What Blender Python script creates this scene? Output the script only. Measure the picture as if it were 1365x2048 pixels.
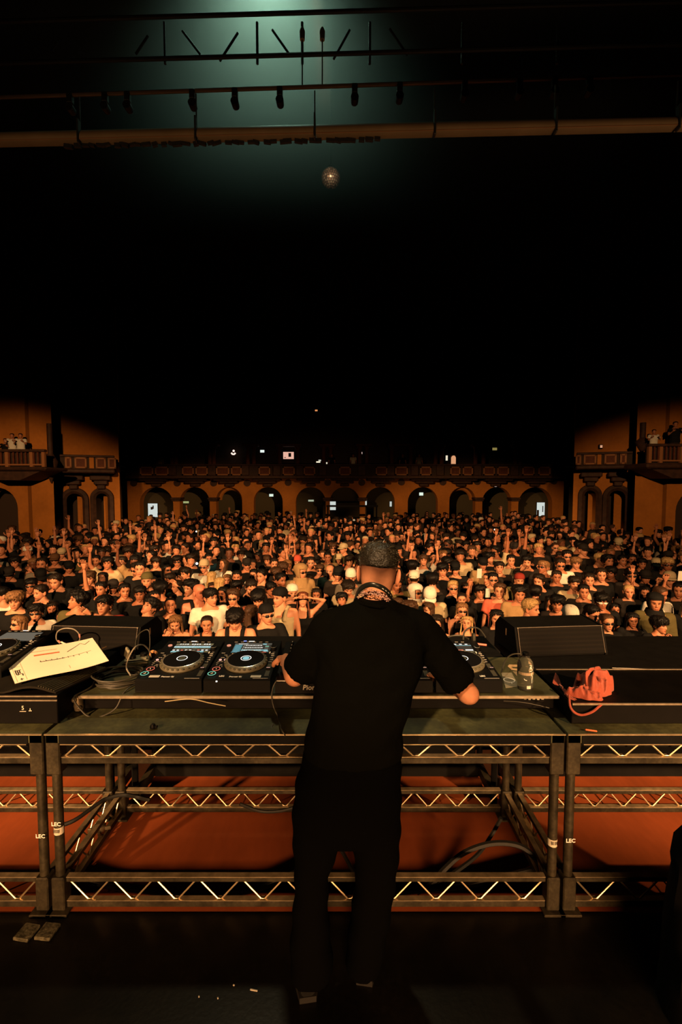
import bpy, bmesh, math, random
import numpy as np
from mathutils import Matrix, Vector, Euler
random.seed(7); np.random.seed(7)
for o in list(bpy.data.objects): bpy.data.objects.remove(o)
SC = bpy.context.scene; COL = SC.collection
PI = math.pi; R = math.radians

# ------------------------------------------------------------------ camera
F = 910.0; CX = 682.5; CY = 1024.0; HOR = 972.0; CAMZ = 2.0
PITCH = math.atan((CY - HOR) / F)
cam = bpy.data.cameras.new('camera'); camo = bpy.data.objects.new('camera', cam); COL.objects.link(camo)
cam.sensor_fit = 'VERTICAL'; cam.sensor_height = 36.0; cam.lens = 36.0 * F / 2048.0
cam.clip_end = 200; cam.clip_start = 0.05
camo.location = (0, 0, CAMZ); camo.rotation_euler = (PI / 2 - PITCH, 0, 0)
SC.camera = camo
_c, _s = math.cos(PITCH), math.sin(PITCH)
def P(px, py, d):
    """pixel + forward distance -> world point"""
    u = (px - CX) / F; v = (CY - py) / F
    y = _c + v * _s; z = -_s + v * _c
    k = d / y
    return Vector((u * k, d, CAMZ + z * k))
def PZ(px, py, z):
    """pixel on a horizontal plane of height z"""
    u = (px - CX) / F; v = (CY - py) / F
    y = _c + v * _s; zz = -_s + v * _c
    k = (z - CAMZ) / zz
    return Vector((u * k, y * k, z))

# ------------------------------------------------------------------ world, exposure
w = bpy.data.worlds.new('dark_hall'); SC.world = w; w.use_nodes = True
w.node_tree.nodes['Background'].inputs[0].default_value = (0.0006, 0.0004, 0.0003, 1)
w.node_tree.nodes['Background'].inputs[1].default_value = 1.0
vs = SC.view_settings; vs.view_transform = 'Standard'; vs.look = 'None'; vs.gamma = 1.0; vs.use_curve_mapping = False
vs.exposure = 0.0
SC.cycles.diffuse_bounces = 0; SC.cycles.glossy_bounces = 2; SC.cycles.transmission_bounces = 6; SC.cycles.volume_bounces = 0

# ------------------------------------------------------------------ stage lights
def lamp(name, kind, loc, target, energy, color, **k):
    l = bpy.data.lights.new(name, kind); o = bpy.data.objects.new(name, l); COL.objects.link(o)
    o.location = loc; l.energy = energy; l.color = color
    o.rotation_euler = (Vector(target) - Vector(loc)).to_track_quat('-Z', 'Y').to_euler()
    for a, b in k.items(): setattr(l, a, b)
    return o
WARM = (1.0, 0.53, 0.22)
# wash fixtures on two booms far upstage left and right of the photographer, crossing over the crowd
for x, ang, en in [(-7.0, 23.5, 14500), (7.0, -23.5, 14500), (-1.0, -27, 9800), (1.0, 27, 6200)]:
    outer = abs(x) < 2; d_ = Vector((math.sin(R(ang)), math.cos(R(ang)), -math.tan(R(20.0 if outer else 19.0))))
    lamp('stage_wash_light', 'SPOT', (x, -6.0, 6.0), Vector((x, -6.0, 6.0)) + d_ * 10, en, WARM, spot_size=R(36 if outer else 32), spot_blend=0.40, shadow_soft_size=0.2)
# low footlight strip of the upstage video wall, reaching under the desk
lamp('video_wall_glow', 'AREA', (0.6, -2.6, 1.10), (0.3, 2.9, 0.0), 70, (1.0, 0.50, 0.20), shape='RECTANGLE', size=6.0, size_y=0.3, spread=R(40))
# pale green-yellow key hanging over the desk
lamp('desk_top_light', 'SPOT', (-0.5, 3.9, 6.2), (-0.1, 2.42, 1.0), 330, (1.0, 0.82, 0.46), spot_size=R(42), spot_blend=0.8, shadow_soft_size=0.12)
# narrow spot added behind the camera to brighten the DJ's neck and shoulders
lamp('dj_back_light', 'SPOT', (-1.6, -3.2, 5.2), (0.16, 1.88, 1.42), 3600, (1.0, 0.58, 0.27), spot_size=R(9.5), spot_blend=0.7, shadow_soft_size=0.15)
# area strip added just below the overhead batten, only to brighten it
lamp('batten_strip_light', 'AREA', (0, 4.30, 5.05), (0, 4.72, 5.68), 3.0, (1.0, 0.60, 0.30), shape='RECTANGLE', size=9.0, size_y=0.05, spread=R(80))
# teal moving head above the overhead truss
lamp('teal_beam_light', 'SPOT', (-1.2, 7.8, 11.1), (-1.1, 7.8, 5.0), 600, (0.58, 1.0, 0.74), spot_size=R(88), spot_blend=1.0, shadow_soft_size=0.3)

# ------------------------------------------------------------------ materials
MATS = {}
def mat(name, col=(.5, .5, .5), rough=.5, metal=0., spec=.5, noise=None, bump=None, emit=None, objcol=False, attr=None, trans=0., ior=1.45, coat=0., sheen=0., stretch=None, alpha=1.0, noise2=None):
    if name in MATS: return MATS[name]
    m = bpy.data.materials.new(name); m.use_nodes = True; MATS[name] = m
    nt = m.node_tree; N = nt.nodes; L = nt.links; b = N['Principled BSDF']
    b.inputs['Roughness'].default_value = rough; b.inputs['Metallic'].default_value = metal
    b.inputs['Specular IOR Level'].default_value = spec; b.inputs['IOR'].default_value = ior
    b.inputs['Transmission Weight'].default_value = trans; b.inputs['Coat Weight'].default_value = coat
    b.inputs['Sheen Weight'].default_value = sheen; b.inputs['Alpha'].default_value = alpha
    c4 = (*col, 1)
    out = None
    def mul(a, bb, fac=1.0):
        x = N.new('ShaderNodeMix'); x.data_type = 'RGBA'; x.blend_type = 'MULTIPLY'; x.inputs[0].default_value = fac
        L.new(a, x.inputs[6]) if hasattr(a, 'links') else setattr(x.inputs[6], 'default_value', a)
        L.new(bb, x.inputs[7]) if hasattr(bb, 'links') else setattr(x.inputs[7], 'default_value', bb)
        return x.outputs[2]
    if objcol:
        oi = N.new('ShaderNodeObjectInfo'); out = oi.outputs['Color']
    if attr:
        at = N.new('ShaderNodeAttribute'); at.attribute_name = attr
        out = mul(out, at.outputs['Color']) if out is not None else at.outputs['Color']
    tc = N.new('ShaderNodeTexCoord'); mp = N.new('ShaderNodeMapping'); L.new(tc.outputs['Object'], mp.inputs[0])
    if stretch: mp.inputs['Scale'].default_value = stretch
    for nz in (noise, noise2):
        if not nz: continue
        sc, lo, hi = nz[:3]
        n = N.new('ShaderNodeTexNoise'); n.inputs['Scale'].default_value = sc; n.inputs['Detail'].default_value = 5
        L.new(mp.outputs[0], n.inputs[0])
        r = N.new('ShaderNodeMapRange'); r.inputs[1].default_value = .3; r.inputs[2].default_value = .7
        r.inputs[3].default_value = lo; r.inputs[4].default_value = hi
        L.new(n.outputs[0], r.inputs[0])
        out = mul(out if out is not None else c4, r.outputs[0])
    if out is not None: L.new(out, b.inputs['Base Color'])
    else: b.inputs['Base Color'].default_value = c4
    if bump:
        sc, st, dist = bump
        n = N.new('ShaderNodeTexNoise'); n.inputs['Scale'].default_value = sc; n.inputs['Detail'].default_value = 4
        L.new(mp.outputs[0], n.inputs[0])
        bp = N.new('ShaderNodeBump'); bp.inputs['Strength'].default_value = st; bp.inputs['Distance'].default_value = dist
        L.new(n.outputs[0], bp.inputs['Height']); L.new(bp.outputs[0], b.inputs['Normal'])
    if emit:
        b.inputs['Emission Color'].default_value = (*emit[0], 1); b.inputs['Emission Strength'].default_value = emit[1]
    return m
M_SKIN = mat('skin', rough=.5, spec=.4, objcol=True, attr='tint', noise=(60, .93, 1.05))
M_HAIR = mat('hair', rough=.5, spec=.3, objcol=True, noise=(55, .5, 1.5), bump=(90, .7, .01), stretch=(1, 1, .16))
M_CLOTH = mat('cloth', rough=.85, spec=.2, objcol=True, noise=(9, .9, 1.05), bump=(9, .5, .03))
M_HAT = mat('hat_cloth', rough=.8, spec=.2, objcol=True, noise=(25, .9, 1.05))
M_CROWD = mat('crowd_mix', rough=.7, spec=.2, attr='tint')
M_LENS = mat('dark_lens', (.008, .008, .009), .12, spec=.7)
M_BLACK = mat('black_plastic', (.0035, .0035, .0035), .45, spec=.12)
M_BLACKM = mat('matte_black', (.004, .0038, .0035), .8, spec=.12, noise=(14, .7, 1.2))
M_RUB = mat('black_rubber', (.012, .012, .011), .6, spec=.3)
M_WHITE = mat('white_print', (.75, .75, .72), .6)
M_CREAM = mat('cream_print', (.62, .58, .48), .6)

# ------------------------------------------------------------------ mesh building
class MB:
    def __init__(s): s.v = []; s.f = []; s.mi = []; s.cur = 0
    def add(s, v, f):
        o = len(s.v); s.v += [tuple(map(float, p)) for p in v]
        for q in f: s.f.append([i + o for i in q]); s.mi.append(s.cur)
        return s
    def box(s, c, size, rot=None, bev=0.0):
        hx, hy, hz = size[0] / 2, size[1] / 2, size[2] / 2
        if bev > 0:
            b = min(bev, hx * .9, hy * .9, hz * .9)
            v = []
            for sx in (-1, 1):
                for sy in (-1, 1):
                    for sz in (-1, 1):
                        v += [(sx * hx, sy * (hy - b), sz * (hz - b)), (sx * (hx - b), sy * hy, sz * (hz - b)), (sx * (hx - b), sy * (hy - b), sz * hz)]
            bm = bmesh.new()
            for p in v: bm.verts.new(p)
            bmesh.ops.convex_hull(bm, input=bm.verts)
            bm.verts.index_update(); f = [[q.index for q in fa.verts] for fa in bm.faces]; v = [tuple(q.co) for q in bm.verts]; bm.free()
        else:
            v = [(x, y, z) for x in (-hx, hx) for y in (-hy, hy) for z in (-hz, hz)]
            f = [(0, 1, 3, 2), (4, 6, 7, 5), (0, 4, 5, 1), (2, 3, 7, 6), (0, 2, 6, 4), (1, 5, 7, 3)]
        if rot is not None:
            m = rot if isinstance(rot, Matrix) else Euler(rot).to_matrix()
            v = [m @ Vector(p) for p in v]
        return s.add([(p[0] + c[0], p[1] + c[1], p[2] + c[2]) for p in v], f)
    def box2(s, a, b, bev=0.0):
        return s.box([(a[i] + b[i]) / 2 for i in range(3)], [abs(b[i] - a[i]) for i in range(3)], None, bev)
    def loft(s, rings, cap=True, close=True):
        n = len(rings[0]); v = [p for r in rings for p in r]; f = []
        for i in range(len(rings) - 1):
            for j in range(n if close else n - 1):
                k = (j + 1) % n
                f.append((i * n + j, i * n + k, (i + 1) * n + k, (i + 1) * n + j))
        if cap and close:
            f.append(tuple(range(n - 1, -1, -1))); f.append(tuple((len(rings) - 1) * n + j for j in range(n)))
        return s.add(v, f)
    def tube(s, pts, r, n=8, cap=True, flat=1.0):
        pts = [Vector(p) for p in pts]; rs = r if hasattr(r, '__len__') else [r] * len(pts)
        rings = []; up = None
        for i, p in enumerate(pts):
            t = (pts[min(i + 1, len(pts) - 1)] - pts[max(i - 1, 0)]).normalized()
            if up is None:
                up = Vector((0, 0, 1)) if abs(t.z) < .9 else Vector((0, 1, 0))
            a = t.cross(up).normalized(); b = a.cross(t).normalized(); up = b
            rings.append([p + (a * math.cos(2 * PI * k / n) + b * math.sin(2 * PI * k / n) * flat) * rs[i] for k in range(n)])
        return s.loft(rings, cap)
    def rod(s, a, b, r, n=8): return s.tube([a, b], r, n)
    def capsule(s, a, b, ra, rb, n=10, flat=1.0):
        a = Vector(a); b = Vector(b); t = (b - a).normalized()
        pts = []; rs = []
        for k in range(3):
            an = PI / 2 * (1 - k / 3); pts.append(a - t * ra * math.sin(an)); rs.append(max(ra * math.cos(an), ra * .05))
        pts += [a, b]; rs += [ra, rb]
        for k in range(1, 4):
            an = PI / 2 * k / 3; pts.append(b + t * rb * math.sin(an)); rs.append(max(rb * math.cos(an), rb * .05))
        return s.tube(pts, rs, n, True, flat)
    def lathe(s, prof, n=24, c=(0, 0, 0), axis='z', cap=True):
        rings = []
        for r, h in prof:
            ring = []
            for k in range(n):
                a = 2 * PI * k / n; x, y = r * math.cos(a), r * math.sin(a)
                p = (x, y, h) if axis == 'z' else ((x, h, y) if axis == 'y' else (h, x, y))
                ring.append((p[0] + c[0], p[1] + c[1], p[2] + c[2]))
            rings.append(ring)
        return s.loft(rings, cap)
    def sphere(s, c, r, nu=12, nv=8):
        rx, ry, rz = r if hasattr(r, '__len__') else (r, r, r)
        rings = []
        for i in range(nv + 1):
            t = PI * min(max(i / nv, .02), .98)
            rings.append([(c[0] + rx * math.sin(t) * math.cos(2 * PI * k / nu), c[1] + ry * math.sin(t) * math.sin(2 * PI * k / nu), c[2] + rz * math.cos(t)) for k in range(nu)])
        return s.loft(rings)
    def prism(s, poly, axis, a, b):
        """poly: 2D outline, extruded along axis from a to b"""
        def mk(p, h):
            return {'x': (h, p[0], p[1]), 'y': (p[0], h, p[1]), 'z': (p[0], p[1], h)}[axis]
        n = len(poly)
        f = [tuple(range(n)), tuple(range(2 * n - 1, n - 1, -1))] + [(i, (i + 1) % n, n + (i + 1) % n, n + i) for i in range(n)]
        return s.add([mk(p, a) for p in poly] + [mk(p, b) for p in poly], f)
    def quad(s, a, b, c, d): return s.add([a, b, c, d], [(0, 1, 2, 3)])
    def arr(s): return np.array(s.v)
    def xf(s, m):
        s.v = [tuple(m @ Vector(p)) for p in s.v]; return s
    def build(s, name, material, parent=None, smooth=False, world=False, mats=None, link=True):
        me = bpy.data.meshes.new(name)
        v = s.v
        if world and parent is not None:
            o = worg(parent); v = [(p[0] - o[0], p[1] - o[1], p[2] - o[2]) for p in v]
        me.from_pydata(v, [], s.f)
        for m in (mats or [material]): me.materials.append(m)
        if mats: me.polygons.foreach_set('material_index', s.mi)
        fixn(me)
        if smooth: shade(me, 40 if smooth is True else smooth)
        ob = bpy.data.objects.new(name, me)
        if link: COL.objects.link(ob)
        if parent is not None: ob.parent = parent
        return ob
def fixn(me):
    bm = bmesh.new(); bm.from_mesh(me); bmesh.ops.recalc_face_normals(bm, faces=bm.faces); bm.to_mesh(me); bm.free()
def shade(me, ang=40):
    me.polygons.foreach_set('use_smooth', [True] * len(me.polygons))
    if ang < 180:
        try: me.set_sharp_from_angle(angle=R(ang))
        except Exception: pass
def worg(o):
    v = Vector((0, 0, 0))
    while o is not None: v += o.location; o = o.parent
    return v
def tag(o, label, cat, group=None, kind=None):
    if label: o['label'] = label
    if cat: o['category'] = cat
    if group: o['group'] = group
    if kind: o['kind'] = kind
    return o
def thing(name, label, cat, loc=(0, 0, 0), group=None, rz=0):
    o = bpy.data.objects.new(name, None); COL.objects.link(o); o.location = loc; o.rotation_euler = (0, 0, rz)
    o.empty_display_size = .1
    return tag(o, label, cat, group)
def struct(o): o['kind'] = 'structure'; return o
def copy_tree(o, parent=None):
    c = o.copy(); COL.objects.link(c); c.parent = parent
    for ch in o.children: copy_tree(ch, c)
    return c
_fonts = {}
def text_arr(s, size, extrude=.0004, bold=0.0, shear=0.0, spacing=1.0):
    cu = bpy.data.curves.new('t', 'FONT'); cu.body = s; cu.size = size; cu.extrude = extrude; cu.offset = bold
    cu.shear = shear; cu.space_character = spacing; cu.align_x = 'CENTER'; cu.align_y = 'CENTER'; cu.resolution_u = 2
    ob = bpy.data.objects.new('t', cu); COL.objects.link(ob)
    me = bpy.data.meshes.new_from_object(ob)
    v = [tuple(q.co) for q in me.vertices]; f = [list(p.vertices) for p in me.polygons]
    bpy.data.objects.remove(ob); bpy.data.curves.remove(cu); bpy.data.meshes.remove(me)
    return v, f
def text(s, size, m, **k):
    """MB with the text placed by matrix m (text lies in local xy, facing +z)"""
    v, f = text_arr(s, size, **k); b = MB(); b.add(v, f); return b.xf(m)
def basis(o, x, y):
    x = Vector(x).normalized(); z = x.cross(Vector(y)).normalized(); y = z.cross(x)
    return Matrix(((x.x, y.x, z.x, o[0]), (x.y, y.y, z.y, o[1]), (x.z, y.z, z.z, o[2]), (0, 0, 0, 1)))
def smooth_path(pts, n=8):
    """Catmull-Rom"""
    p = [Vector(q) for q in pts]; p = [p[0] * 2 - p[1]] + p + [p[-1] * 2 - p[-2]]; out = []
    for i in range(1, len(p) - 2):
        for k in range(n):
            t = k / n; a, b, c, d = p[i - 1:i + 3]
            out.append(.5 * ((2 * b) + (c - a) * t + (2 * a - 5 * b + 4 * c - d) * t * t + (3 * b - a - 3 * c + d) * t ** 3))
    out.append(p[-2]); return out
# ================================================================== STAGE
FLOORZ = -1.15
M_DECK = mat('black_stage_floor', (.0035, .003, .0022), .33, spec=.3, noise=(3.5, .5, 1.5), noise2=(40, .8, 1.25), bump=(60, .12, .004))
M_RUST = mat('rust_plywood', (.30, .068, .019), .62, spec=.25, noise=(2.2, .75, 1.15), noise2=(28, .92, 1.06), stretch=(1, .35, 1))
M_HALLF = mat('hall_floor', (.05, .035, .025), .7, noise=(4, .7, 1.2))
b = MB(); b.box2((-7, -4, -.12), (7, 2.025, 0)); o = struct(b.build('floor', M_DECK)); o['label'] = 'black scuffed stage floor behind the desk'
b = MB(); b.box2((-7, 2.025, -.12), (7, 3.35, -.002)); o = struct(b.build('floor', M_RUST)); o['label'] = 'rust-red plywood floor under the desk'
b = MB(); b.box2((-30, 3.35, FLOORZ - .1), (30, 36, FLOORZ)); o = struct(b.build('floor', M_HALLF)); o['label'] = 'dark floor of the hall under the crowd'
b = MB(); b.box2((-7, 3.25, FLOORZ), (7, 3.349, -.12)); o = struct(b.build('wall_stage_front', M_BLACKM))
M_TAPEM = mat('pale_scrap', (.5, .45, .36), .6)
for (px, py, ln, a) in [(508, 1981, .03, .18), (468, 1971, .006, .5), (398, 1994, .005, 1), (436, 1997, .005, 1)]:
    c = PZ(px, py, 0)
    b = MB(); b.box((0, 0, .0015), (ln, .004, .003), (0, 0, -a))
    o = b.build('paper_scrap', M_TAPEM); o.location = c
    tag(o, 'thin pale sliver of litter on the black stage floor' if ln > .02 else 'tiny pale speck of litter on the black stage floor', 'litter', None if ln > .02 else 'specks on stage floor')

# ------------------------------------------------ truss platforms
M_STEEL = mat('worn_olive_steel', (.044, .036, .021), .48, metal=.45, noise=(14, .45, 1.5), noise2=(70, .7, 1.25), bump=(50, .15, .004))
M_EDGE = mat('bright_worn_edge', (.72, .56, .34), .34, metal=.75, noise=(20, .6, 1.2))
M_ROD = mat('zinc_rod', (.55, .44, .28), .32, metal=.8)
M_PLY = mat('scuffed_olive_ply', (.040, .041, .015), .62, noise=(7, .45, 1.7), noise2=(45, .75, 1.3), bump=(30, .2, .004))
M_LABEL = mat('paper_label', (.6, .56, .46), .6)
def truss_side(par, a, c, z0, z1, cyc, start_low=True, top_dark=False):
    """ladder truss between two corner blocks: two chords and a bent lacing rod"""
    a = Vector(a); c = Vector(c); L = (c - a).length; t = (c - a).normalized(); n = t.cross(Vector((0, 0, 1)))
    for nm, z, h in (('upper_chord', z1, .022), ('lower_chord', z0, .03)):
        m = MB(); mid = (a + c) / 2; ang = math.atan2(t.y, t.x)
        m.box((mid.x, mid.y, z), (L, .03, h), (0, 0, ang), .003)
        ch = m.build(nm, M_BLACKM if top_dark and nm == 'upper_chord' else M_STEEL, par, world=True)
        if top_dark and nm == 'upper_chord': continue
        e = MB(); e.box((mid.x, mid.y, z + (h / 2 + .0012)), (L, .027, .0024), (0, 0, ang)); e.build('worn_edge', M_EDGE, ch, world=True)
    pts = []; zl, zh = z0 + .016, z1 - .015
    for k in range(cyc):
        s0 = L * (k + .06) / cyc; sp = L * (k + .5) / cyc; w = L / cyc * .045
        for s, z in ((s0, zl), (sp - w, zh), (sp + w, zh), (L * (k + .94) / cyc, zl)):
            if not start_low: z = zl + zh - z
            q = a + t * s; pts.append((q.x, q.y, z))
    m = MB(); m.tube(pts, .0042, 6); m.build('lacing_rod', M_ROD, par, world=True, smooth=True)
def platform(x0, x1, y0, y1, top, label, rear=True, fronttop=True, cyc=11, group=None, lacing_low=True):
    root = thing('truss_platform', label, 'platform', ((x0 + x1) / 2, (y0 + y1) / 2, 0), group)
    m = MB(); m.box2((x0 - .03, y0 - .03, top - .05), (x1 + .03, y1 + .03, top - .004), .003)
    dk = m.build('deck_board', M_PLY, root, world=True)
    m = MB(); m.box2((x0 - .032, y0 - .0362, top - .0085), (x1 + .032, y0 - .030, top - .0035)); m.box2((x0 + .04, y0 - .0362, top - .0535), (x1 - .04, y0 - .0312, top - .050))
    m.build('edge_trim', M_EDGE, dk, world=True)
    m = MB(); m.box2((x0 + .034, y0 - .0345, top - .0495), (x1 - .034, y0 - .0301, top - .009)); m.build('fascia', M_BLACKM, dk, world=True)
    m = MB(); m.box2((x0 + .035, y0 + .03, top - .1), (x1 - .035, y0 + .06, top - .052)); m.build('deck_rail', M_BLACKM, root, world=True)
    for x in (x0, x1):
        for y in (y0, y1):
            m = MB(); m.tube([(x, y, .0), (x, y, top - .06)], .021, 14); m.build('post', M_STEEL, root, smooth=True, world=True)
            m = MB(); m.box2((x - .032, y - .03, top - .2), (x + .032, y + .03, top - .008), .005); m.build('corner_block', M_STEEL, root, world=True)
            m = MB(); m.box2((x - .03, y - .03, .012), (x + .03, y + .03, .172), .005); m.build('corner_block', M_STEEL, root, world=True)
            m = MB(); m.box2((x - .05, y - .05, 0), (x + .05, y + .05, .012), .002); m.build('foot_plate', M_STEEL, root, world=True)
    xi, xo = x0 + .032, x1 - .032
    truss_side(root, (xi, y0 - .005, 0), (xo, y0 - .005, 0), top - .138, top - .034, cyc, top_dark=True)
    truss_side(root, (xi, y0, 0), (xo, y0, 0), .032, .152, cyc, False)
    truss_side(root, (xi, y1, 0), (xo, y1, 0), .05, .16, cyc + 2, False)
    truss_side(root, (x0, y0 + .03, 0), (x0, y1 - .03, 0), .05, .15, 4, False)
    truss_side(root, (x1, y0 + .03, 0), (x1, y1 - .03, 0), .05, .15, 4, False)
    return root
TOP = .872
plat = platform(-1.325, .995, 2.05, 2.65, TOP, 'central black truss platform carrying the DJ decks')
platL = platform(-3.72, -1.40, 2.05, 2.65, TOP, 'left truss platform cut off by the picture edge, under the sheet of paper')
platR = platform(1.07, 3.39, 2.05, 2.65, TOP, 'right truss platform under the orange drawstring bag')
# upstage row of dark platforms reaching to the front of the stage
def dark_platform(x0, x1, label, y0=2.72):
    root = thing('rear_platform', label, 'platform', ((x0 + x1) / 2, 2.95, 0), 'dark platforms behind the desk')
    m = MB(); m.box2((x0, y0, .885), (x1, 3.12, .955), .004); m.build('deck_board', M_BLACKM, root, world=True)
    for x in (x0 + .04, x1 - .04):
        for y in (2.75, 3.05):
            m = MB(); m.tube([(x, y, 0), (x, y, .885)], .02, 10); m.build('post', M_BLACKM, root, world=True)
        m = MB(); m.box2((x - .02, 2.77, .03), (x + .02, 3.03, .09)); m.build('side_rail', M_STEEL, root, world=True)
    m = MB(); m.box2((x0 + .06, 3.0, .02), (x1 - .06, 3.06, .10)); m.build('base_beam', M_BLACKM, root, world=True)
    m = MB(); m.box2((x0 + .06, 3.08, .10), (x1 - .06, 3.10, .885)); m.build('front_panel', M_BLACKM, root, world=True)
dark_platform(-1.33, 1.0, 'low black platform directly behind the DJ decks')
dark_platform(-3.7, -1.40, 'low black platform under the left monitor wedge')
dark_platform(1.07, 3.4, 'low black platform under the right monitor wedge', 2.56)
# maker wraps on the posts
for (px, py, plt_, x, tx, white, lb) in [(93, 1648, plat, -1.325, 'LEC', False, 0), (93, 1664, plat, -1.325, '', True, 0), (68, 1672, platL, -1.40, 'LEC', False, 0), (1122, 1688, plat, .995, '', True, 0), (1157, 1681, platR, 1.07, 'LEC', False, 0)]:
    z = P(px, py, 2.03).z
    m = MB(); n = 10; rr = .0218; h = .017 if white else .012
    ring = lambda zz: [(x + rr * math.cos(PI + PI * k / n), 2.05 + rr * math.sin(PI + PI * k / n), zz) for k in range(n + 1)]
    if white:
        m.loft([ring(z - h), ring(z + h)], cap=False, close=False)
        st = m.build('sticker', M_LABEL, plt_, world=True)
        bars = MB()
        for k in range(6): bars.box((x - .013 + k * .005, 2.05 - .0225, z + .004), (.002, .001, .016))
        bars.build('barcode', M_BLACK, st, world=True)
    else:
        t = text(tx, .026, basis((x, 2.05 - .0224, z), (1, 0, 0), (0, 0, 1)), bold=.0008)
        t.build('sticker_lettering', M_WHITE, plt_, world=True)
# clear plastic latch plate lying by the left foot
M_CLEAR = mat('scuffed_plastic', (.06, .055, .035), .3, spec=.5, noise=(60, .3, 2.5), bump=(80, .5, .006))
c = PZ(74, 1868, 0)
b = MB(); b.box((-.045, 0, .008), (.075, .075, .016), (0, 0, -.15), .004); b.box((.045, .004, .008), (.075, .075, .016), (0, 0, -.1), .004)
o = b.build('base_shim', M_CLEAR); o.location = c; tag(o, 'pair of scuffed shim plates on the floor at the left post foot', 'shim')

# ------------------------------------------------ cases on the platforms
M_CASE = mat('case_black', (.002, .0015, .0012), .6, spec=.12, noise=(10, .6, 1.3))
M_CTOP = mat('case_top_olive', (.034, .035, .014), .6, noise=(8, .55, 1.5), noise2=(70, .85, 1.15))
M_ALU = mat('aluminium_edge', (.55, .46, .34), .35, metal=.8, noise=(30, .7, 1.15))
CZ = .965
root = thing('desk_case', 'long black flight case base under the decks with a thin metal lip', 'case', (-.11, 2.5, TOP))
m = MB(); m.box2((-1.30, 2.245, TOP + .001), (1.08, 2.70, CZ - .016), .004); m.build('body', M_CASE, root, world=True)
m = MB(); m.box2((-1.30, 2.20, CZ - .016), (1.08, 2.70, CZ), .002); m.build('lid_board', M_CTOP, root, world=True)
m = MB(); m.box2((-1.30, 2.194, CZ - .0155), (1.08, 2.1995, CZ - .002)); m.build('metal_lip', M_ALU, root, world=True)
m = MB()
for k in range(5): m.box((1.02 - k * .022, 2.243, .925), (.012, .002, .006 + .004 * (k % 2)))
m.build('scuffed_label', M_LABEL, root, world=True)
root = thing('flight_case', 'black flight case with twin metal edges under the sheet of paper', 'case', (-1.9, 2.35, TOP))
m = MB(); m.box2((-2.75, 2.10, TOP + .001), (-1.345, 2.68, 1.012), .003); m.build('body', M_CASE, root, world=True)
for z in (1.008, .988):
    m = MB(); m.box2((-2.75, 2.094, z - .003), (-1.343, 2.0985, z + .003)); m.build('metal_edge', M_ALU, root, world=True)
c = P(45, 1418, 2.095)
t = text('5', .028, basis((c.x, 2.0975, c.z + .003), (1, 0, 0), (0, 0, 1))); t.build('case_number', M_CREAM, root, world=True)
m = MB(); m.box((c.x + .0, 2.0975, c.z - .013), (.03, .002, .002)); m.box((c.x + .035, 2.0975, c.z - .01), (.014, .002, .003)); m.box((c.x + .035, 2.0975, c.z - .004), (.003, .002, .012)); m.build('case_marking', M_CREAM, root, world=True)
root = thing('flight_case', 'black flight case with a bright front edge under the orange bag', 'case', (2.2, 2.3, TOP))
m = MB(); m.box2((1.095, 2.10, TOP + .001), (3.2, 2.50, .972), .003); m.build('body', M_CASE, root, world=True)
for y in (2.0965, 2.4985):
    m = MB(); m.box2((1.095, y - .003, .966), (3.2, y + .003, .9745)); m.build('metal_edge', M_ALU, root, world=True)

# ------------------------------------------------ monitor wedges
M_GRILLE = mat('grille', (.035, .026, .018), .45, metal=.4, noise=(5, .8, 1.15))
def grille_mat():
    m = bpy.data.materials.new('perforated_grille'); m.use_nodes = True; nt = m.node_tree; N = nt.nodes; L = nt.links; bs = N['Principled BSDF']
    tc = N.new('ShaderNodeTexCoord'); mp = N.new('ShaderNodeMapping'); mp.inputs['Scale'].default_value = (130, 130, 130); L.new(tc.outputs['Object'], mp.inputs[0])
    v = N.new('ShaderNodeTexVoronoi'); v.feature = 'F1'; v.inputs['Scale'].default_value = 1; v.inputs['Randomness'].default_value = .0; L.new(mp.outputs[0], v.inputs[0])
    cr = N.new('ShaderNodeValToRGB'); cr.color_ramp.elements[0].position = .38; cr.color_ramp.elements[0].color = (.0008, .0008, .0008, 1); cr.color_ramp.elements[1].position = .5; cr.color_ramp.elements[1].color = (.0045, .0035, .0025, 1)
    L.new(v.outputs['Distance'], cr.inputs[0]); L.new(cr.outputs[0], bs.inputs['Base Color']); bs.inputs['Roughness'].default_value = .8; bs.inputs['Specular IOR Level'].default_value = .12
    return m
M_PERF = grille_mat()
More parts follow.
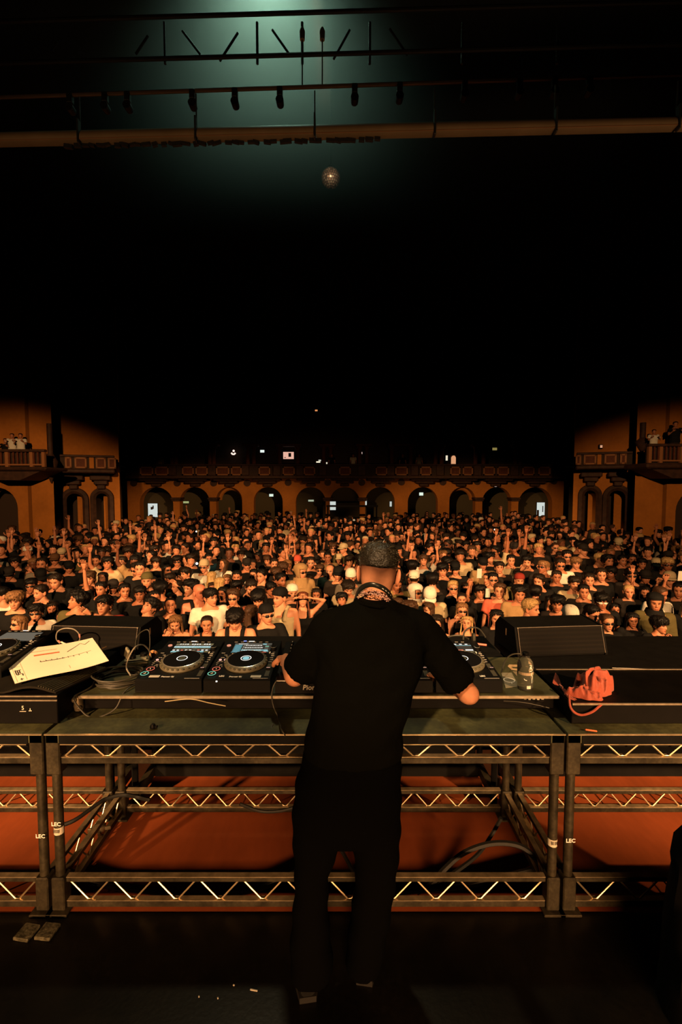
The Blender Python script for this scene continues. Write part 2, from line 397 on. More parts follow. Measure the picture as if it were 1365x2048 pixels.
def wedge(cx, cy, rz, label, side):
    root = thing('monitor_wedge', label, 'speaker', (cx, cy, .956), None, rz)
    w = .29
    prof = [(0, .0), (0, .012), (.05, .172), (.26, .182), (.33, .12), (.33, 0)]
    for sx, s in ((-1, -w), (1, w)):
        m = MB(); m.prism(prof, 'x', s, s - sx * .015); m.build('side_panel', M_BLACKM, root)
    m = MB(); m.prism([(p[0] + (.006 if i < 3 else -.004), max(p[1] - .004, .003)) for i, p in enumerate(prof)], 'x', -w + .0151, w - .0151); m.build('cabinet', M_BLACKM, root)
    d = Vector((0, .05, .16)).normalized(); n = Vector((0, -.16, .05)).normalized()
    o0 = Vector((0, .001, .014)) + n * .004
    g = MB(); a = o0 + Vector((-w + .018, 0, 0)); bb = o0 + Vector((w - .018, 0, 0)); l = d * .162
    g.add([a, bb, bb + l, a + l, a - n * .004, bb - n * .004, bb + l - n * .004, a + l - n * .004], [(0, 1, 2, 3), (0, 4, 5, 1), (1, 5, 6, 2), (2, 6, 7, 3), (3, 7, 4, 0)])
    g.build('grille', M_PERF, root)
    e = MB(); e.rod(a + l, bb + l, .0035, 6); e.rod(a, a + l, .003, 6); e.rod(bb, bb + l, .003, 6); e.build('grille_edge', M_GRILLE, root)
    hd = MB(); hd.box((side * (w + .001), .16, .11), (.003, .012, .045), None, .001); hd.build('handle_slot', M_ALU, root)
    for s in (-1, 1):
        k = MB(); k.lathe([(.002, 0), (.006, 0), (.006, .004), (.002, .006)], 8, a + l * .97 + Vector(((w - .018) * (s + 1), 0, .002)), 'z'); k.build('screw', M_ALU, root)
wl = P(190, 1300, 2.74); wedge(wl.x - .02, 2.74, R(-4), 'black monitor wedge behind the sheet of paper on the left', 1)
wr = P(1124, 1300, 2.74); wedge(wr.x + .01, 2.74, R(5), 'black monitor wedge behind the water bottle on the right', -1)

# ------------------------------------------------ players and mixer
M_PANEL = mat('deck_panel', (.004, .004, .0045), .4, spec=.25)
M_JOGR = mat('jog_rubber', (.10, .092, .06), .45, spec=.5, noise=(40, .85, 1.1))
M_JOGT = mat('jog_plate', (.006, .006, .007), .22, spec=.6)
M_SILV = mat('silver_ring', (.75, .74, .70), .28, metal=.85)
M_GREY = mat('grey_print', (.28, .27, .25), .5)
def em(name, c, s): return mat(name, (.02, .02, .02), .4, emit=(c, s))
E_WHITE = em('glow_white', (1, .95, .85), 1.3); E_GREEN = em('glow_green', (.25, .8, .55), .8); E_RED = em('glow_red', (1, .18, .1), .8)
E_PINK = em('glow_pink', (1, .5, .38), 1.0); E_CYAN = em('glow_cyan', (.35, .75, .8), .8); E_TEAL = em('glow_teal', (.12, .42, .5), .6)
E_ORNG = em('glow_orange', (1, .35, .2), .8); E_BLUE = em('glow_blue', (.25, .35, 1), 1.2); E_DIM = em('glow_dim', (.35, .32, .25), .35); E_SCR = em('glow_screen', (.06, .07, .065), .25); E_OLIVE = em('glow_olive', (.3, .24, .1), .6)
SLOPE = math.atan2(.04, .453)
CDJW, CDJD = .332, .453
PLN = Matrix.Translation((0, 0, .072)) @ Matrix.Rotation(SLOPE, 4, 'X')     # panel plane: x right, y back, z out
def on(mb): return mb.xf(PLN)
def cdj_proto():
    root = thing('media_player', 'x', 'media player', (0, 0, 0))
    hw = CDJW / 2
    m = MB(); m.prism([(0, .006), (0, .066), (.006, .072), (CDJD, .112), (CDJD, .006)], 'x', -hw, hw); m.build('body', M_BLACK, root)
    for sx in (-1, 1):
        for yy in (.05, .4):
            f = MB(); f.lathe([(.016, 0), (.018, .0065)], 10, (sx * .13, yy, 0)); f.build('foot', M_RUB, root)
    m = MB(); m.box((0, CDJD / 2, .0008), (CDJW - .006, CDJD - .012, .0016)); on(m).build('top_panel', M_PANEL, root)
    # jog wheel
    jc = (.012, .172, .002)
    m = MB(); m.lathe([(.112, 0), (.114, .006), (.108, .020), (.099, .024)], 48, jc); j = on(m).build('jog_wheel', M_JOGR, root, smooth=True)
    m = MB()
    for k in range(26):
        a = 2 * PI * k / 26; m.sphere((jc[0] + .1075 * math.cos(a), jc[1] + .1075 * math.sin(a), jc[2] + .0165), (.0085, .0085, .005), 8, 6)
    on(m).build('finger_dimples', mat('dimple', (.055, .05, .032), .5), j, smooth=True)
    m = MB(); m.lathe([(.097, .0235), (.095, .0265), (.088, .0275), (.002, .0275)], 48, jc); on(m).build('jog_plate', M_JOGT, j, smooth=True)
    m = MB(); m.lathe([(.0985, .0242), (.0985, .0256), (.0955, .0268), (.0950, .0262)], 48, jc); on(m).build('jog_ring', M_SILV, j, smooth=True)
    # transport buttons
    for nm, x, y, e, r in (('cue_button', -.128, .098, E_RED, .021), ('play_button', -.138, .05, E_GREEN, .021)):
        m = MB(); m.lathe([(r, .0016), (r, .006), (r - .004, .007), (.002, .007)], 20, (x, y, 0)); bt = on(m).build(nm, M_BLACK, root, smooth=True)
        m = MB(); m.lathe([(r, .0066), (r, .0078), (r - .0035, .0078), (r - .0035, .0066)], 24, (x, y, 0), cap=False); on(m).build('button_ring', e, bt)
    m = MB(); m.box((-.138, .05, .0078), (.012, .003, .001), (0, 0, .5)); m.box((-.136, .052, .0078), (.004, .012, .001)); m.box((-.128, .098, .0078), (.003, .014, .001), (0, 0, .3)); on(m).build('button_print', M_WHITE, root)
    m = MB()
    for x, y in ((-.135, .205), (-.108, .205)): m.lathe([(.0075, .0016), (.0075, .006), (.002, .007)], 12, (x, y, 0))
    on(m).build('loop_buttons', E_PINK, root, smooth=True)
    m = MB()
    for k, (x, y, wd) in enumerate([(-.14, .19, .012), (-.122, .19, .01), (-.105, .185, .008), (-.142, .172, .012), (-.14, .152, .008), (-.115, .152, .01), (-.13, .235, .02), (-.12, .265, .016), (-.14, .29, .02), (-.11, .25, .012)]): m.box((x, y, .0022), (wd, .004, .001))
    m.box((-.123, .140, .0022), (.003, .012, .001)); m.box((-.108, .134, .0022), (.003, .01, .001)); m.box((-.118, .146, .0022), (.012, .002, .001))
    on(m).build('panel_print', M_GREY, root)
    m = MB()
    for k in range(8): m.box((-.082 + k * .0235, .281, .003), (.016, .007, .004), None, .001)
    on(m).build('hot_cue_pads', M_GREY, root)
    # right side: knob, tempo fader
    m = MB(); m.lathe([(.017, .0016), (.017, .018), (.014, .020), (.002, .020)], 20, (.135, .335, 0)); k = on(m).build('rotary_knob', M_BLACK, root, smooth=True)
    m = MB(); m.lathe([(.0165, .0195), (.0150, .0206)], 20, (.135, .335, 0), cap=False); on(m).build('knob_ring', M_SILV, k)
    m = MB(); m.box((.142, .10, .002), (.022, .13, .0012)); fd = on(m).build('tempo_track', mat('track', (.05, .048, .036), .5), root)
    m = MB(); m.box((.142, .098, .008), (.02, .016, .012), None, .002); on(m).build('fader_cap', M_BLACK, root)
    m = MB(); m.box((.142, .098, .0145), (.019, .002, .001)); on(m).build('fader_line', E_PINK, root)
    m = MB()
    for k_ in range(5): m.box((.138 + .004 * (k_ % 2), .185 + .024 * k_, .0025), (.018, .005, .002))
    for k_ in range(4): m.box((.142 - .004 * (k_ % 2), .30 - .012 * k_, .0025), (.012, .002, .001))
    on(m).build('side_keys', M_GREY, root)
    m = MB(); m.box((.12, .296, .0025), (.006, .018, .002)); m.box((.1, .22, .0025), (.003, .016, .002), (0, 0, -.4)); on(m).build('direction_lever', M_WHITE, root)
    # screen frame and top row
    m = MB(); m.box((.008, .352, .0024), (.232, .128, .0016)); on(m).build('screen_bezel', M_BLACK, root)
    m = MB()
    for k_ in range(6): m.box((-.1 + .036 * k_, .434, .0022), (.018, .005, .0012))
    on(m).build('menu_keys', M_GREY, root)
    m = MB(); m.box((-.01, .4415, .003), (.034, .006, .002), None, .001); on(m).build('usb_light', E_WHITE, root)
    t = text('Pioneer DJ', .0145, basis((-.012, .026, .0022), (1, 0, 0), (0, 1, 0)), bold=.0003); on(t).build('maker_name', M_WHITE, root)
    m = MB(); m.box((.115, .010, .002), (.075, .004, .001)); on(m).build('model_line', M_GREY, root)
    return root
def screen(root, kind):
    """flat display picture, drawn as small panes of light"""
    X0, X1, Y0, Y1 = -.1, .116, .294, .410
    mats_ = [E_SCR, E_WHITE, E_CYAN, E_TEAL, E_OLIVE, E_RED, E_DIM, E_GREEN]
    m = MB()
    def r(x, y, w, h, k):
        m.cur = k; xx = X0 + x * (X1 - X0); yy = Y0 + y * (Y1 - Y0)
        m.box((xx + w * (X1 - X0) / 2, yy + h * (Y1 - Y0) / 2, .0036 + .0002 * (k > 0)), (w * (X1 - X0), h * (Y1 - Y0), .0004))
    r(0, 0, 1, 1, 0)
    rnd = random.Random(kind)
    if kind == 1:
        r(0, .84, 1, .14, 4)
        for k in range(14): r(.03 + k * .065, .86, .045, .10, 1 if k % 5 else 4)
        r(0, .72, 1, .08, 6); r(0, .52, 1, .15, 2)
        for k in range(30): r(k * .033, .56 + .03 * rnd.random(), .02, .05 + .04 * rnd.random(), 1)
        for k in range(24): r(.02 + k * .04, .36, .022, .04 + .1 * rnd.random(), 4)
        for k in range(9): r(.02 + k * .108, .2, .06, .09, [1, 1, 5, 1, 1, 6, 5, 1, 1][k])
        r(0, .02, .86, .12, 2); r(.3, .04, .3, .08, 1); r(.88, .03, .1, .1, 4)
        r(.5, .5, .006, .4, 1)
    elif kind == 2:
        r(0, .9, 1, .1, 6); r(.1, .92, .26, .05, 1); r(.76, .86, .1, .13, 2)
        for k in range(5): r(.02, .08 + k * .16, .2, .13, 3); r(.05, .12 + k * .16, .14, .03, 2)
        for k in range(6):
            r(.26, .1 + k * .13, .012, .05, 1)
            x = .3
            while x < .74:
                w_ = .02 + .05 * rnd.random(); r(x, .1 + k * .13, w_, .05, 1 if k % 2 else 6); x += w_ + .012
        r(.24, .2, .7, .1, 2); r(.84, .1, .12, .08, 2)
        for k in range(5): r(.84, .34 + k * .1, .1, .06, 7 if k == 3 else 6)
        r(0, 0, .7, .05, 3); r(.72, 0, .2, .05, 5)
    elif kind == 3:
        for k in range(10): r(.02 + k * .045, .88, .035, .06, 1)
        for k in range(3): r(.55 + k * .15, .86, .07, .09, 1)
        r(0, .74, 1, .04, 2); r(.22, .25, .012, .5, 1); r(.1, .6, .1, .02, 6)
        r(.2, .18, .2, .09, 1); r(.5, .2, .06, .1, 1); r(.58, .2, .14, .1, 5); r(.78, .2, .2, .12, 1)
        r(0, .02, .85, .05, 7); r(.88, .02, .1, .08, 4)
    else:
        r(0, 0, 1, 1, 6)
    on(m).build('screen', None, root, mats=mats_)
def jog_center(root, bright):
    jc = (.012, .172, .002)
    m = MB(); m.lathe([(.028, .0279), (.0285, .0283), (.0245, .0283), (.0245, .0279)], 28, jc, cap=False); on(m).build('jog_display_ring', E_WHITE, root)
    m = MB(); m.lathe([(.018, .0278), (.002, .0282)], 20, jc); on(m).build('jog_display', E_CYAN if bright else mat('dim_display', (.05, .06, .05), .4), root)
P0 = cdj_proto()
cdjs = [(-.862, 1, 'media player at the left end of the deck row, waveform on its screen'), (-.520, 2, 'media player beside the mixer with a teal track list on its screen'),
        (.292, 3, 'media player hidden in front of the DJ, right of the mixer'), (.640, 3, 'media player at the right end of the deck row by the DJ\'s elbow'),
        (-1.90, 4, 'spare media player at the left picture edge under the paper')]
M_STK = mat('white_sticker', (.62, .60, .54), .55)
for i, (x, k, lb) in enumerate(cdjs):
    r_ = P0 if i == 0 else copy_tree(P0)
    r_.location = (x, 2.215, CZ) if i < 4 else (x, 2.27, 1.0125); tag(r_, lb, 'media player', 'media players on the desk')
for i, (x, k, lb) in enumerate(cdjs):
    r_ = [o for o in bpy.data.objects if o.get('label') == lb][0]
    screen(r_, k); jog_center(r_, i == 1)
    if i in (0, 1):
        m = MB(); m.box((-.08 if i == 0 else .09, .030, .0021), (.052, .020, .0006)); s_ = on(m).build('sticker', M_STK, r_)
        m = MB()
        for q in range(9): m.box(((-.08 if i == 0 else .09) - .02 + .005 * q, .032, .0026), (.0018, .008, .0003))
        on(m).build('sticker_print', M_GREY, s_)
    if i in (1, 3):
        t = text('LEC', .016, basis((-.083 if i == 1 else .075, .032, .0022), (1, 0, 0), (0, 1, 0)), bold=.0006); on(t).build('hire_sticker', M_WHITE, r_)
    if i == 1:
        m = MB(); m.box((-.10, -.002, .064), (.008, .004, .006)); m.build('headphone_light', E_WHITE, r_)
        m = MB(); m.box((-.05, .446, .003), (.018, .006, .002)); on(m).build('blue_light', E_BLUE, r_)
    if i == 2 or i == 3:
        m = MB(); m.box((-.12, -.002, .064), (.006, .004, .005)); m.build('standby_light', E_WHITE, r_)
    if i < 2:
        m = MB(); m.lathe([(.012, .0016), (.012, .005), (.002, .006)], 14, (-.132, .385, 0)); on(m).build('source_button', E_ORNG, r_, smooth=True)
    if i == 4:
        t = text('Pioneer', .05, basis((-.03, -.0008, .034), (1, 0, 0), (0, 0, 1)), bold=.0006, shear=.2); t.build('front_name', M_CREAM, r_)
# mixer
root = thing('mixer', 'black DJ mixer between the media players, mostly hidden by the DJ', 'mixer', (-.115, 2.205, CZ))
m = MB(); m.prism([(0, .006), (0, .062), (.006, .068), (.46, .108), (.46, .006)], 'x', -.213, .213); m.build('body', M_BLACK, root)
for sx in (-1, 1):
    for yy in (.05, .4): f = MB(); f.lathe([(.016, 0), (.018, .0065)], 10, (sx * .17, yy, 0)); f.build('foot', M_RUB, root)
PLN_C = PLN; PLN = Matrix.Translation((0, 0, .068)) @ Matrix.Rotation(math.atan2(.04, .454), 4, 'X')
m = MB(); m.box((0, .23, .0008), (.42, .445, .0016)); on(m).build('top_panel', M_PANEL, root)
for cxk in range(5):
    x = -.17 + cxk * .068
    for r_i in range(6):
        y = .42 - r_i * .042
        m = MB(); m.lathe([(.0095, .0016), (.009, .014), (.007, .016), (.002, .016)], 12, (x, y, 0)); kb = on(m).build('knob', M_BLACK, root, smooth=True)
        m = MB(); m.box((x, y + .005, .0165), (.002, .008, .0008)); on(m).build('knob_line', M_WHITE, kb)
    m = MB(); m.box((x, .115, .002), (.004, .07, .001)); on(m).build('fader_slot', M_RUB, root)
    m = MB(); m.box((x, .10 + .008 * (cxk % 3), .008), (.018, .012, .012), None, .002); fc = on(m).build('channel_fader', M_BLACK, root)
    m = MB(); m.box((x, .10 + .008 * (cxk % 3), .0145), (.017, .002, .001)); on(m).build('fader_line', M_WHITE, fc)
    m = MB()
    for q in range(5): m.box((x + .016, .09 + q * .014, .0022), (.006, .002, .001))
    m.box((x + .012, .14, .0022), (.002, .02, .001)); m.box((x - .014, .15, .0022), (.008, .002, .001))
    on(m).build('channel_print', M_WHITE if cxk < 2 else M_GREY, root)
m = MB(); m.box((0, .003, .001), (.41, .006, .003)); on(m).build('front_edge_strip', M_STK, root)
PLN = PLN_C
t = text('Pioneer', .036, basis((-.02, -.0008, .036), (1, 0, 0), (0, 0, 1)), bold=.0005, shear=.15); t.build('front_name', M_CREAM, root)
# ================================================================== SMALL THINGS ON THE DESK
M_PAPER = mat('plan_paper', (.78, .70, .56), .7, noise=(6, .95, 1.03))
# --- sheet of paper: gently curled, resting on the spare player and the cover
def bil(c, u, v): return (c[0] * (1 - u) + c[1] * u) * (1 - v) + (c[3] * (1 - u) + c[2] * u) * v
PC = [P(30, 1369, 2.17), P(218, 1323, 2.26), P(185, 1277, 2.57), P(5, 1308, 2.50)]   # front-left, front-right, back-right, back-left
def paper_pt(u, v, lift=0.0):
    p = bil(PC, u, v); p = p.copy()
    p.z += -.004 * math.sin(PI * u) * (.6 + .4 * (1 - v)) + .004 * math.sin(2 * PI * u) + .004 + lift
    return p
m = MB(); NU, NV = 24, 12
m.add([paper_pt(i / NU, j / NV) for j in range(NV + 1) for i in range(NU + 1)] + [paper_pt(i / NU, j / NV, -.0006) for j in range(NV + 1) for i in range(NU + 1)],
      [(j * (NU + 1) + i, j * (NU + 1) + i + 1, (j + 1) * (NU + 1) + i + 1, (j + 1) * (NU + 1) + i) for j in range(NV) for i in range(NU)] +
      [((NU + 1) * (NV + 1) + j * (NU + 1) + i, (NU + 1) * (NV + 1) + (j + 1) * (NU + 1) + i, (NU + 1) * (NV + 1) + (j + 1) * (NU + 1) + i + 1, (NU + 1) * (NV + 1) + j * (NU + 1) + i + 1) for j in range(NV) for i in range(NU)])
sheet = m.build('stage_plan_sheet', M_PAPER, smooth=True); tag(sheet, 'large curled sheet of cream paper printed with a technical plan', 'paper')
M_INK = mat('black_ink', (.03, .025, .02), .7); M_INKR = mat('red_ink', (.50, .14, .06), .7); M_INKG = mat('grey_ink', (.42, .36, .27), .7)
def stroke(mb, pts, wd, n=10):
    """ribbon on the paper along uv points"""
    for (a, c) in zip(pts[:-1], pts[1:]):
        du, dv = c[0] - a[0], c[1] - a[1]; L = math.hypot(du, dv * .7) or 1e-6; nu, nv = -dv / L * wd * .7, du / L * wd * 1.2
        k = max(1, int(L * 30)); vv = []; ff = []
        for i in range(k + 1):
            t = i / k; vv += [paper_pt(a[0] + du * t + nu, a[1] + dv * t + nv, .0008), paper_pt(a[0] + du * t - nu, a[1] + dv * t - nv, .0008)]
        for i in range(k): ff.append((2 * i, 2 * i + 1, 2 * i + 3, 2 * i + 2))
        mb.add(vv, ff)
m = MB(); stroke(m, [(.30, .70), (.58, .70)], .018); stroke(m, [(.29, .83), (.57, .83)], .004); m.build('red_bars', M_INKR, sheet)
m = MB(); stroke(m, [(.33, .46), (.55, .46), (.60, .47)], .007); stroke(m, [(.60, .47), (.90, .52)], .003)
for u in (.34, .4, .46, .52, .58, .64, .7, .76, .85): stroke(m, [(u, .45), (u, .50)], .003)
stroke(m, [(.66, .66), (.78, .80)], .005); stroke(m, [(.78, .80), (.84, .88), (.88, .80), (.95, .90)], .004); m.build('plan_drawing', M_INK, sheet)
m = MB(); stroke(m, [(.13, .02), (.13, .98)], .0018); stroke(m, [(.03, .02), (.03, .98)], .0018); stroke(m, [(.03, .98), (.13, .98)], .0025)
for k in range(6): stroke(m, [(.045, .93 - k * .04), (.11, .93 - k * .04)], .0022)
stroke(m, [(.05, .45), (.12, .45)], .002); stroke(m, [(.60, .1), (.60, .2)], .002); m.build('title_block', M_INKG, sheet)
m = MB(); stroke(m, [(.05, .65), (.11, .65)], .010); m.build('title_colour', mat('ochre_ink', (.5, .3, .12), .7), sheet)
m = MB()
for a in ([(.05, .36), (.05, .22), (.07, .20)], [(.05, .34), (.11, .34)], [(.07, .33), (.07, .26), (.09, .26)], [(.09, .33), (.09, .24)], [(.06, .22), (.11, .22), (.11, .16)], [(.07, .34), (.07, .22)]): stroke(m, a, .006)
m.build('company_mark', M_INK, sheet)
m = MB(); stroke(m, [(.08, .10), (.08, .04)], .005); stroke(m, [(.065, .07), (.10, .07)], .005); m.build('cross_mark', M_INK, sheet)

# --- padded dust cover folded under the paper
M_PAD = mat('padded_cover', (.010, .008, .005), .75, spec=.15, noise=(15, .7, 1.2), bump=(30, .2, .004))
m = MB(); NX = 30; prof = []
x0, x1 = -2.3, -1.36
def coverz(t, v):
    z = 1.016 + .006 + .004 * math.sin(t * 5) * (1 - v)
    e = max(0, (t - .74) / .26); z += .030 * math.sin(PI * min(1, e)) * (1 - .6 * v)
    return z
rows = []
for j in range(7):
    v = j / 6
    rows.append([(x0 + (x1 + .10 * v - x0) * i / NX, 2.115 + .28 * v, coverz(i / NX, v)) for i in range(NX + 1)])
V = [p for r in rows for p in r]; nn = len(V); V += [(p[0], p[1], max(p[2] - .010, 1.0125)) for p in V]
Fq = [(j * (NX + 1) + i, j * (NX + 1) + i + 1, (j + 1) * (NX + 1) + i + 1, (j + 1) * (NX + 1) + i) for j in range(6) for i in range(NX)]
Fq += [tuple(nn + q for q in reversed(f)) for f in Fq] + [(i, nn + i, nn + i + 1, i + 1) for i in range(NX)] + [(6 * (NX + 1) + i, 6 * (NX + 1) + i + 1, nn + 6 * (NX + 1) + i + 1, nn + 6 * (NX + 1) + i) for i in range(NX)] + [(j * (NX + 1) + NX, nn + j * (NX + 1) + NX, nn + (j + 1) * (NX + 1) + NX, (j + 1) * (NX + 1) + NX) for j in range(6)] + [(j * (NX + 1), (j + 1) * (NX + 1), nn + (j + 1) * (NX + 1), nn + j * (NX + 1)) for j in range(6)]
m.add(V, Fq); cov = m.build('dust_cover', M_PAD, smooth=True); tag(cov, 'black padded dust cover folded on the left case under the paper', 'cover')
M_RIB = mat('ribbed_trim', (.04, .036, .02), .55)
for k in range(7):
    pts = [(x1 - .012 - .012 * k + .10 * t, 2.118 + .28 * t, coverz(1 - .013 * (k + 1), t) + .002) for t in (0, .25, .5, .75, 1)]
    m = MB(); m.tube(pts, .0035, 6); m.build('cover_rib', M_RIB, cov, smooth=True)

# --- coiled cable
M_CABLE = mat('black_cable', (.03, .028, .02), .5, spec=.4)
root = thing('coiled_cable', 'coil of dark cable at the left end of the desk case', 'cable', (-1.19, 2.34, CZ))
rnd = random.Random(3)
for k in range(8):
    rx, ry = .118 + rnd.uniform(-.012, .012), .094 + rnd.uniform(-.008, .008); cx, cy = -1.175 + rnd.uniform(-.01, .01), 2.36 + rnd.uniform(-.008, .008)
    z = CZ + .006 + .0085 * (k // 1.35); ph = rnd.uniform(0, 6)
    m = MB(); pts = [(cx + rx * math.cos(a), cy + ry * math.sin(a), z + .006 * math.sin(2 * a + ph)) for a in [2 * PI * i / 36 for i in range(37)]]
    m.tube(pts, .0042, 6); m.build('cable_loop', M_CABLE, root, smooth=True, world=True)
pts = smooth_path([(-1.30, 2.36, CZ + .02), (-1.28, 2.27, CZ + .008), P(148, 1395, 2.185), P(165, 1423, 2.18), P(182, 1434, 2.18), P(205, 1432, 2.18), P(232, 1416, 2.182), (-1.085, 2.225, CZ + .006), (-1.06, 2.32, CZ + .01)])
m = MB(); m.tube(pts, .0042, 6); m.build('cable_tail', M_CABLE, root, smooth=True, world=True)

# --- metal plug box with knobs
M_BOX = mat('scratched_cream_metal', (.50, .46, .32), .4, metal=.5, noise=(30, .6, 1.2))
c = PZ(270, 1334, CZ)
root = thing('plug_box', 'small scratched metal box with two black knobs beside the coiled cable', 'box', (c.x, c.y + .03, CZ), None, R(18))
m = MB(); m.box((0, 0, .02), (.13, .09, .04), (0.0, 0, 0), .006); m.build('housing', M_BOX, root)
m = MB(); m.box((-.005, -.002, .043), (.118, .08, .006), (0, 0, 0), .003); m.build('face_plate', M_BOX, root)
for x, y, r in ((-.02, -.012, .017), (.035, .014, .02)):
    m = MB(); m.lathe([(r, .046), (r * .95, .062), (r * .7, .066), (.002, .066)], 16, (x, y, 0)); m.build('knob', M_BLACK, root, smooth=True)
m = MB(); m.box((-.055, .02, .07), (.012, .07, .05), (0, .25, .3), .002); m.build('hinged_flap', M_BOX, root)
def cable(name, pts, r, label, material=M_CABLE, group=None, n=8):
    m = MB(); m.tube(smooth_path(pts, n), r, 6); o = m.build(name, material, smooth=True)
    return tag(o, label, 'cable', group)
q = lambda px, py, d: P(px, py, d)
cable('loop_cable', [q(262, 1352, 2.33), q(253, 1335, 2.38), q(258, 1315, 2.4), q(271, 1294, 2.42), q(287, 1290, 2.5), q(300, 1303, 2.6), q(303, 1315, 2.62)], .0038, 'thin grey cable looping over the small metal knob box', mat('grey_cable', (.22, .2, .16), .45))
cable('power_cable', [q(296, 1318, 2.60), q(300, 1290, 2.66), q(298, 1262, 2.68), q(286, 1262, 2.69), q(274, 1275, 2.69), q(270, 1300, 2.62)], .003, 'thin black cable standing up beside the left wedge', M_CABLE)
rc = cable('lead_loop', [q(120, 1287, 2.66), q(113, 1278, 2.66), q(115, 1264, 2.66), q(128, 1257, 2.66), q(146, 1258, 2.66), q(157, 1266, 2.66), q(160, 1277, 2.66), q(155, 1288, 2.63)], .0036, 'round lead loop with pink bands in front of the left wedge', mat('grey_cable', ()))
m = MB(); m.tube([q(159, 1268, 2.66), q(160.2, 1275, 2.66)], .0052, 8); m.build('pink_band', mat('pink_tape', (.75, .25, .2), .5), rc)
m = MB(); m.tube([q(116, 1281, 2.655), q(121, 1285, 2.655)], .0052, 8); m.build('pink_band', mat('pink_tape', ()), rc)
m = MB(); m.tube([q(122, 1284, 2.655), q(132, 1289, 2.655)], .006, 8); m.build('plug', M_ALU, rc)
cable('jack_lead', [q(204, 1297, 2.6), q(213, 1293, 2.62)], .004, 'short brass jack plug end behind the paper', mat('brass', (.5, .3, .15), .35, metal=.7))
cable('cable_hoop', [q(20, 1281, 2.68), q(30, 1273, 2.7), q(40, 1272, 2.7), q(47, 1277, 2.69), q(49, 1281, 2.68)], .005, 'black cable hoop behind the spare player at the left edge', M_CABLE)
cable('cable_hoop', [q(890, 1280, 2.7), q(897, 1274, 2.72), q(910, 1271, 2.74), q(925, 1272, 2.74), q(938, 1278, 2.7)], .0055, 'low black cable hoop behind the right-hand player', M_CABLE)
cable('cable_hoop', [q(927, 1280, 2.7), q(929, 1266, 2.74), q(937, 1257, 2.76), q(950, 1255, 2.76), q(961, 1260, 2.74), q(972, 1275, 2.70)], .0055, 'tall black cable hoop in front of the blonde woman', M_CABLE)
cable('antenna_stub', [q(948, 1281, 2.7), q(948, 1267, 2.7)], .013, 'short black upright stub behind the right-hand player', M_CABLE)
cable('red_lit_pen', [q(945, 1287, 2.66), q(960, 1288.5, 2.65), q(974, 1290, 2.64)], .006, 'slim red and white stick behind the right-hand player', mat('pen_red', (.8, .2, .15), .4))
cable('side_cable', [q(1003, 1345, 2.4), q(1012, 1320, 2.5), q(1025, 1309, 2.62), q(1042, 1308, 2.65), q(1060, 1314, 2.6)], .004, 'black cable arching behind the water bottle', M_CABLE)
cable('front_thread', [q(1008, 1402, 2.2), q(1040, 1404, 2.19), q(1070, 1409, 2.19), q(1099, 1416, 2.19)], .002, 'thin dark wire hanging across the case lip on the right', M_CABLE)
cable('front_thread', [q(330, 1403, 2.19), q(380, 1398, 2.198), q(420, 1406, 2.19), q(452, 1412, 2.19)], .0025, 'pale thin strap hanging off the case lip below the left players', mat('pale_strap', (.45, .38, .22), .6))
cable('headphone_lead', [q(553, 1362, 2.2), q(546, 1375, 2.19), q(544, 1395, 2.185), q(548, 1415, 2.18), q(556, 1433, 2.17), q(562, 1455, 2.03), q(571, 1472, 2.0)], .003, 'thin headphone lead dropping from the mixer past the desk edge', M_CABLE)
cable('headphone_lead', [q(546, 1448, 2.1), q(543, 1458, 2.07), q(548, 1467, 2.06), q(558, 1470, 2.05)], .003, 'small loop of thin lead lying on the platform edge', M_CABLE)
cable('deck_lead', [q(140, 1440, 2.15), q(150, 1456, 2.1), q(172, 1470, 2.04), q(200, 1468, 2.06), q(240, 1452, 2.12)], .0028, 'thin black lead curving on the left of the platform top', M_CABLE)
cable('right_case_cable', [PZ(1225, 1336, .959), PZ(1260, 1337, .959), PZ(1304, 1339, .959)], .0028, 'thin pale wire lying behind the right flight case', mat('grey_cable', ()))
c = PZ(306, 1456, TOP); b = MB(); b.lathe([(.012, 0), (.014, .008), (.008, .02), (.002, .022)], 12); b.box((.012, 0, .006), (.02, .012, .012), None, .002)
o = b.build('jack_plug', M_BLACK, smooth=True); o.location = c; tag(o, 'small black plug lying on the olive platform top', 'plug')
c = PZ(88, 1443, TOP); b = MB(); b.box((0, 0, .006), (.045, .008, .01), (0, 0, .6), .003); o = b.build('orange_tab', mat('orange_tab', (.6, .16, .06), .5)); o.location = c; tag(o, 'small orange tab at the left platform corner', 'tab')
c = PZ(1183, 1463, TOP); b = MB(); b.box((0, 0, .005), (.05, .008, .008), (0, 0, -.3), .003); o = b.build('orange_tab', mat('orange_tab', ())); o.location = c; tag(o, 'small orange tab at the right platform corner', 'tab')
c = PZ(305, 1300, CZ); b = MB(); b.lathe([(.012, 0), (.022, .0), (.027, .012), (.022, .024), (.012, .024)], 20, axis='y'); b.xf(Matrix.Translation((0, 0, .0275)))
o = b.build('tape_roll', mat('orange_tape', (.6, .26, .1), .5), smooth=True); o.location = P(305, 1300, 2.66) ; o.location.z = CZ; tag(o, 'small roll of orange tape standing behind the left player', 'tape roll')
c = PZ(141, 1390, TOP); b = MB(); b.lathe([(.02, 0), (.024, .02), (.02, .07), (.012, .075)], 14, axis='z'); b.sphere((.012, -.02, .02), .012, 8, 6); b.sphere((-.01, -.02, .06), .014, 8, 6)
o = b.build('case_latch', mat('latch_metal', (.2, .16, .1), .4, metal=.6), smooth=True); o.location = (-1.322, 2.235, TOP + .002); tag(o, 'dull metal connector between the two cases on the left', 'connector')

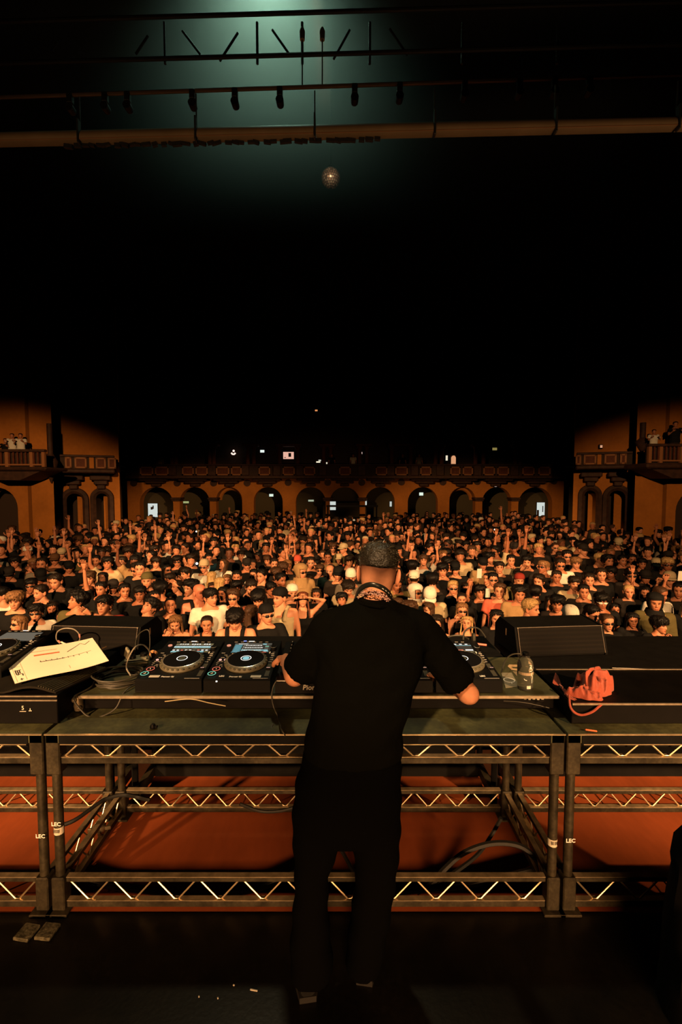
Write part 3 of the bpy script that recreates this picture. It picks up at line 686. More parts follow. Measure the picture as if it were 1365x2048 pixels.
# --- water bottle
M_GLASS = mat('clear_plastic', (.97, .96, .92), .05, trans=.97, ior=1.22, spec=1.0)
c = PZ(1056, 1383, CZ)
root = thing('water_bottle', 'clear plastic water bottle standing by the right-hand player', 'bottle', (c.x, c.y + .035, CZ))
m = MB(); pr = [(.030, 0), (.036, .004), (.039, .016), (.039, .125), (.036, .142), (.026, .156), (.014, .163), (.013, .172)]
m.lathe(pr, 28); m.build('shell', M_GLASS, root, smooth=60)
m = MB(); m.lathe([(.0145, .1725), (.0155, .175), (.0155, .188), (.013, .190), (.002, .190)], 18); m.build('cap', M_BLACK, root, smooth=True)
def on_cyl(mb, r=.0396):
    mb.v = [(r * math.sin(p[0] / r), -r * math.cos(p[0] / r), p[1]) if True else p for p in mb.v]; return mb
def ribbon2(pts, wd):
    m = MB(); pts = smooth_path([(p[0], p[1], 0) for p in pts], 6); vv = []; ff = []
    for i, p in enumerate(pts):
        t = (pts[min(i + 1, len(pts) - 1)] - pts[max(0, i - 1)]).normalized(); n = Vector((-t.y, t.x, 0)) * wd
        vv += [p + n, p - n]
    for i in range(len(pts) - 1): ff.append((2 * i, 2 * i + 1, 2 * i + 3, 2 * i + 2))
    return m.add(vv, ff)
pm_ = MB()
for pts in ([(.006, .135), (.018, .132), (.008, .124), (.020, .122)], [(.004, .118), (.02, .116), (.022, .106), (.006, .104)], [(.022, .098), (.018, .086), (.024, .074), (.022, .060), (.022, .042)], [(-.006, .058), (-.016, .060), (-.02, .066)]):
    r_ = ribbon2(pts, .0016); pm_.add(r_.v, r_.f)
on_cyl(pm_); pm_.build('bottle_lettering', M_WHITE, root)
m = MB()
for i in range(9):
    a0 = -1.35 + i * .27; a1 = a0 + .27; r = .0394
    m.quad((r * math.sin(a0), -r * math.cos(a0), .082), (r * math.sin(a1), -r * math.cos(a1), .082), (r * math.sin(a1), -r * math.cos(a1), .096), (r * math.sin(a0), -r * math.cos(a0), .096))
m.build('pale_band', mat('bottle_band', (.55, .42, .28), .5, alpha=.55), root)
m = MB(); r = .0397
for i in range(4):
    a0 = -.15 + i * .13; a1 = a0 + .13
    m.quad((r * math.sin(a0), -r * math.cos(a0), .014), (r * math.sin(a1), -r * math.cos(a1), .014), (r * math.sin(a1), -r * math.cos(a1), .030), (r * math.sin(a0), -r * math.cos(a0), .030))
m.build('barcode_label', M_STK, root)
# --- cards and tape under the bottle
M_CARD = mat('grey_green_card', (.20, .19, .14), .6, noise=(30, .8, 1.2))
card = [PZ(1003, 1346, CZ), PZ(1024, 1346, CZ), PZ(1039, 1373, CZ), PZ(1012, 1376, CZ)]
m = MB(); m.add([v + Vector((0, 0, .0006)) for v in card] + [v + Vector((0, 0, .002)) for v in card], [(3, 2, 1, 0), (4, 5, 6, 7), (0, 1, 5, 4), (1, 2, 6, 5), (2, 3, 7, 6), (3, 0, 4, 7)])
cd = m.build('backstage_pass', M_CARD); tag(cd, 'worn grey pass card with a white ring beside the bottle', 'card')
cc = PZ(1019, 1361, CZ); m = MB(); m.lathe([(.030, .0022), (.030, .0028), (.025, .0028), (.025, .0022)], 24, (cc.x, cc.y, CZ), cap=False); m.box((cc.x, cc.y - .035, CZ + .0026), (.006, .014, .0008)); m.build('ring_print', M_WHITE, cd)
M_TAN = mat('tan_tape', (.42, .30, .17), .6)
tp = [PZ(1016, 1333, CZ), PZ(1019, 1329.5, CZ), PZ(1041, 1330, CZ), PZ(1041, 1334, CZ), PZ(1024, 1333.5, CZ), PZ(1026, 1337, CZ), PZ(1041, 1338.5, CZ), PZ(1041, 1342.5, CZ), PZ(1023, 1339.5, CZ)]
m = MB(); m.prism([(v.x, v.y) for v in tp], 'z', CZ + .0006, CZ + .0018); tag(m.build('tape_mark', M_TAN), 'bent strip of tan tape stuck behind the bottle', 'tape')
tp = [PZ(1026, 1343, CZ), PZ(1040, 1344, CZ), PZ(1041, 1358, CZ), PZ(1034, 1352, CZ)]
m = MB(); m.prism([(v.x, v.y) for v in tp], 'z', CZ + .0006, CZ + .0018); tag(m.build('tape_mark', mat('dull_tan_tape', (.20, .16, .10), .6)), 'triangular patch of dull tape left of the bottle base', 'tape')

# --- orange drawstring bag, crumpled, half over the case edge
M_BAG = mat('orange_nylon', (.30, .060, .034), .55, spec=.2, sheen=.2, noise=(12, .8, 1.1), bump=(28, .5, .01))
BZ = .9745
root = thing('drawstring_bag', 'crumpled orange-red nylon drawstring bag lying on the right flight case', 'bag', (1.29, 2.2, BZ))
def lump(cx, cy, rx, ry, h, seed, rot=0., n=64, k=22):
    rr = random.Random(seed); ph = [rr.uniform(0, 6.3) for _ in range(8)]; m = MB(); rings = []
    for i in range(k + 1):
        t = i / k; ring = []
        for j in range(n):
            a = 2 * PI * j / n
            w = 1 + .13 * math.sin(3 * a + ph[0]) + .08 * math.sin(5 * a + ph[1]) + .04 * math.sin(9 * a + ph[2])
            r_ = math.cos(t * PI / 2) ** .55 if t < 1 else .02
            z = h * math.sin(t * PI / 2) ** 1.0 * (1 + .25 * math.sin(2 * a + ph[3]) + .16 * math.sin(7 * a + ph[4] + 4 * t))
            x, y = rx * w * r_ * math.cos(a), ry * w * r_ * math.sin(a)
            fold = .012 * math.sin(11 * (x * math.cos(ph[5]) + y * math.sin(ph[5])) / max(rx, ry) * 1.6 + ph[6])
            z += fold * math.sin(PI * min(1, t * 1.2)) * (h / .08)
            ring.append((cx + x * math.cos(rot) - y * math.sin(rot), cy + x * math.sin(rot) + y * math.cos(rot), BZ + max(.001, z) if i else BZ + .001))
        rings.append(ring)
    return m.loft(rings)
m = lump(1.268, 2.225, .090, .070, .088, 4, .15); m.build('bag_body', M_BAG, root, smooth=180, world=True)
m = lump(1.185, 2.17, .075, .045, .040, 9, -.45); m.build('bag_folds', M_BAG, root, smooth=180, world=True)
tip = [P(1112, 1346, 2.36), P(1117, 1352, 2.35), P(1124, 1370, 2.30), P(1118, 1376, 2.28), P(1106, 1366, 2.31)]
m = MB(); m.add([v for v in tip] + [v + Vector((.004, .012, -.002)) for v in tip], [(4, 3, 2, 1, 0), (5, 6, 7, 8, 9)] + [(i, (i + 1) % 5, 5 + (i + 1) % 5, 5 + i) for i in range(5)]); m.build('corner_flap', M_BAG, root, world=True)
for k in range(5):
    dx = .008 * k
    pts = smooth_path([P(1120 + 2 * k, 1370 + 2 * k, 2.28 - .01 * k), P(1128 + 4 * k, 1380 + 2 * k, 2.22), P(1140 + 6 * k, 1396 + 1.5 * k, 2.15), P(1160 + 10 * k, 1405 + k, 2.13), P(1195 + 7 * k, 1404 - k, 2.16)], 6)
    m = MB(); m.tube(pts, .0062, 6); m.build('drawstring', M_BAG, root, smooth=True, world=True)
pts = smooth_path([P(1139, 1390, 2.12), P(1141, 1412, 2.085), P(1150, 1425, 2.08), P(1165, 1430, 2.08), P(1185, 1424, 2.08), P(1200, 1412, 2.09), P(1210, 1404, 2.13)], 6)
m = MB(); m.tube(pts, .0055, 6); m.build('drawstring_loop', M_BAG, root, smooth=True, world=True)
m = MB(); m.box((0, 0, 0), (.045, .016, .022), (.0, .3, -.3), .004); m.xf(Matrix.Translation(P(1127, 1379, 2.24))); m.build('cord_stopper', M_BLACK, root, world=True)

# --- cables under the platform
q0 = lambda px, py, z=.02: PZ(px, py, z)
cable('floor_cable', [q0(835, 1784), q0(862, 1770), q0(890, 1738, .06), q0(930, 1705, .12), q0(985, 1687, .16), q0(1040, 1692, .16), q0(1075, 1722, .1), q0(1088, 1760, .03)], .014, 'thick black cable arching over the rust floor on the right', M_RUB)
cable('floor_cable', [q0(856, 1781), q0(900, 1752), q0(955, 1710, .05), q0(985, 1668, .1), q0(1003, 1636, .2)], .011, 'black cable rising to the rear truss on the right', M_RUB)
cable('floor_cable', [q0(690, 1800), q0(800, 1786), q0(930, 1772), q0(1010, 1752), q0(1070, 1738)], .012, 'black cable lying low across the rust floor on the right', M_RUB)
cable('floor_cable', [q0(142, 1742), q0(190, 1766), q0(280, 1782), q0(420, 1792), q0(515, 1778), q0(590, 1745), q0(640, 1728)], .012, 'black cable sweeping along the rust floor on the left', M_RUB)
cable('floor_cable', [q0(668, 1672, .1), q0(690, 1712, .04), q0(712, 1750), q0(735, 1772)], .011, 'black cable seen between the legs of the DJ', M_RUB)
cable('floor_cable', [q0(110, 1655, .25), q0(150, 1640, .28), q0(195, 1608, .3), q0(215, 1597, .3), q0(250, 1590, .3), q0(300, 1600, .28)], .010, 'black cable slung along the left rear truss', M_RUB)
cable('floor_cable', [q0(480, 1608, .16), q0(520, 1622, .1), q0(560, 1622, .1), q0(600, 1612, .12)], .009, 'black cable drooping behind the rear truss in the middle', M_RUB)
c = q0(200, 1692, .0)
b = MB(); b.box((0, 0, .1), (.12, .015, .02), (0, 0, .2), .004); b.lathe([(.02, .08), (.02, .12)], 12, (.01, 0, 0)); b.rod((0, 0, 0), (0, 0, .1), .01)
o = b.build('clamp', mat('clamp_metal', (.3, .24, .15), .35, metal=.7)); o.location = (c.x, c.y, 0); tag(o, 'metal cable clamp beside the left side rail under the desk', 'clamp')
# dark draped stack at the right foreground
m = MB(); rings = []
bx0 = 1.22
for i in range(12):
    t = i / 11; z = .72 * t
    ring = []
    for k in range(24):
        a = 2 * PI * k / 24; w = 1 + .05 * math.sin(4 * a + 3 * t) + .03 * math.sin(9 * a + 7 * t)
        s = (1.08 - .25 * t) if t < .8 else (1.08 - .2) * math.sqrt(max(0, 1 - ((t - .8) / .2) ** 2)) + .03
        ring.append((1.55 + .30 * s * w * math.cos(a), 1.62 + .25 * s * w * math.sin(a), z))
    rings.append(ring)
m.loft(rings); o = m.build('draped_stack', mat('black_molton', (.003, .003, .003), .95, spec=.05), smooth=True); tag(o, 'shapeless black draped stack at the right foreground edge', 'draped stack')
# ================================================================== HALL
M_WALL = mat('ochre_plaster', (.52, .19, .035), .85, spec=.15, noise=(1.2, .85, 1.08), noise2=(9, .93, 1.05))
M_TRIM = mat('dark_carved_wood', (.060, .026, .014), .7, noise=(6, .6, 1.3))
M_FRAME = mat('painted_frame', (.34, .14, .05), .7)
M_PNL = mat('red_brown_panel', (.13, .035, .012), .75, noise=(8, .7, 1.2))
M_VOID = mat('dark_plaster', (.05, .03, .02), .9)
M_PALE = mat('pale_inner_wall', (.09, .07, .035), .85)
D0 = 28.0
def wallmap(A, B):
    A = Vector((A[0], A[1], 0)); B = Vector((B[0], B[1], 0)); L = (B - A).length; t = (B - A) / L; n = Vector((t.y, -t.x, 0))
    if n.y > 0: n = -n                                   # n points towards the stage
    return A, t, n, L
def hit(px, W):
    """where the view line of pixel column px meets the wall plane -> distance along wall"""
    A, t, n, L = W; u = (px - CX) / F; kx, ky = u, _c
    # (k*kx - A.x, k*ky - A.y) = s*t
    det = kx * (-t.y) - (-t.x) * ky
    k = (A.x * (-t.y) - (-t.x) * A.y) / det; s = (kx * A.y - ky * A.x) / det
    return -s if False else ((k * kx - A.x) * t.x + (k * ky - A.y) * t.y)
def arcade(name, W, z0, z1, arches, th=.5, material=M_WALL, label=None, seg=14):
    """wall with round-headed openings; arches = (s0, s1, apex z)"""
    A, t, n, L = W; m = MB()
    P3 = lambda s, z, k: A + t * s - n * (th * k) + Vector((0, 0, z))
    def slab(quad):
        v = [P3(s, z, 0) for s, z in quad] + [P3(s, z, 1) for s, z in quad]; N = len(quad)
        m.add(v, [tuple(range(N)), tuple(range(2 * N - 1, N - 1, -1))] + [(i, N + i, N + (i + 1) % N, (i + 1) % N) for i in range(N)])
    cur = 0
    for s0, s1, za in sorted(arches):
        if s0 > cur: slab([(cur, z0), (s0, z0), (s0, z1), (cur, z1)])
        r = (s1 - s0) / 2; zs = za - r
        for k in range(seg):
            a0, a1 = PI - PI * k / seg, PI - PI * (k + 1) / seg
            p0 = (s0 + r + r * math.cos(a0), zs + r * math.sin(a0)); p1 = (s0 + r + r * math.cos(a1), zs + r * math.sin(a1))
            slab([p0, p1, (p1[0], z1), (p0[0], z1)])
        cur = s1
    if cur < L: slab([(cur, z0), (L, z0), (L, z1), (cur, z1)])
    o = struct(m.build(name, material))
    if label: o['label'] = label
    return o
zpx = lambda py, d: P(CX, py, d).z
# ---- back wall
xb = lambda px: P(px, 990, D0).x
WB = wallmap((xb(255), D0), (xb(1128), D0))
ARC = [(280, 347), (360, 420), (433, 485), (508, 566), (592, 652), (660, 720), (731, 790), (816, 876), (899, 951), (965, 1023), (1037, 1105)]
arcs = [(hit(a, WB), hit(c, WB), zpx(974, D0)) for a, c in ARC]
back = arcade('wall_back', WB, FLOORZ, zpx(940, D0), arcs, .55, label='ochre back wall of the hall with a row of round arches')
m = MB(); m.box2((-18, D0 + 3.0, FLOORZ), (18, D0 + 3.1, 3.0)); struct(m.build('wall_lobby', M_PALE))
m = MB(); m.box2((-18, D0 + .6, zpx(940, D0) + .02), (18, D0 + 3.1, zpx(940, D0) + .2)); struct(m.build('ceiling_lobby', M_VOID))
# inner ring mouldings of the two glazed arches, column capitals
for (a, c) in (ARC[2], ARC[8]):
    s0, s1 = hit(a, WB), hit(c, WB); r = (s1 - s0) / 2; za = zpx(974, D0); m = MB()
    A, t, n, L = WB
    pts = [A + t * (s0 + r + (r - .09) * math.cos(PI - PI * k / 14)) - n * .62 + Vector((0, 0, za - r + (r - .09) * math.sin(PI * k / 14))) for k in range(15)]
    m.tube(pts, .12, 6); m.build('arch_ring', M_WALL, back)
for px in (353.5, 427, 656, 725.5, 958, 1030):
    s = hit(px, WB); A, t, n, L = WB; p = A + t * s - n * .2
    m = MB(); m.box((p.x, p.y, zpx(997, D0)), (.62, .8, .13), None, .03); m.box((p.x, p.y, zpx(1000, D0) - .02), (.5, .66, .1)); m.build('capital', M_TRIM, back)
# medallions and corbels
for px, py in ((355, 966), (428, 966), (495, 966), (577, 965), (656, 965), (724, 965), (803, 964), (886, 964), (955, 963), (1028, 962), (268, 966), (1108, 962)):
    p = P(px, py, D0 - .02); m = MB(); m.lathe([(.21, -.05), (.21, 0), (.15, .03)], 16, (p.x, p.y - .0, p.z), 'y'); m.build('medallion', M_TRIM, back)
BY = D0 - 1.3
for px in (315, 393, 461, 537, 623, 690, 760, 847, 921, 990, 1068):
    p = P(px, 952, D0 - .01); m = MB()
    for k, (w, py0, py1, dep) in enumerate(((2.35, 950, 957, 1.1), (1.7, 957, 962, .85), (1.1, 962, 967, .6), (.55, 967, 973, .35))):
        z0, z1 = zpx(py1, D0), min(zpx(py0, D0), zpx(957, D0 - 1.3) - .005); m.box2((p.x - w / 2, D0 - dep, z0), (p.x + w / 2, D0 - .001, z1), .05)
    m.build('corbel', M_TRIM, back)
# ---- balcony on the back wall
bal = thing('balcony', 'long dim balcony with framed panels across the back wall', 'balcony', (0, BY, zpx(954, BY)))
xB = lambda px: P(px, 940, BY).x
zs0, zs1 = zpx(957, BY), zpx(951, BY)
m = MB(); m.box2((xB(250), BY, zs0), (xB(1130), D0 - .01, zs1), .02); m.build('floor_slab', M_TRIM, bal, world=True)
zr0, zr1 = zs1, zpx(931, BY)
m = MB(); m.box2((xB(250), BY - .05, zr1), (xB(1130), BY + .15, zr1 + .09), .02); m.build('hand_rail', M_TRIM, bal, world=True)
m = MB(); m.box2((xB(250), BY + .08, zr0), (xB(1130), BY + .12, zr1)); m.build('parapet', M_VOID, bal, world=True)
pan = [(281, 307), (311, 338), (365, 388), (392, 416), (433, 459), (463, 484), (518, 541), (566, 590), (608, 631), (679, 702), (752, 775), (791, 816), (841, 863), (901, 921), (926, 946), (967, 990), (995, 1018), (1045, 1069), (1077, 1101)]
for i, (a, c) in enumerate(pan):
    x0, x1 = xB(a), xB(c); z0, z1 = zpx(950.5, BY), zpx(933.5, BY); m = MB()
    m.box2((x0, BY - .02, z0), (x1, BY + .06, z1)); pn = m.build('panel', M_PNL, bal, world=True)
    f = MB(); w = .07
    for q in (((x0, z0), (x1, z0 + w)), ((x0, z1 - w), (x1, z1)), ((x0, z0), (x0 + w, z1)), ((x1 - w, z0), (x1, z1))): f.box2((q[0][0], BY - .06, q[0][1]), (q[1][0], BY - .021, q[1][1]))
    f.build('panel_frame', M_FRAME, pn, world=True)
for i, px in enumerate((260, 345, 424, 491, 554, 600, 646, 724, 782, 830, 881, 956, 1030, 1116)):
    m = MB(); x = xB(px); m.box2((x - .22, BY - .08, zr0), (x + .22, BY + .2, zr1), .03); m.build('newel', M_TRIM, bal, world=True)
CYD = D0 - .6
for px in (255, 344, 352, 420, 428, 496, 508, 560, 596, 648, 662, 720, 734, 784, 822, 872, 884, 952, 968, 1032, 1042, 1112):
    p = P(px, 910, CYD); z0, z1 = zs1, zpx(893, CYD); m = MB()
    m.lathe([(.2, z0), (.2, z0 + .15), (.13, z0 + .2), (.12, z1 - .15), (.2, z1 - .05), (.2, z1)], 10, (p.x, p.y, 0)); m.build('balcony_column', M_PNL, bal, smooth=True, world=True)
for a, c in ((335, 362), (410, 438), (486, 518), (552, 604), (638, 672), (712, 744), (776, 830), (864, 892), (944, 976), (1024, 1050)):
    p0, p1 = P(a, 890, CYD), P(c, 890, CYD); m = MB(); m.box2((p0.x, CYD - .3, zpx(893, CYD)), (p1.x, CYD + .3, zpx(888, CYD)), .02); m.build('entablature', M_PNL, bal, world=True)
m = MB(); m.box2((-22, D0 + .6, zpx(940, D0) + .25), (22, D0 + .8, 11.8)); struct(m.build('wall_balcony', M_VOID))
# ---- wings, piers and side balconies, built for each side from its own measured columns
def wing(side, c0, d0, c1, d1, arch_px, apex, rail, pan_px, pier, near_rail, pend, names):
    W = wallmap((P(c0, 990, d0).x, d0), (P(c1, 990, d1).x, d1))
    ars = []
    for a, c in arch_px:
        s0, s1 = sorted((hit(a, W), hit(c, W))); ars.append((s0, s1, zpx(apex, (d0 + d1) / 2)))
    wl = arcade('wall_' + side, W, FLOORZ, 9.5, ars, .6, label='ochre %s wing wall with two narrow round-headed doorways' % side)
    A, t, n, L = W
    for s0, s1, za in ars:
        r = (s1 - s0) / 2; m = MB()
        pts = [A + t * s0 + n * .03 + Vector((0, 0, FLOORZ))] + [A + t * (s0 + r + r * math.cos(PI - PI * k / 14)) + n * .03 + Vector((0, 0, za - r + r * math.sin(PI * k / 14))) for k in range(15)] + [A + t * s1 + n * .03 + Vector((0, 0, FLOORZ))]
        m.tube(pts, .13, 6); m.build('arch_moulding', M_TRIM, wl)
        k = MB(); sm = s0 + r * 2 * (.74 if side == 'left' else .26); p = A + t * sm - n * .8
        k.box((p.x, p.y, 1.0), (r * 1.05, .1, 3.7), (0, 0, math.atan2(t.y, t.x))); k.build('inner_reveal', M_WALL, wl)
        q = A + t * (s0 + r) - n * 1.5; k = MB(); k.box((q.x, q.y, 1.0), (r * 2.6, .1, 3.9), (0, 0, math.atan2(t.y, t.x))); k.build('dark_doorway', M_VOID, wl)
        p = A + t * (s0 + r) + n * .05; m = MB()
        for j, (w_, zz0, zz1, dp) in enumerate(((.75, .42, .60, .5), (.5, .24, .42, .38), (.3, .06, .24, .25))):
            m.box((p.x + n.x * dp / 2, p.y + n.y * dp / 2, za + (zz0 + zz1) / 2), (w_, dp, zz1 - zz0), (0, 0, math.atan2(t.y, t.x)), .03)
        m.build('corbel', M_TRIM, wl)
    # balcony of the wing
    s0, s1 = sorted((hit(rail[0], W), hit(rail[1], W))); bd = thing('side_balcony', names[0], 'balcony', A + t * ((s0 + s1) / 2) + n * .6 + Vector((0, 0, zpx(rail[3], d0))))
    ang = math.atan2(t.y, t.x); dm = (d0 + d1) / 2 - .8
    zt, zb, zl = zpx(rail[2], dm), zpx(rail[3], dm), zpx(rail[3] + 8, dm); mid = A + t * ((s0 + s1) / 2)
    W2 = (A + n * 1.0, t, n, L)
    m = MB(); c = mid + n * .5; m.box((c.x, c.y, (zb + zl) / 2), (s1 - s0, 1.05, zb - zl), (0, 0, ang), .04); m.build('floor_slab', M_TRIM, bd, world=True)
    c = mid + n * .98; m = MB(); m.box((c.x, c.y, zt + .03), (s1 - s0, .16, .09), (0, 0, ang), .02); m.build('hand_rail', M_TRIM, bd, world=True)
    c = mid + n * .93; m = MB(); m.box((c.x, c.y, (zt + zb) / 2), (s1 - s0, .06, zt - zb), (0, 0, ang)); m.build('parapet', M_VOID, bd, world=True)
    for a, c_ in pan_px:
        q0, q1 = sorted((hit(a, W2), hit(c_, W2))); solid = abs(c_ - a) < 10
        p = A + t * ((q0 + q1) / 2) + n * 1.0; m = MB(); m.box((p.x, p.y, (zt + zb) / 2), (q1 - q0, .06, (zt - zb) * .9), (0, 0, ang)); pn = m.build('panel', M_WALL if solid else M_PNL, bd, world=True)
        if solid: continue
        f = MB(); w_ = .06; hh = (zt - zb) * .9
        for dx, dz, sx, sz in ((0, hh / 2 - w_ / 2, q1 - q0, w_), (0, -hh / 2 + w_ / 2, q1 - q0, w_), (-(q1 - q0) / 2 + w_ / 2, 0, w_, hh), ((q1 - q0) / 2 - w_ / 2, 0, w_, hh)):
            pp = p + t * dx + n * .04; f.box((pp.x, pp.y, (zt + zb) / 2 + dz), (sx, .05, sz), (0, 0, ang))
        f.build('panel_frame', M_FRAME, pn, world=True)
    # pier in front of the wing
    xa, xc = sorted((P(pier[0], 990, pier[2]).x, P(pier[1], 990, pier[2]).x))
    e_in = P(pier[1] if side == 'left' else pier[0], 990, pier[3]).x; e_out = (xa if side == 'left' else xc) * 1.0
    m = MB(); m.prism([(xa, pier[2]), (xc, pier[2]), (e_in, pier[3]), (e_out, pier[3])] if side == 'left' else [(xa, pier[2]), (xc, pier[2]), (e_out, pier[3]), (e_in, pier[3])], 'z', FLOORZ, 9.5); struct(m.build('wall_pier_' + side, M_WALL))
    # hanging pendant on the pier
    p = P(pend[0], pend[1], pier[2] - .02); zt_, zb_ = zpx(pend[1], pier[2]), zpx(pend[2], pier[2]); h = zt_ - zb_
    m = MB(); m.lathe([(.02, zb_), (.10, zb_ + .12 * h), (.17, zb_ + .22 * h), (.24, zb_ + .36 * h), (.13, zb_ + .46 * h), (.09, zb_ + .5 * h), (.09, zt_)], 12, (p.x, pier[2] - .12, 0)); o = m.build('wall_pendant', M_TRIM, smooth=True); tag(o, names[1], 'ornament')
    return W
WL = wing('left', 108, 18.3, 240, 19.2, [(128, 173), (187, 223)], 981, (133, 236, 914, 938), [(134, 147), (153, 177), (182, 191), (195, 215), (219, 235)], (55, 108, 16.6, 18.3), None, (102, 848, 966),
          ('panelled side balcony above the two left doorways', 'long dark carved pendant hanging on the left pier'))
WR = wing('right', 1270, 17.9, 1147, 18.8, [(1211, 1257), (1162, 1198)], 975, (1254, 1148, 908, 930), [(1237, 1250), (1206, 1230), (1192, 1200), (1165, 1190), (1149, 1160)], (1270, 1336, 16.6, 17.9), None, (1284, 846, 906),
          ('panelled side balcony above the two right doorways', 'carved pendant bracket on the right pier'))
# outer bays next to the picture edges
for side, c0, c1, dd, arch, apex in (('left_outer', -160, 56, 16.4, (-45, 36), 975), ('right_outer', 1334, 1540, 16.4, (1352, 1440), 978)):
    W = wallmap((P(c0, 990, dd).x, dd), (P(c1, 990, dd).x, dd)); s0, s1 = sorted((hit(arch[0], W), hit(arch[1], W)))
    arcade('wall_' + side, W, FLOORZ, 9.5, [(s0, s1, zpx(apex, dd))], .8)
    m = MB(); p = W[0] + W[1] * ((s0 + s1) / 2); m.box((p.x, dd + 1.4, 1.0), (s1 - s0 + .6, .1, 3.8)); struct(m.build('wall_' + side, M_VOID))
def near_balcony(px0, px1, py_t, py_b, py_s, label, posts, dd=15.2):
    x0, x1 = sorted((P(px0, 920, dd).x, P(px1, 920, dd).x)); zt, zb, zsl = zpx(py_t, dd), zpx(py_b, dd), zpx(py_s, dd)
    bd = thing('box_balcony', label, 'balcony', ((x0 + x1) / 2, dd + .6, zb))
    m = MB(); m.box2((x0 - .1, dd - .1, zsl), (x1 + .1, dd + 1.2, zb), .05); m.build('floor_slab', M_TRIM, bd, world=True)
    m = MB(); m.prism([(x0 + .15, zsl), (x1 - .15, zsl), (x1 - .9, zsl - .32), (x0 + .9, zsl - .32)], 'y', dd + .1, dd + 1.2); m.build('bracket', M_TRIM, bd, world=True)
    m = MB(); m.box2((x0 - .05, dd - .08, zt), (x1 + .05, dd + .12, zt + .09), .02); m.build('hand_rail', M_TRIM, bd, world=True)
    m = MB(); m.box2((x0, dd + .12, zb), (x1, dd + .15, zt)); m.build('parapet', M_VOID, bd, world=True)
    for px in posts:
        x = P(px, 920, dd).x; m = MB(); m.box2((x - .05, dd - .04, zb), (x + .05, dd + .08, zt), .01); m.build('rail_post', M_FRAME, bd, world=True)
    m = MB(); m.box2((x0, dd - .03, zb + .05), (x1, dd + .05, zb + .10)); m.build('bottom_rail', M_FRAME, bd, world=True)
    n = int((x1 - x0) / .13)
    for k in range(n):
        x = x0 + (k + .5) * (x1 - x0) / n; m = MB(); m.box2((x - .02, dd, zb + .1), (x + .02, dd + .04, zt)); m.build('baluster', M_PNL, bd, world=True)
near_balcony(-60, 88, 904, 934, 941, 'dark wooden box balcony at the left edge with white-shirted spectators', (-20, 14, 63, 87))
near_balcony(1298, 1440, 893, 926, 937, 'dark wooden box balcony at the right edge with two spectators', (1300, 1322, 1364, 1400))
# ---- remaining shell
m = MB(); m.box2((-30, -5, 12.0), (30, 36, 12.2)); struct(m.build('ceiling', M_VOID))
m = MB(); m.box2((-19, 16.5, FLOORZ), (-18.8, 36, 12)); struct(m.build('wall_far_left', M_VOID))
m = MB(); m.box2((18.8, 16.5, FLOORZ), (19, 36, 12)); struct(m.build('wall_far_right', M_VOID))

# ---- lit doorways, signs and screens
def lit(name, px0, px1, py0, py1, d, col, s, label, cat, parts=True, group=None, dark=()):
    a, c = P(px0, py1, d), P(px1, py0, d)
    root = thing(name, label, cat, ((a.x + c.x) / 2, d, a.z), group)
    m = MB(); m.box2((a.x - .03, d, a.z - .03), (c.x + .03, d + .06, c.z + .03)); m.build('frame', M_BLACK, root, world=True)
    m = MB(); m.box2((a.x, d - .03, a.z), (c.x, d - .001, c.z)); m.build('glowing_face', em('lit_%s_%.2f_%.1f' % (name, col[0], s), col, s), root, world=True)
    for (u0, u1, v0, v1) in dark:
        m = MB(); m.box2((a.x + (c.x - a.x) * u0, d - .05, a.z + (c.z - a.z) * v0), (a.x + (c.x - a.x) * u1, d - .031, a.z + (c.z - a.z) * v1)); m.build('dark_patch', M_VOID, root, world=True)
    return root
CW = (.82, .9, .84)
lit('lit_doorway', 297, 315, 1007, 1034, 30.94, CW, .75, 'bright white doorway in the leftmost arch', 'doorway', dark=((.3, .5, .55, .75), (.5, .62, .6, .85)))
lit('lit_doorway', 1074, 1090, 1005, 1032, 30.94, CW, .75, 'bright white doorway in the rightmost arch', 'doorway', dark=((.0, .25, .0, .45), (.7, .8, .3, .75)))
lit('lit_doorway', 660.5, 672, 1003, 1020, 30.94, CW, .7, 'bright white doorway in the middle arch', 'doorway')
lit('lit_screen', 730, 734, 1000, 1014, 30.94, CW, .7, 'narrow white light strip right of the middle arch', 'light')
lit('lit_screen', 780, 784, 1003, 1013, 30.94, CW, .6, 'narrow white light strip in the arch second right of the middle', 'light')
lit('lit_screen', 1019.5, 1022.5, 1007, 1018, 30.94, (.9, .95, .8), .6, 'small white light in the second arch from the right', 'light')
lit('exit_sign', 367, 378, 1002.5, 1006.5, 30.94, (.55, .6, .25), .6, 'dim yellow-green sign in the second arch from the left', 'sign')
lit('exit_sign', 617, 628, 999.5, 1003, 30.94, (.6, .7, .5), .6, 'dim pale sign in the arch left of the middle', 'sign')
lit('exit_sign', 539, 547, 988, 993, 30.94, (.85, 1, .85), .9, 'small bright sign in the fourth arch from the left', 'sign')
lit('exit_sign', 839, 847, 985, 991, 30.94, (.85, 1, .85), .9, 'small bright sign in the fourth arch from the right', 'sign')
lit('bar_strip', 700, 719, 1038.5, 1041.5, 22.51, (.9, .62, .35), .5, 'short glowing strip on the mixing desk at the back of the crowd', 'light')
lit('wall_screen', 567, 588, 904, 918, D0 + .54, (1.0, .55, .42), .8, 'small pinkish screen on the back balcony', 'screen', dark=((.1, .25, .15, .25), (.5, .75, .3, .85)))
lit('exit_sign', 521, 529, 900, 905, D0 + .54, (.8, .9, .85), 1.0, 'small white sign on the back balcony left of the screen', 'sign')
p = P(467, 905, D0 + .2); root = thing('wall_lamp', 'small crescent-shaped white lamp on the back balcony', 'lamp', p)
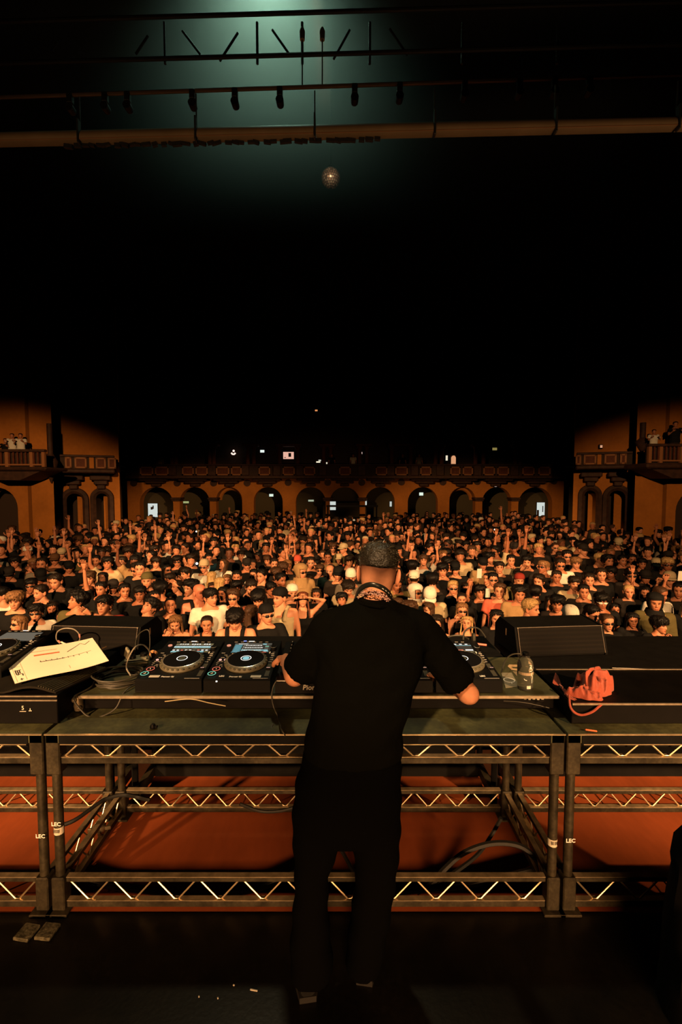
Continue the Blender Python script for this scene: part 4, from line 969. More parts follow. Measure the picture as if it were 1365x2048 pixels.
m = MB(); m.tube([(-.12, 0, -.02), (-.06, 0, -.1), (.04, 0, -.11), (.13, 0, -.03)], .05, 8); m.build('shade', em('lamp_glow', (1, .75, .65), 1.3), root, smooth=True)
m = MB(); m.sphere((.02, 0, .1), .07, 8, 6); m.build('bulb', em('lamp_glow', (), 0), root, smooth=True)
for px, py, w_, h_, lb, col in ((637, 924, 8, 3, 'small horizontal light on the back balcony', (.9, .8, .6)), (654, 929, 2.5, 9, 'thin upright light on the back balcony', (.9, .75, .5)), (640, 921, 5, 3, 'short pale light above the balcony rail in the middle', (.6, .6, .5)), (723, 906, 4, 4, 'tiny round pink light on a balcony column', (1, .7, .6)), (894, 916, 4, 10, 'narrow amber lit niche beside the arched one', (.9, .42, .2)), (992, 972, 4, 3, 'tiny pink light at the top of an arch on the right', (1, .55, .5)), (633, 821, 5, 3, 'tiny amber light high in the dark ceiling', (.8, .3, .1)), (163, 677, 4, 3, 'tiny green light high in the dark on the left', (.1, .5, .3)), (1203, 893, 4, 5, 'tiny amber light above the right side balcony', (.7, .35, .2)), (990, 898, 9, 5, 'dull olive light on the balcony at the right', (.25, .2, .06))):
    lit('small_light', px - w_ / 2, px + w_ / 2, py - h_ / 2, py + h_ / 2, D0 + .54 if px != 1203 and py < 940 else (WR[0] + WR[1] * hit(1203, WR)).y - .1 if px == 1203 else D0 - .065, col, .9, lb, 'light')
p = P(908, 920, D0 - .3); root = thing('lit_niche', 'small glowing amber arched niche on the back balcony', 'niche', (p.x, p.y, zpx(930, D0)))
m = MB(); z0, z1 = zpx(930, D0 - .3), zpx(911, D0 - .3); m.prism([(p.x - .13, z0), (p.x + .13, z0), (p.x + .13, z1 - .12), (p.x + .07, z1 - .02), (p.x, z1), (p.x - .07, z1 - .02), (p.x - .13, z1 - .12)], 'y', D0 - .3, D0 - .2); m.build('glowing_face', em('niche_glow', (1, .48, .24), .7), root, world=True)
m = MB(); m.box2((p.x - .16, D0 - .2, z0), (p.x + .16, D0 - .1, z1 + .02)); m.build('frame', M_TRIM, root, world=True)

# ================================================================== OVERHEAD
M_BAR = mat('brown_batten', (.34, .21, .105), .55, noise=(3, .85, 1.1), stretch=(1, .2, .2))
M_TRUSS = mat('dull_truss', (.05, .05, .045), .45, metal=.5)
ZB = 5.60
def bar_pt(px):
    t = px / 1365; py = 283.5 + (252 - 283.5) * t
    u = (px - CX) / F; v = (CY - py) / F; k = (ZB - CAMZ) / (-_s + v * _c); return Vector((u * k, k * (_c + v * _s), ZB))
root = thing('ceiling_batten', 'long brown overhead batten in sections crossing the top of the picture', 'batten', bar_pt(682))
cl = [-80, 158, 392, 630, 870, 1112, 1357, 1600]
for a, c in zip(cl[:-1], cl[1:]):
    A, B = bar_pt(a), bar_pt(c); t = (B - A).normalized(); n = Vector((t.y, -t.x, 0)); n = n if n.y < 0 else -n
    prof = [(0, -.002), (.012, .0), (.020, .02), (.012, .06), (-.01, .10), (-.035, .125), (-.07, .135), (-.08, .0)]
    rings = [[Q + n * p_[0] + Vector((0, 0, p_[1])) for p_ in prof] for Q in (A + t * .012, B - t * .012)]
    m = MB(); m.loft(rings); sg = m.build('batten_section', M_BAR, root, smooth=50, world=True)
    e = MB(); e.rod(A + t * .012 + n * .018 + Vector((0, 0, .002)), B - t * .012 + n * .018 + Vector((0, 0, .002)), .004, 6); e.build('bottom_lip', M_FRAME, sg, world=True)
for px in cl:
    A = bar_pt(px); m = MB(); m.box((A.x, A.y, A.z + .08), (.018, .06, .24), None, .003); m.box((A.x, A.y + .03, A.z + .3), (.012, .012, .3)); m.build('hanger_clamp', M_TRUSS, root, world=True)
rnd = random.Random(5)
for k in range(40):
    px = 130 + k * 16 + rnd.uniform(-5, 5); A = bar_pt(px)
    m = MB(); m.box((A.x, A.y + .05, A.z - .02 - .01 * rnd.random()), (.05 + .05 * rnd.random(), .03, .02 + .02 * rnd.random()), (0, rnd.uniform(-.3, .3), 0)); m.build('cable_tie', M_TRUSS, root, world=True)
# box truss above
def truss_run(label, pts_px, d, z_list, verts_px, diag, r=.025):
    a, c = pts_px; root = thing('lighting_truss', label, 'truss', P((a + c) / 2, 120, d))
    zs = [P(CX, y, d).z for y in z_list]
    for z in zs:
        m = MB(); m.rod((P(a, 100, d).x, d, z), (P(c, 100, d).x, d - .15, z + .12), r, 8); m.build('chord', M_TRUSS, root, smooth=True, world=True)
    for px in verts_px:
        x = P(px, 100, d).x; m = MB(); m.rod((x, d, min(zs)), (x, d, max(zs)), r * .7, 8); m.build('upright', M_TRUSS, root, smooth=True, world=True)
    for (a0, y0, a1, y1) in diag:
        m = MB(); m.rod(P(a0, y0, d), P(a1, y1, d), r * .6, 8); m.build('diagonal', M_TRUSS, root, smooth=True, world=True)
    return root
truss_run('dark lighting truss in the teal haze at the top of the picture', (-60, 1420), 6.3, (45, 128), (330, 515, 605, 740, 925, 1115), [(118, 80, 104, 102), (296, 72, 272, 108), (365, 62, 400, 108), (476, 66, 440, 122), (545, 60, 580, 110), (700, 60, 668, 118), (780, 58, 815, 110)])
root = thing('lighting_pipe', 'thin pipe with fixtures hanging below the truss', 'pipe', P(682, 175, 6.0))
m = MB(); m.rod(P(-40, 196, 6.0), P(1400, 148, 6.0), .022, 8); m.build('tube', mat('brown_pipe', (.25, .16, .09), .4, metal=.4), root, smooth=True, world=True)
for px in (605, 645):
    y = 175 + (px - 682) * -.035; m = MB(); p = P(px, 68, 6.0); m.lathe([(.03, -.07), (.035, .03), (.02, .07)], 10, p, 'z'); m.build('hanging_lamp', M_ALU, root, smooth=True, world=True)
    m = MB(); p = P(px, y, 6.0); m.rod(P(px, 78, 6.0), P(px, y, 6.0), .008, 6); m.build('hanger', M_TRUSS, root, world=True)
for px in (140, 210, 255, 385, 470, 560, 710, 800, 930, 1040, 1110, 1180):
    y = 172 + (px - 682) * -.034; p = P(px, y, 6.0); m = MB(); m.box((p.x, p.y, p.z - .05), (.07, .07, .12), None, .01); m.lathe([(.05, -.04), (.045, .06)], 10, (p.x, p.y, p.z - .16), 'y'); m.build('fixture', M_TRUSS, root, world=True)
# mirror ball
MBD = 12.0; c = P(662, 357, MBD); rad = 18 * MBD / F
root = thing('mirror_ball', 'small glittering mirror ball hanging under the dark ceiling', 'mirror ball', c)
m = MB(); m.sphere((0, 0, 0), rad * .97, 30, 18); m.build('core', mat('ball_core', (.05, .04, .03), .5), root)
M_MIR = [mat('mirror_%d' % k, cc, .4, metal=.55) for k, cc in enumerate(((.9, .8, .65), (.7, .5, .35), (.4, .28, .2)))]
for i in range(1, 13):
    t = PI * i / 13; nn = max(4, int(26 * math.sin(t)))
    for k in range(nn):
        a = 2 * PI * (k + .5 * (i % 2)) / nn
        if math.sin(a) > .35: continue
        n = Vector((math.sin(t) * math.cos(a), math.sin(t) * math.sin(a), math.cos(t)))
        m = MB(); e = n.cross(Vector((0, 0, 1))).normalized(); f = n.cross(e); s = rad * .10
        jit = Vector((rnd.uniform(-.09, .09), rnd.uniform(-.09, .09), rnd.uniform(-.09, .09)))
        e = (e + jit).normalized(); pc = n * rad
        m.quad(pc - e * s - f * s, pc + e * s - f * s, pc + e * s + f * s, pc - e * s + f * s); m.build('mirror_tile', M_MIR[rnd.choice((0, 0, 1, 1, 2))], root)
m = MB(); m.rod((0, 0, rad), (0, 0, 12.0 - c.z), .012, 6); m.lathe([(.06, rad * .97), (.06, rad + .06), (.02, rad + .1)], 10); m.build('hanging_cord', M_TRUSS, root)
lamp('mirror_ball_pinspot', 'SPOT', (-.4, 5.0, 8.6), c, 1500, (1.0, .62, .36), spot_size=R(3.7), spot_blend=.2, shadow_soft_size=.08)  # spot added to light up the mirror ball, with no fixture behind it
# haze volume added behind the truss to produce the teal glow
m = MB(); m.box2((-6.5, 6.6, 6.4), (5.0, 9.2, 11.8))
hz = bpy.data.materials.new('haze'); hz.use_nodes = True; nt = hz.node_tree; nt.nodes.remove(nt.nodes['Principled BSDF'])
vsn = nt.nodes.new('ShaderNodeVolumePrincipled'); vsn.inputs['Density'].default_value = .05; vsn.inputs['Color'].default_value = (.9, .95, .92, 1); vsn.inputs['Anisotropy'].default_value = .2
tcn = nt.nodes.new('ShaderNodeTexCoord'); sp = nt.nodes.new('ShaderNodeSeparateXYZ'); nt.links.new(tcn.outputs['Object'], sp.inputs[0])
mr = nt.nodes.new('ShaderNodeMapRange'); mr.interpolation_type = 'SMOOTHSTEP'; mr.inputs[1].default_value = 6.6; mr.inputs[2].default_value = 10.2; mr.inputs[3].default_value = 0.0; mr.inputs[4].default_value = .40
nt.links.new(sp.outputs['Z'], mr.inputs[0]); nt.links.new(mr.outputs[0], vsn.inputs['Density'])
nt.links.new(vsn.outputs[0], nt.nodes['Material Output'].inputs['Volume'])
o = m.build('stage_haze', hz); tag(o, 'teal-lit theatrical haze hanging around the overhead truss', 'haze', kind='stuff')
# ================================================================== PEOPLE
# ---- head: horizontal slices from chin (z=0) to crown (z=.235); the face looks to -y
_hz = np.array([0, .008, .02, .04, .06, .08, .10, .12, .14, .16, .18, .20, .215, .227, .235])
_hw = np.array([.016, .028, .040, .053, .060, .0655, .069, .0715, .0735, .0755, .0745, .068, .057, .038, .006])
_hf = np.array([.070, .081, .085, .081, .083, .084, .086, .084, .088, .088, .084, .073, .058, .036, .004])
_hb = np.array([-.01, .005, .014, .028, .048, .068, .083, .094, .101, .104, .101, .089, .072, .046, .006])
def head_grid(nu, nv, sex='m'):
    zz = .235 * (1 - np.cos(np.linspace(0.0, PI, nv))) / 2 * .45 + np.linspace(0, .235, nv) * .55
    jaw = 1.0 if sex == 'm' else .93
    V = np.zeros((nv, nu, 3)); T = np.ones((nv, nu, 3))
    # denser columns over the face
    a = np.linspace(0, 2 * PI, nu, endpoint=False); a = a - .45 * np.sin(a)
    a = np.where(a < 0, a + 2 * PI, a); a.sort()
    for i, z in enumerate(zz):
        w, f, bk = (np.interp(z, _hz, q) for q in (_hw, _hf, _hb))
        if z < .09: w *= jaw
        ca, sa = np.cos(a), np.sin(a)
        x = w * np.sign(sa) * np.abs(sa) ** .86; y = np.where(ca > 0, -f * np.abs(ca) ** .92, bk * np.abs(ca) ** .9)
        V[i, :, 0] = x; V[i, :, 1] = y; V[i, :, 2] = z
    X, Y, Z = V[..., 0], V[..., 1], V[..., 2]; front = (Y < 0)
    g = lambda x0, z0, sx, sz: np.exp(-((np.abs(X) - x0) / sx) ** 2 - ((Z - z0) / sz) ** 2) * front
    dy = np.zeros_like(X)
    dy -= .021 * np.exp(-(X / .0105) ** 2) * np.interp(Z, [.066, .076, .084, .10, .118, .130], [0, .75, 1, .72, .38, 0]) * front    # nose
    dy -= .008 * g(.011, .080, .008, .008)                                         # nostril wings
    dy += .014 * g(.031, .118, .017, .012)                                         # eye sockets
    dy -= .006 * g(.031, .116, .009, .007)                                         # eyeballs
    dy -= .006 * g(.030, .137, .022, .007)                                         # brow
    dy -= .005 * g(.045, .088, .016, .016)                                         # cheeks
    dy -= .0065 * np.exp(-(X / .020) ** 2 - ((Z - .0515) / .0055) ** 2) * front    # upper lip
    dy -= .0075 * np.exp(-(X / .018) ** 2 - ((Z - .0405) / .006) ** 2) * front
    dy += .006 * np.exp(-(X / .022) ** 2 - ((Z - .0462) / .003) ** 2) * front      # mouth line
    dy += .004 * np.exp(-(X / .025) ** 2 - ((Z - .029) / .006) ** 2) * front       # under the lip
    dy -= .005 * np.exp(-(X / .016) ** 2 - ((Z - .012) / .010) ** 2) * front       # chin
    V[..., 1] += dy
    def paint(mask, c):
        mk = np.clip(mask, 0, 1)[..., None]; T[...] = T * (1 - mk) + np.array(c) * mk
    paint(1.3 * np.exp(-(X / .021) ** 4 - ((Z - .046) / .0095) ** 4) * front, (.70, .38, .36))
    paint(1.2 * np.exp(-(X / .02) ** 4 - ((Z - .0462) / .0022) ** 2) * front, (.30, .16, .14))
    paint(1.4 * np.exp(-((np.abs(X) - .031) / .0145) ** 4 - ((Z - .1165) / .0078) ** 4) * front, (.07, .05, .045))
    paint(1.0 * np.exp(-((np.abs(X) - .031 - .006) / .0035) ** 2 - ((Z - .1155) / .003) ** 2) * front, (1.1, 1.15, 1.2))
    paint(1.1 * np.exp(-((np.abs(X) - .031) / .017) ** 4 - ((Z - .1365 - .06 * np.abs(np.abs(X) - .034)) / .0058) ** 4) * front, (.14, .11, .09))
    if sex == 'm': paint(.28 * np.exp(-(X / .06) ** 4 - ((Z - .03) / .035) ** 4) * front, (.55, .45, .40))
    v = V.reshape(-1, 3); t = T.reshape(-1, 3); f = []
    for i in range(nv - 1):
        for j in range(nu):
            k = (j + 1) % nu; f.append((i * nu + j, i * nu + k, (i + 1) * nu + k, (i + 1) * nu + j))
    f.append(tuple(range(nu - 1, -1, -1))); f.append(tuple((nv - 1) * nu + j for j in range(nu)))
    # ears
    m = MB()
    for s in (-1, 1):
        e_ = MB(); e_.sphere((0, 0, 0), (.0075, .0205, .033), 10, 8)
        e_.xf(Matrix.Translation((s * .0795, .016, .107)) @ Matrix.Rotation(s * R(-24), 4, 'Z') @ Matrix.Rotation(R(-10), 4, 'X')); m.add(e_.v, e_.f)
    o = len(v); v = np.vstack([v, m.arr()]); t = np.vstack([t, np.ones((len(m.v), 3)) * (.95, .85, .82)]); f += [tuple(o + i for i in q) for q in m.f]
    return v, f, t
_heads = {}
def head(sex, res):
    k = (sex, res)
    if k not in _heads: _heads[k] = head_grid(*{'hi': (72, 64), 'mid': (32, 34), 'lo': (18, 18)}[res], sex)
    return _heads[k]
PIV = np.array([0, .03, .02])
def rotm(yaw, pitch, roll=0.):
    return np.array(Euler((R(-pitch), R(roll), R(yaw))).to_matrix())      # yaw + : towards image right, pitch + : face up
# ---- poses: elbow, wrist for the arm at image-left (-x given as mirrored +x) and image-right
ARM = {'down': ((.245, .02, 1.15), (.27, -.06, .90)), 'lean': ((.28, -.10, 1.19), (.10, -.30, 1.13)), 'up': ((.30, -.06, 1.62), (.27, -.12, 1.88)),
       'straight': ((.235, -.04, 1.73), (.245, -.07, 1.99)), 'fist': ((.27, -.16, 1.33), (.22, -.24, 1.58)), 'phone': ((.21, -.22, 1.28), (.09, -.36, 1.50)),
       'phone_up': ((.26, -.16, 1.55), (.22, -.22, 1.80)), 'mouth': ((.20, -.20, 1.20), (.055, -.19, 1.44)), 'cheek': ((.22, -.17, 1.22), (.125, -.14, 1.47)),
       'head': ((.37, -.10, 1.63), (.055, -.17, 1.70)), 'reach': ((.40, -.20, 1.50), (.60, -.36, 1.63)), 'brow': ((.30, -.20, 1.48), (.08, -.20, 1.69)), 'front': ((.26, -.12, 1.2), (.16, -.30, 1.32))}
HANDK = {'down': 'relax', 'lean': 'relax', 'up': 'open', 'straight': 'open', 'fist': 'fist', 'phone': 'hold', 'phone_up': 'hold', 'mouth': 'hold', 'cheek': 'relax', 'head': 'fist', 'reach': 'open', 'brow': 'relax', 'front': 'relax'}
def hand_mb(kind, sx):
    """wrist at origin, fingers to +z, palm towards -y, thumb on the -x*sx side"""
    m = MB()
    rings = []
    for z, hw, th in ((-.01, .024, .018), (.01, .026, .016), (.04, .037, .015), (.07, .042, .014), (.088, .040, .011)):
        rings.append([(hw * math.copysign(abs(math.cos(a)) ** .6, math.cos(a)), th * math.copysign(abs(math.sin(a)) ** .8, math.sin(a)), z) for a in [2 * PI * k / 12 for k in range(12)]])
    m.loft(rings)
    curl = {'open': .10, 'relax': .55, 'hold': .95, 'fist': 1.45}[kind]; spl = {'open': .10, 'relax': .04, 'hold': .03, 'fist': .0}[kind]
    for i, (x, l) in enumerate(((-.030, .070), (-.010, .080), (.010, .074), (.029, .058))):
        x *= sx
        p = Vector((x, 0, .084)); pts = [p]; ang = curl * .45; side = math.atan(x / .03 * spl * 1.2)
        for seg in (.46, .30, .24):
            d = Vector((math.sin(side), -math.sin(ang), math.cos(ang) * math.cos(side))); p = p + d * l * seg; pts.append(p); ang += curl * .9
        pts.append(p + (pts[-1] - pts[-2]).normalized() * .005)
        m.tube(pts, [.0098, .0090, .0083, .0074, .003], 7)
    tx = -.034 * sx; p = Vector((tx, -.004, .028)); k = {'open': 1., 'relax': .5, 'hold': .25, 'fist': .1}[kind]
    p1 = p + Vector((-.03 * sx * (.35 + k * .65), -.018, .030)); p2 = p1 + Vector((-.010 * sx * k + .006 * sx * (1 - k), -.012 * (1.6 - k), .026)); p3 = p2 + Vector((.004 * sx * (1 - k), -.004, .018))
    m.tube([p, p1, p2, p3, p3 + (p3 - p2).normalized() * .004], [.014, .0115, .010, .0085, .003], 7)
    return m
TORSO_M = [(.80, .150, .110, .0), (.88, .170, .120, .0), (.96, .165, .115, .0), (1.06, .150, .105, 0), (1.18, .165, .115, 0), (1.29, .188, .125, -.004), (1.37, .192, .118, -.002), (1.425, .180, .104, .005), (1.462, .125, .086, .01), (1.488, .076, .072, .012), (1.52, .062, .064, .012), (1.575, .058, .060, .008)]
TORSO_F = [(.80, .165, .115, .0), (.88, .178, .122, .0), (.96, .160, .112, .0), (1.06, .128, .092, 0), (1.18, .142, .102, -.005), (1.27, .158, .128, -.020), (1.35, .160, .110, -.008), (1.415, .152, .090, .003), (1.455, .098, .072, .01), (1.485, .058, .058, .012), (1.52, .050, .053, .012), (1.575, .048, .051, .008)]
def ell(w, d, yc, z, n, p=.85):
    return [(w * math.copysign(abs(math.cos(a)) ** p, math.cos(a)), yc + d * math.copysign(abs(math.sin(a)) ** p, math.sin(a)), z) for a in [2 * PI * k / n for k in range(n)]]
def remesh(mb, vox, it=4, cut=None):
    me = bpy.data.meshes.new('t'); me.from_pydata(mb.v, [], mb.f); fixn(me)
    ob = bpy.data.objects.new('t', me); COL.objects.link(ob)
    md = ob.modifiers.new('r', 'REMESH'); md.mode = 'VOXEL'; md.voxel_size = vox
    s = ob.modifiers.new('s', 'SMOOTH'); s.factor = .5; s.iterations = it
    dg = bpy.context.evaluated_depsgraph_get(); ev = ob.evaluated_get(dg); m2 = ev.to_mesh()
    v = np.zeros(len(m2.vertices) * 3); m2.vertices.foreach_get('co', v); v = v.reshape(-1, 3)
    f = [tuple(p.vertices) for p in m2.polygons]; ev.to_mesh_clear(); bpy.data.objects.remove(ob); bpy.data.meshes.remove(me)
    return v, f
def arm_pts(side, pose, sex):
    e, w_ = ARM[pose]; k = 1.0 if sex == 'm' else .9
    sh = (side * (.192 if sex == 'm' else .160), .005, 1.42)
    return Vector(sh), Vector((side * e[0] * k, e[1], e[2])), Vector((side * w_[0] * (k if abs(w_[0]) > .1 else 1), w_[1], w_[2]))
_torsos = {}
def torso(sex, pl, pr, vox):
    k = (sex, pl, pr, vox)
    if k in _torsos: return _torsos[k]
    m = MB(); m.loft([ell(w, d, yc, z, 20) for z, w, d, yc in (TORSO_M if sex == 'm' else TORSO_F)])
    ra = .048 if sex == 'm' else .038
    for side, pose in ((-1, pl), (1, pr)):
        S, E, W = arm_pts(side, pose, sex)
        m.capsule(S, E, ra * 1.15, ra * .85, 12); m.capsule(E, W, ra * .86, ra * .56, 12); m.capsule((side * .08, .008, 1.44), S, .04, ra * 1.12, 10)
    for side in (-1, 1):
        m.capsule((side * .09, 0, .84), (side * .10, -.005, .48), .082, .056, 10); m.capsule((side * .10, -.005, .48), (side * .10, .02, .07), .055, .038, 10); m.capsule((side * .10, .0, .035), (side * .105, -.13, .03), .04, .032, 8)
    v, f = remesh(m, vox)
    t = np.ones((len(v), 3))
    for side, pose in ((-1, pl), (1, pr)):                       # hands, grown on at the wrists
        S, E, W = arm_pts(side, pose, sex)
        z = (W - E).normalized()
        if pose in ('phone', 'phone_up', 'up', 'straight', 'reach'): z = (z + Vector((0, -.05, .35))).normalized()
        if pose in ('mouth', 'cheek'): z = (z + Vector((-side * .5, -.05, .5))).normalized()
        if pose == 'head': z = Vector((-side * .9, -.15, .2)).normalized()
        if pose == 'lean': z = Vector((-side * .8, -.5, -.1)).normalized()
        yv = Vector((0, 1, 0)) if pose not in ('lean', 'down') else Vector((0, 0, 1))
        x = yv.cross(z).normalized(); y = z.cross(x)
        M = Matrix(((x.x, y.x, z.x, W.x), (x.y, y.y, z.y, W.y), (x.z, y.z, z.z, W.z), (0, 0, 0, 1)))
        h = hand_mb(HANDK[pose], -side); sc = 1.0 if sex == 'm' else .9
        h.v = [(p[0] * sc, p[1] * sc, p[2] * sc) for p in h.v]; h.xf(M)
        o = len(v); v = np.vstack([v, h.arr()]); f = f + [tuple(o + i for i in q) for q in h.f]; t = np.vstack([t, np.ones((len(h.v), 3))])
    _torsos[k] = (v, f, t); return _torsos[k]
_bodies = {}
def mesh_np(name, v, f, t=None, mats=(), smooth=True):
    me = bpy.data.meshes.new(name); me.from_pydata(v.tolist(), [], f)
    for m in mats: me.materials.append(m)
    if t is not None:
        at = me.color_attributes.new('tint', 'FLOAT_COLOR', 'POINT'); at.data.foreach_set('color', np.hstack([t, np.ones((len(t), 1))]).ravel())
    if smooth: me.polygons.foreach_set('use_smooth', [True] * len(me.polygons))
    fixn(me); return me
HT = Vector((0, -.014, 1.492)); HK = 1.03
def head_xf(yaw, pitch, roll):
    Rm = rotm(yaw, pitch, roll); off = np.array(HT) + PIV - Rm @ PIV
    return Rm, off
def body(sex, pl, pr, yaw, pitch, roll, res):
    k = (sex, pl, pr, yaw, pitch, roll, res)
    if k not in _bodies:
        v, f, t = torso(sex, pl, pr, {'hi': .019, 'mid': .024, 'lo': .03}[res])
        hv, hf, ht = head(sex, res); Rm, off = head_xf(yaw, pitch, roll)
        hv2 = hv * HK * (1.0 if sex == 'm' else .96) @ Rm.T + off
        o = len(v)
        _bodies[k] = mesh_np('body', np.vstack([v, hv2]), f + [tuple(o + i for i in q) for q in hf], np.vstack([t, ht]), (M_SKIN,))
    return _bodies[k]
# ---- clothing
_cl = {}
def garment(kind, sex, pl, pr, vox=.022):
    k = (kind, sex, pl if kind in ('tee', 'long') else '', pr if kind in ('tee', 'long') else '')
    if k in _cl: return _cl[k]
    T = TORSO_M if sex == 'm' else TORSO_F; m = MB()
    if kind == 'trousers':
        m.loft([ell(w + .012, d + .012, yc, z, 18) for z, w, d, yc in T[:3]])
        for s in (-1, 1): m.tube([(s * .09, 0, .86), (s * .10, -.004, .48), (s * .103, .012, .05)], [.096, .078, .062], 12)
        v, f = remesh(m, .03, 2)
    else:
        top = {'tee': 8, 'long': 8, 'tank': 7, 'strapless': 6}[kind]
        g = .015
        rows = [(z, w + g + (.012 if z < 1.1 and kind != 'strapless' else 0), d + g + (.01 if z < 1.1 else 0), yc) for z, w, d, yc in T[1:top + 1]]
        if kind in ('tee', 'long'): rows[-1] = (1.452, rows[-1][1] * .62, rows[-1][2] * .92, rows[-1][3]); rows.append((1.470, .082 if sex == 'm' else .072, .074, .012))
        if kind == 'tank':
            rows = rows[:-1] + [(1.355, rows[-2][1] * .80, rows[-2][2] * .98, rows[-2][3])]
        m.loft([ell(w, d, yc, z, 20) for z, w, d, yc in rows])
        if kind in ('tee', 'long'):
            ra = (.048 if sex == 'm' else .038) + .016
            for side, pose in ((-1, pl), (1, pr)):
                S, E, W = arm_pts(side, pose, sex); fr = .62 if sex == 'm' else .5
                m.capsule((side * .07, .01, 1.435), S, .045, ra * 1.12, 10)
                if kind == 'tee': m.tube([S, S + (E - S) * fr], [ra * 1.13, ra * 1.12], 12)
                else: m.tube([S, E, W], [ra * 1.12, ra * .95, ra * .78], 12)
        if kind == 'tank':
            for s in (-1, 1):
                k = 1.0 if sex == 'm' else .84
                m.tube([(s * .088 * k, -.125 * k - .012, 1.32), (s * .092 * k, -.114 * k, 1.40), (s * .096 * k, -.074 * k, 1.455), (s * .098 * k, .0, 1.482), (s * .096 * k, .078 * k, 1.455), (s * .092 * k, .116 * k, 1.39), (s * .088 * k, .124, 1.32)], .030 if sex == 'm' else .018, 8)
        v, f = remesh(m, .014 if kind == 'tank' else vox, 2)
    _cl[k] = mesh_np(kind, v, f, None, (M_CLOTH,)); return _cl[k]
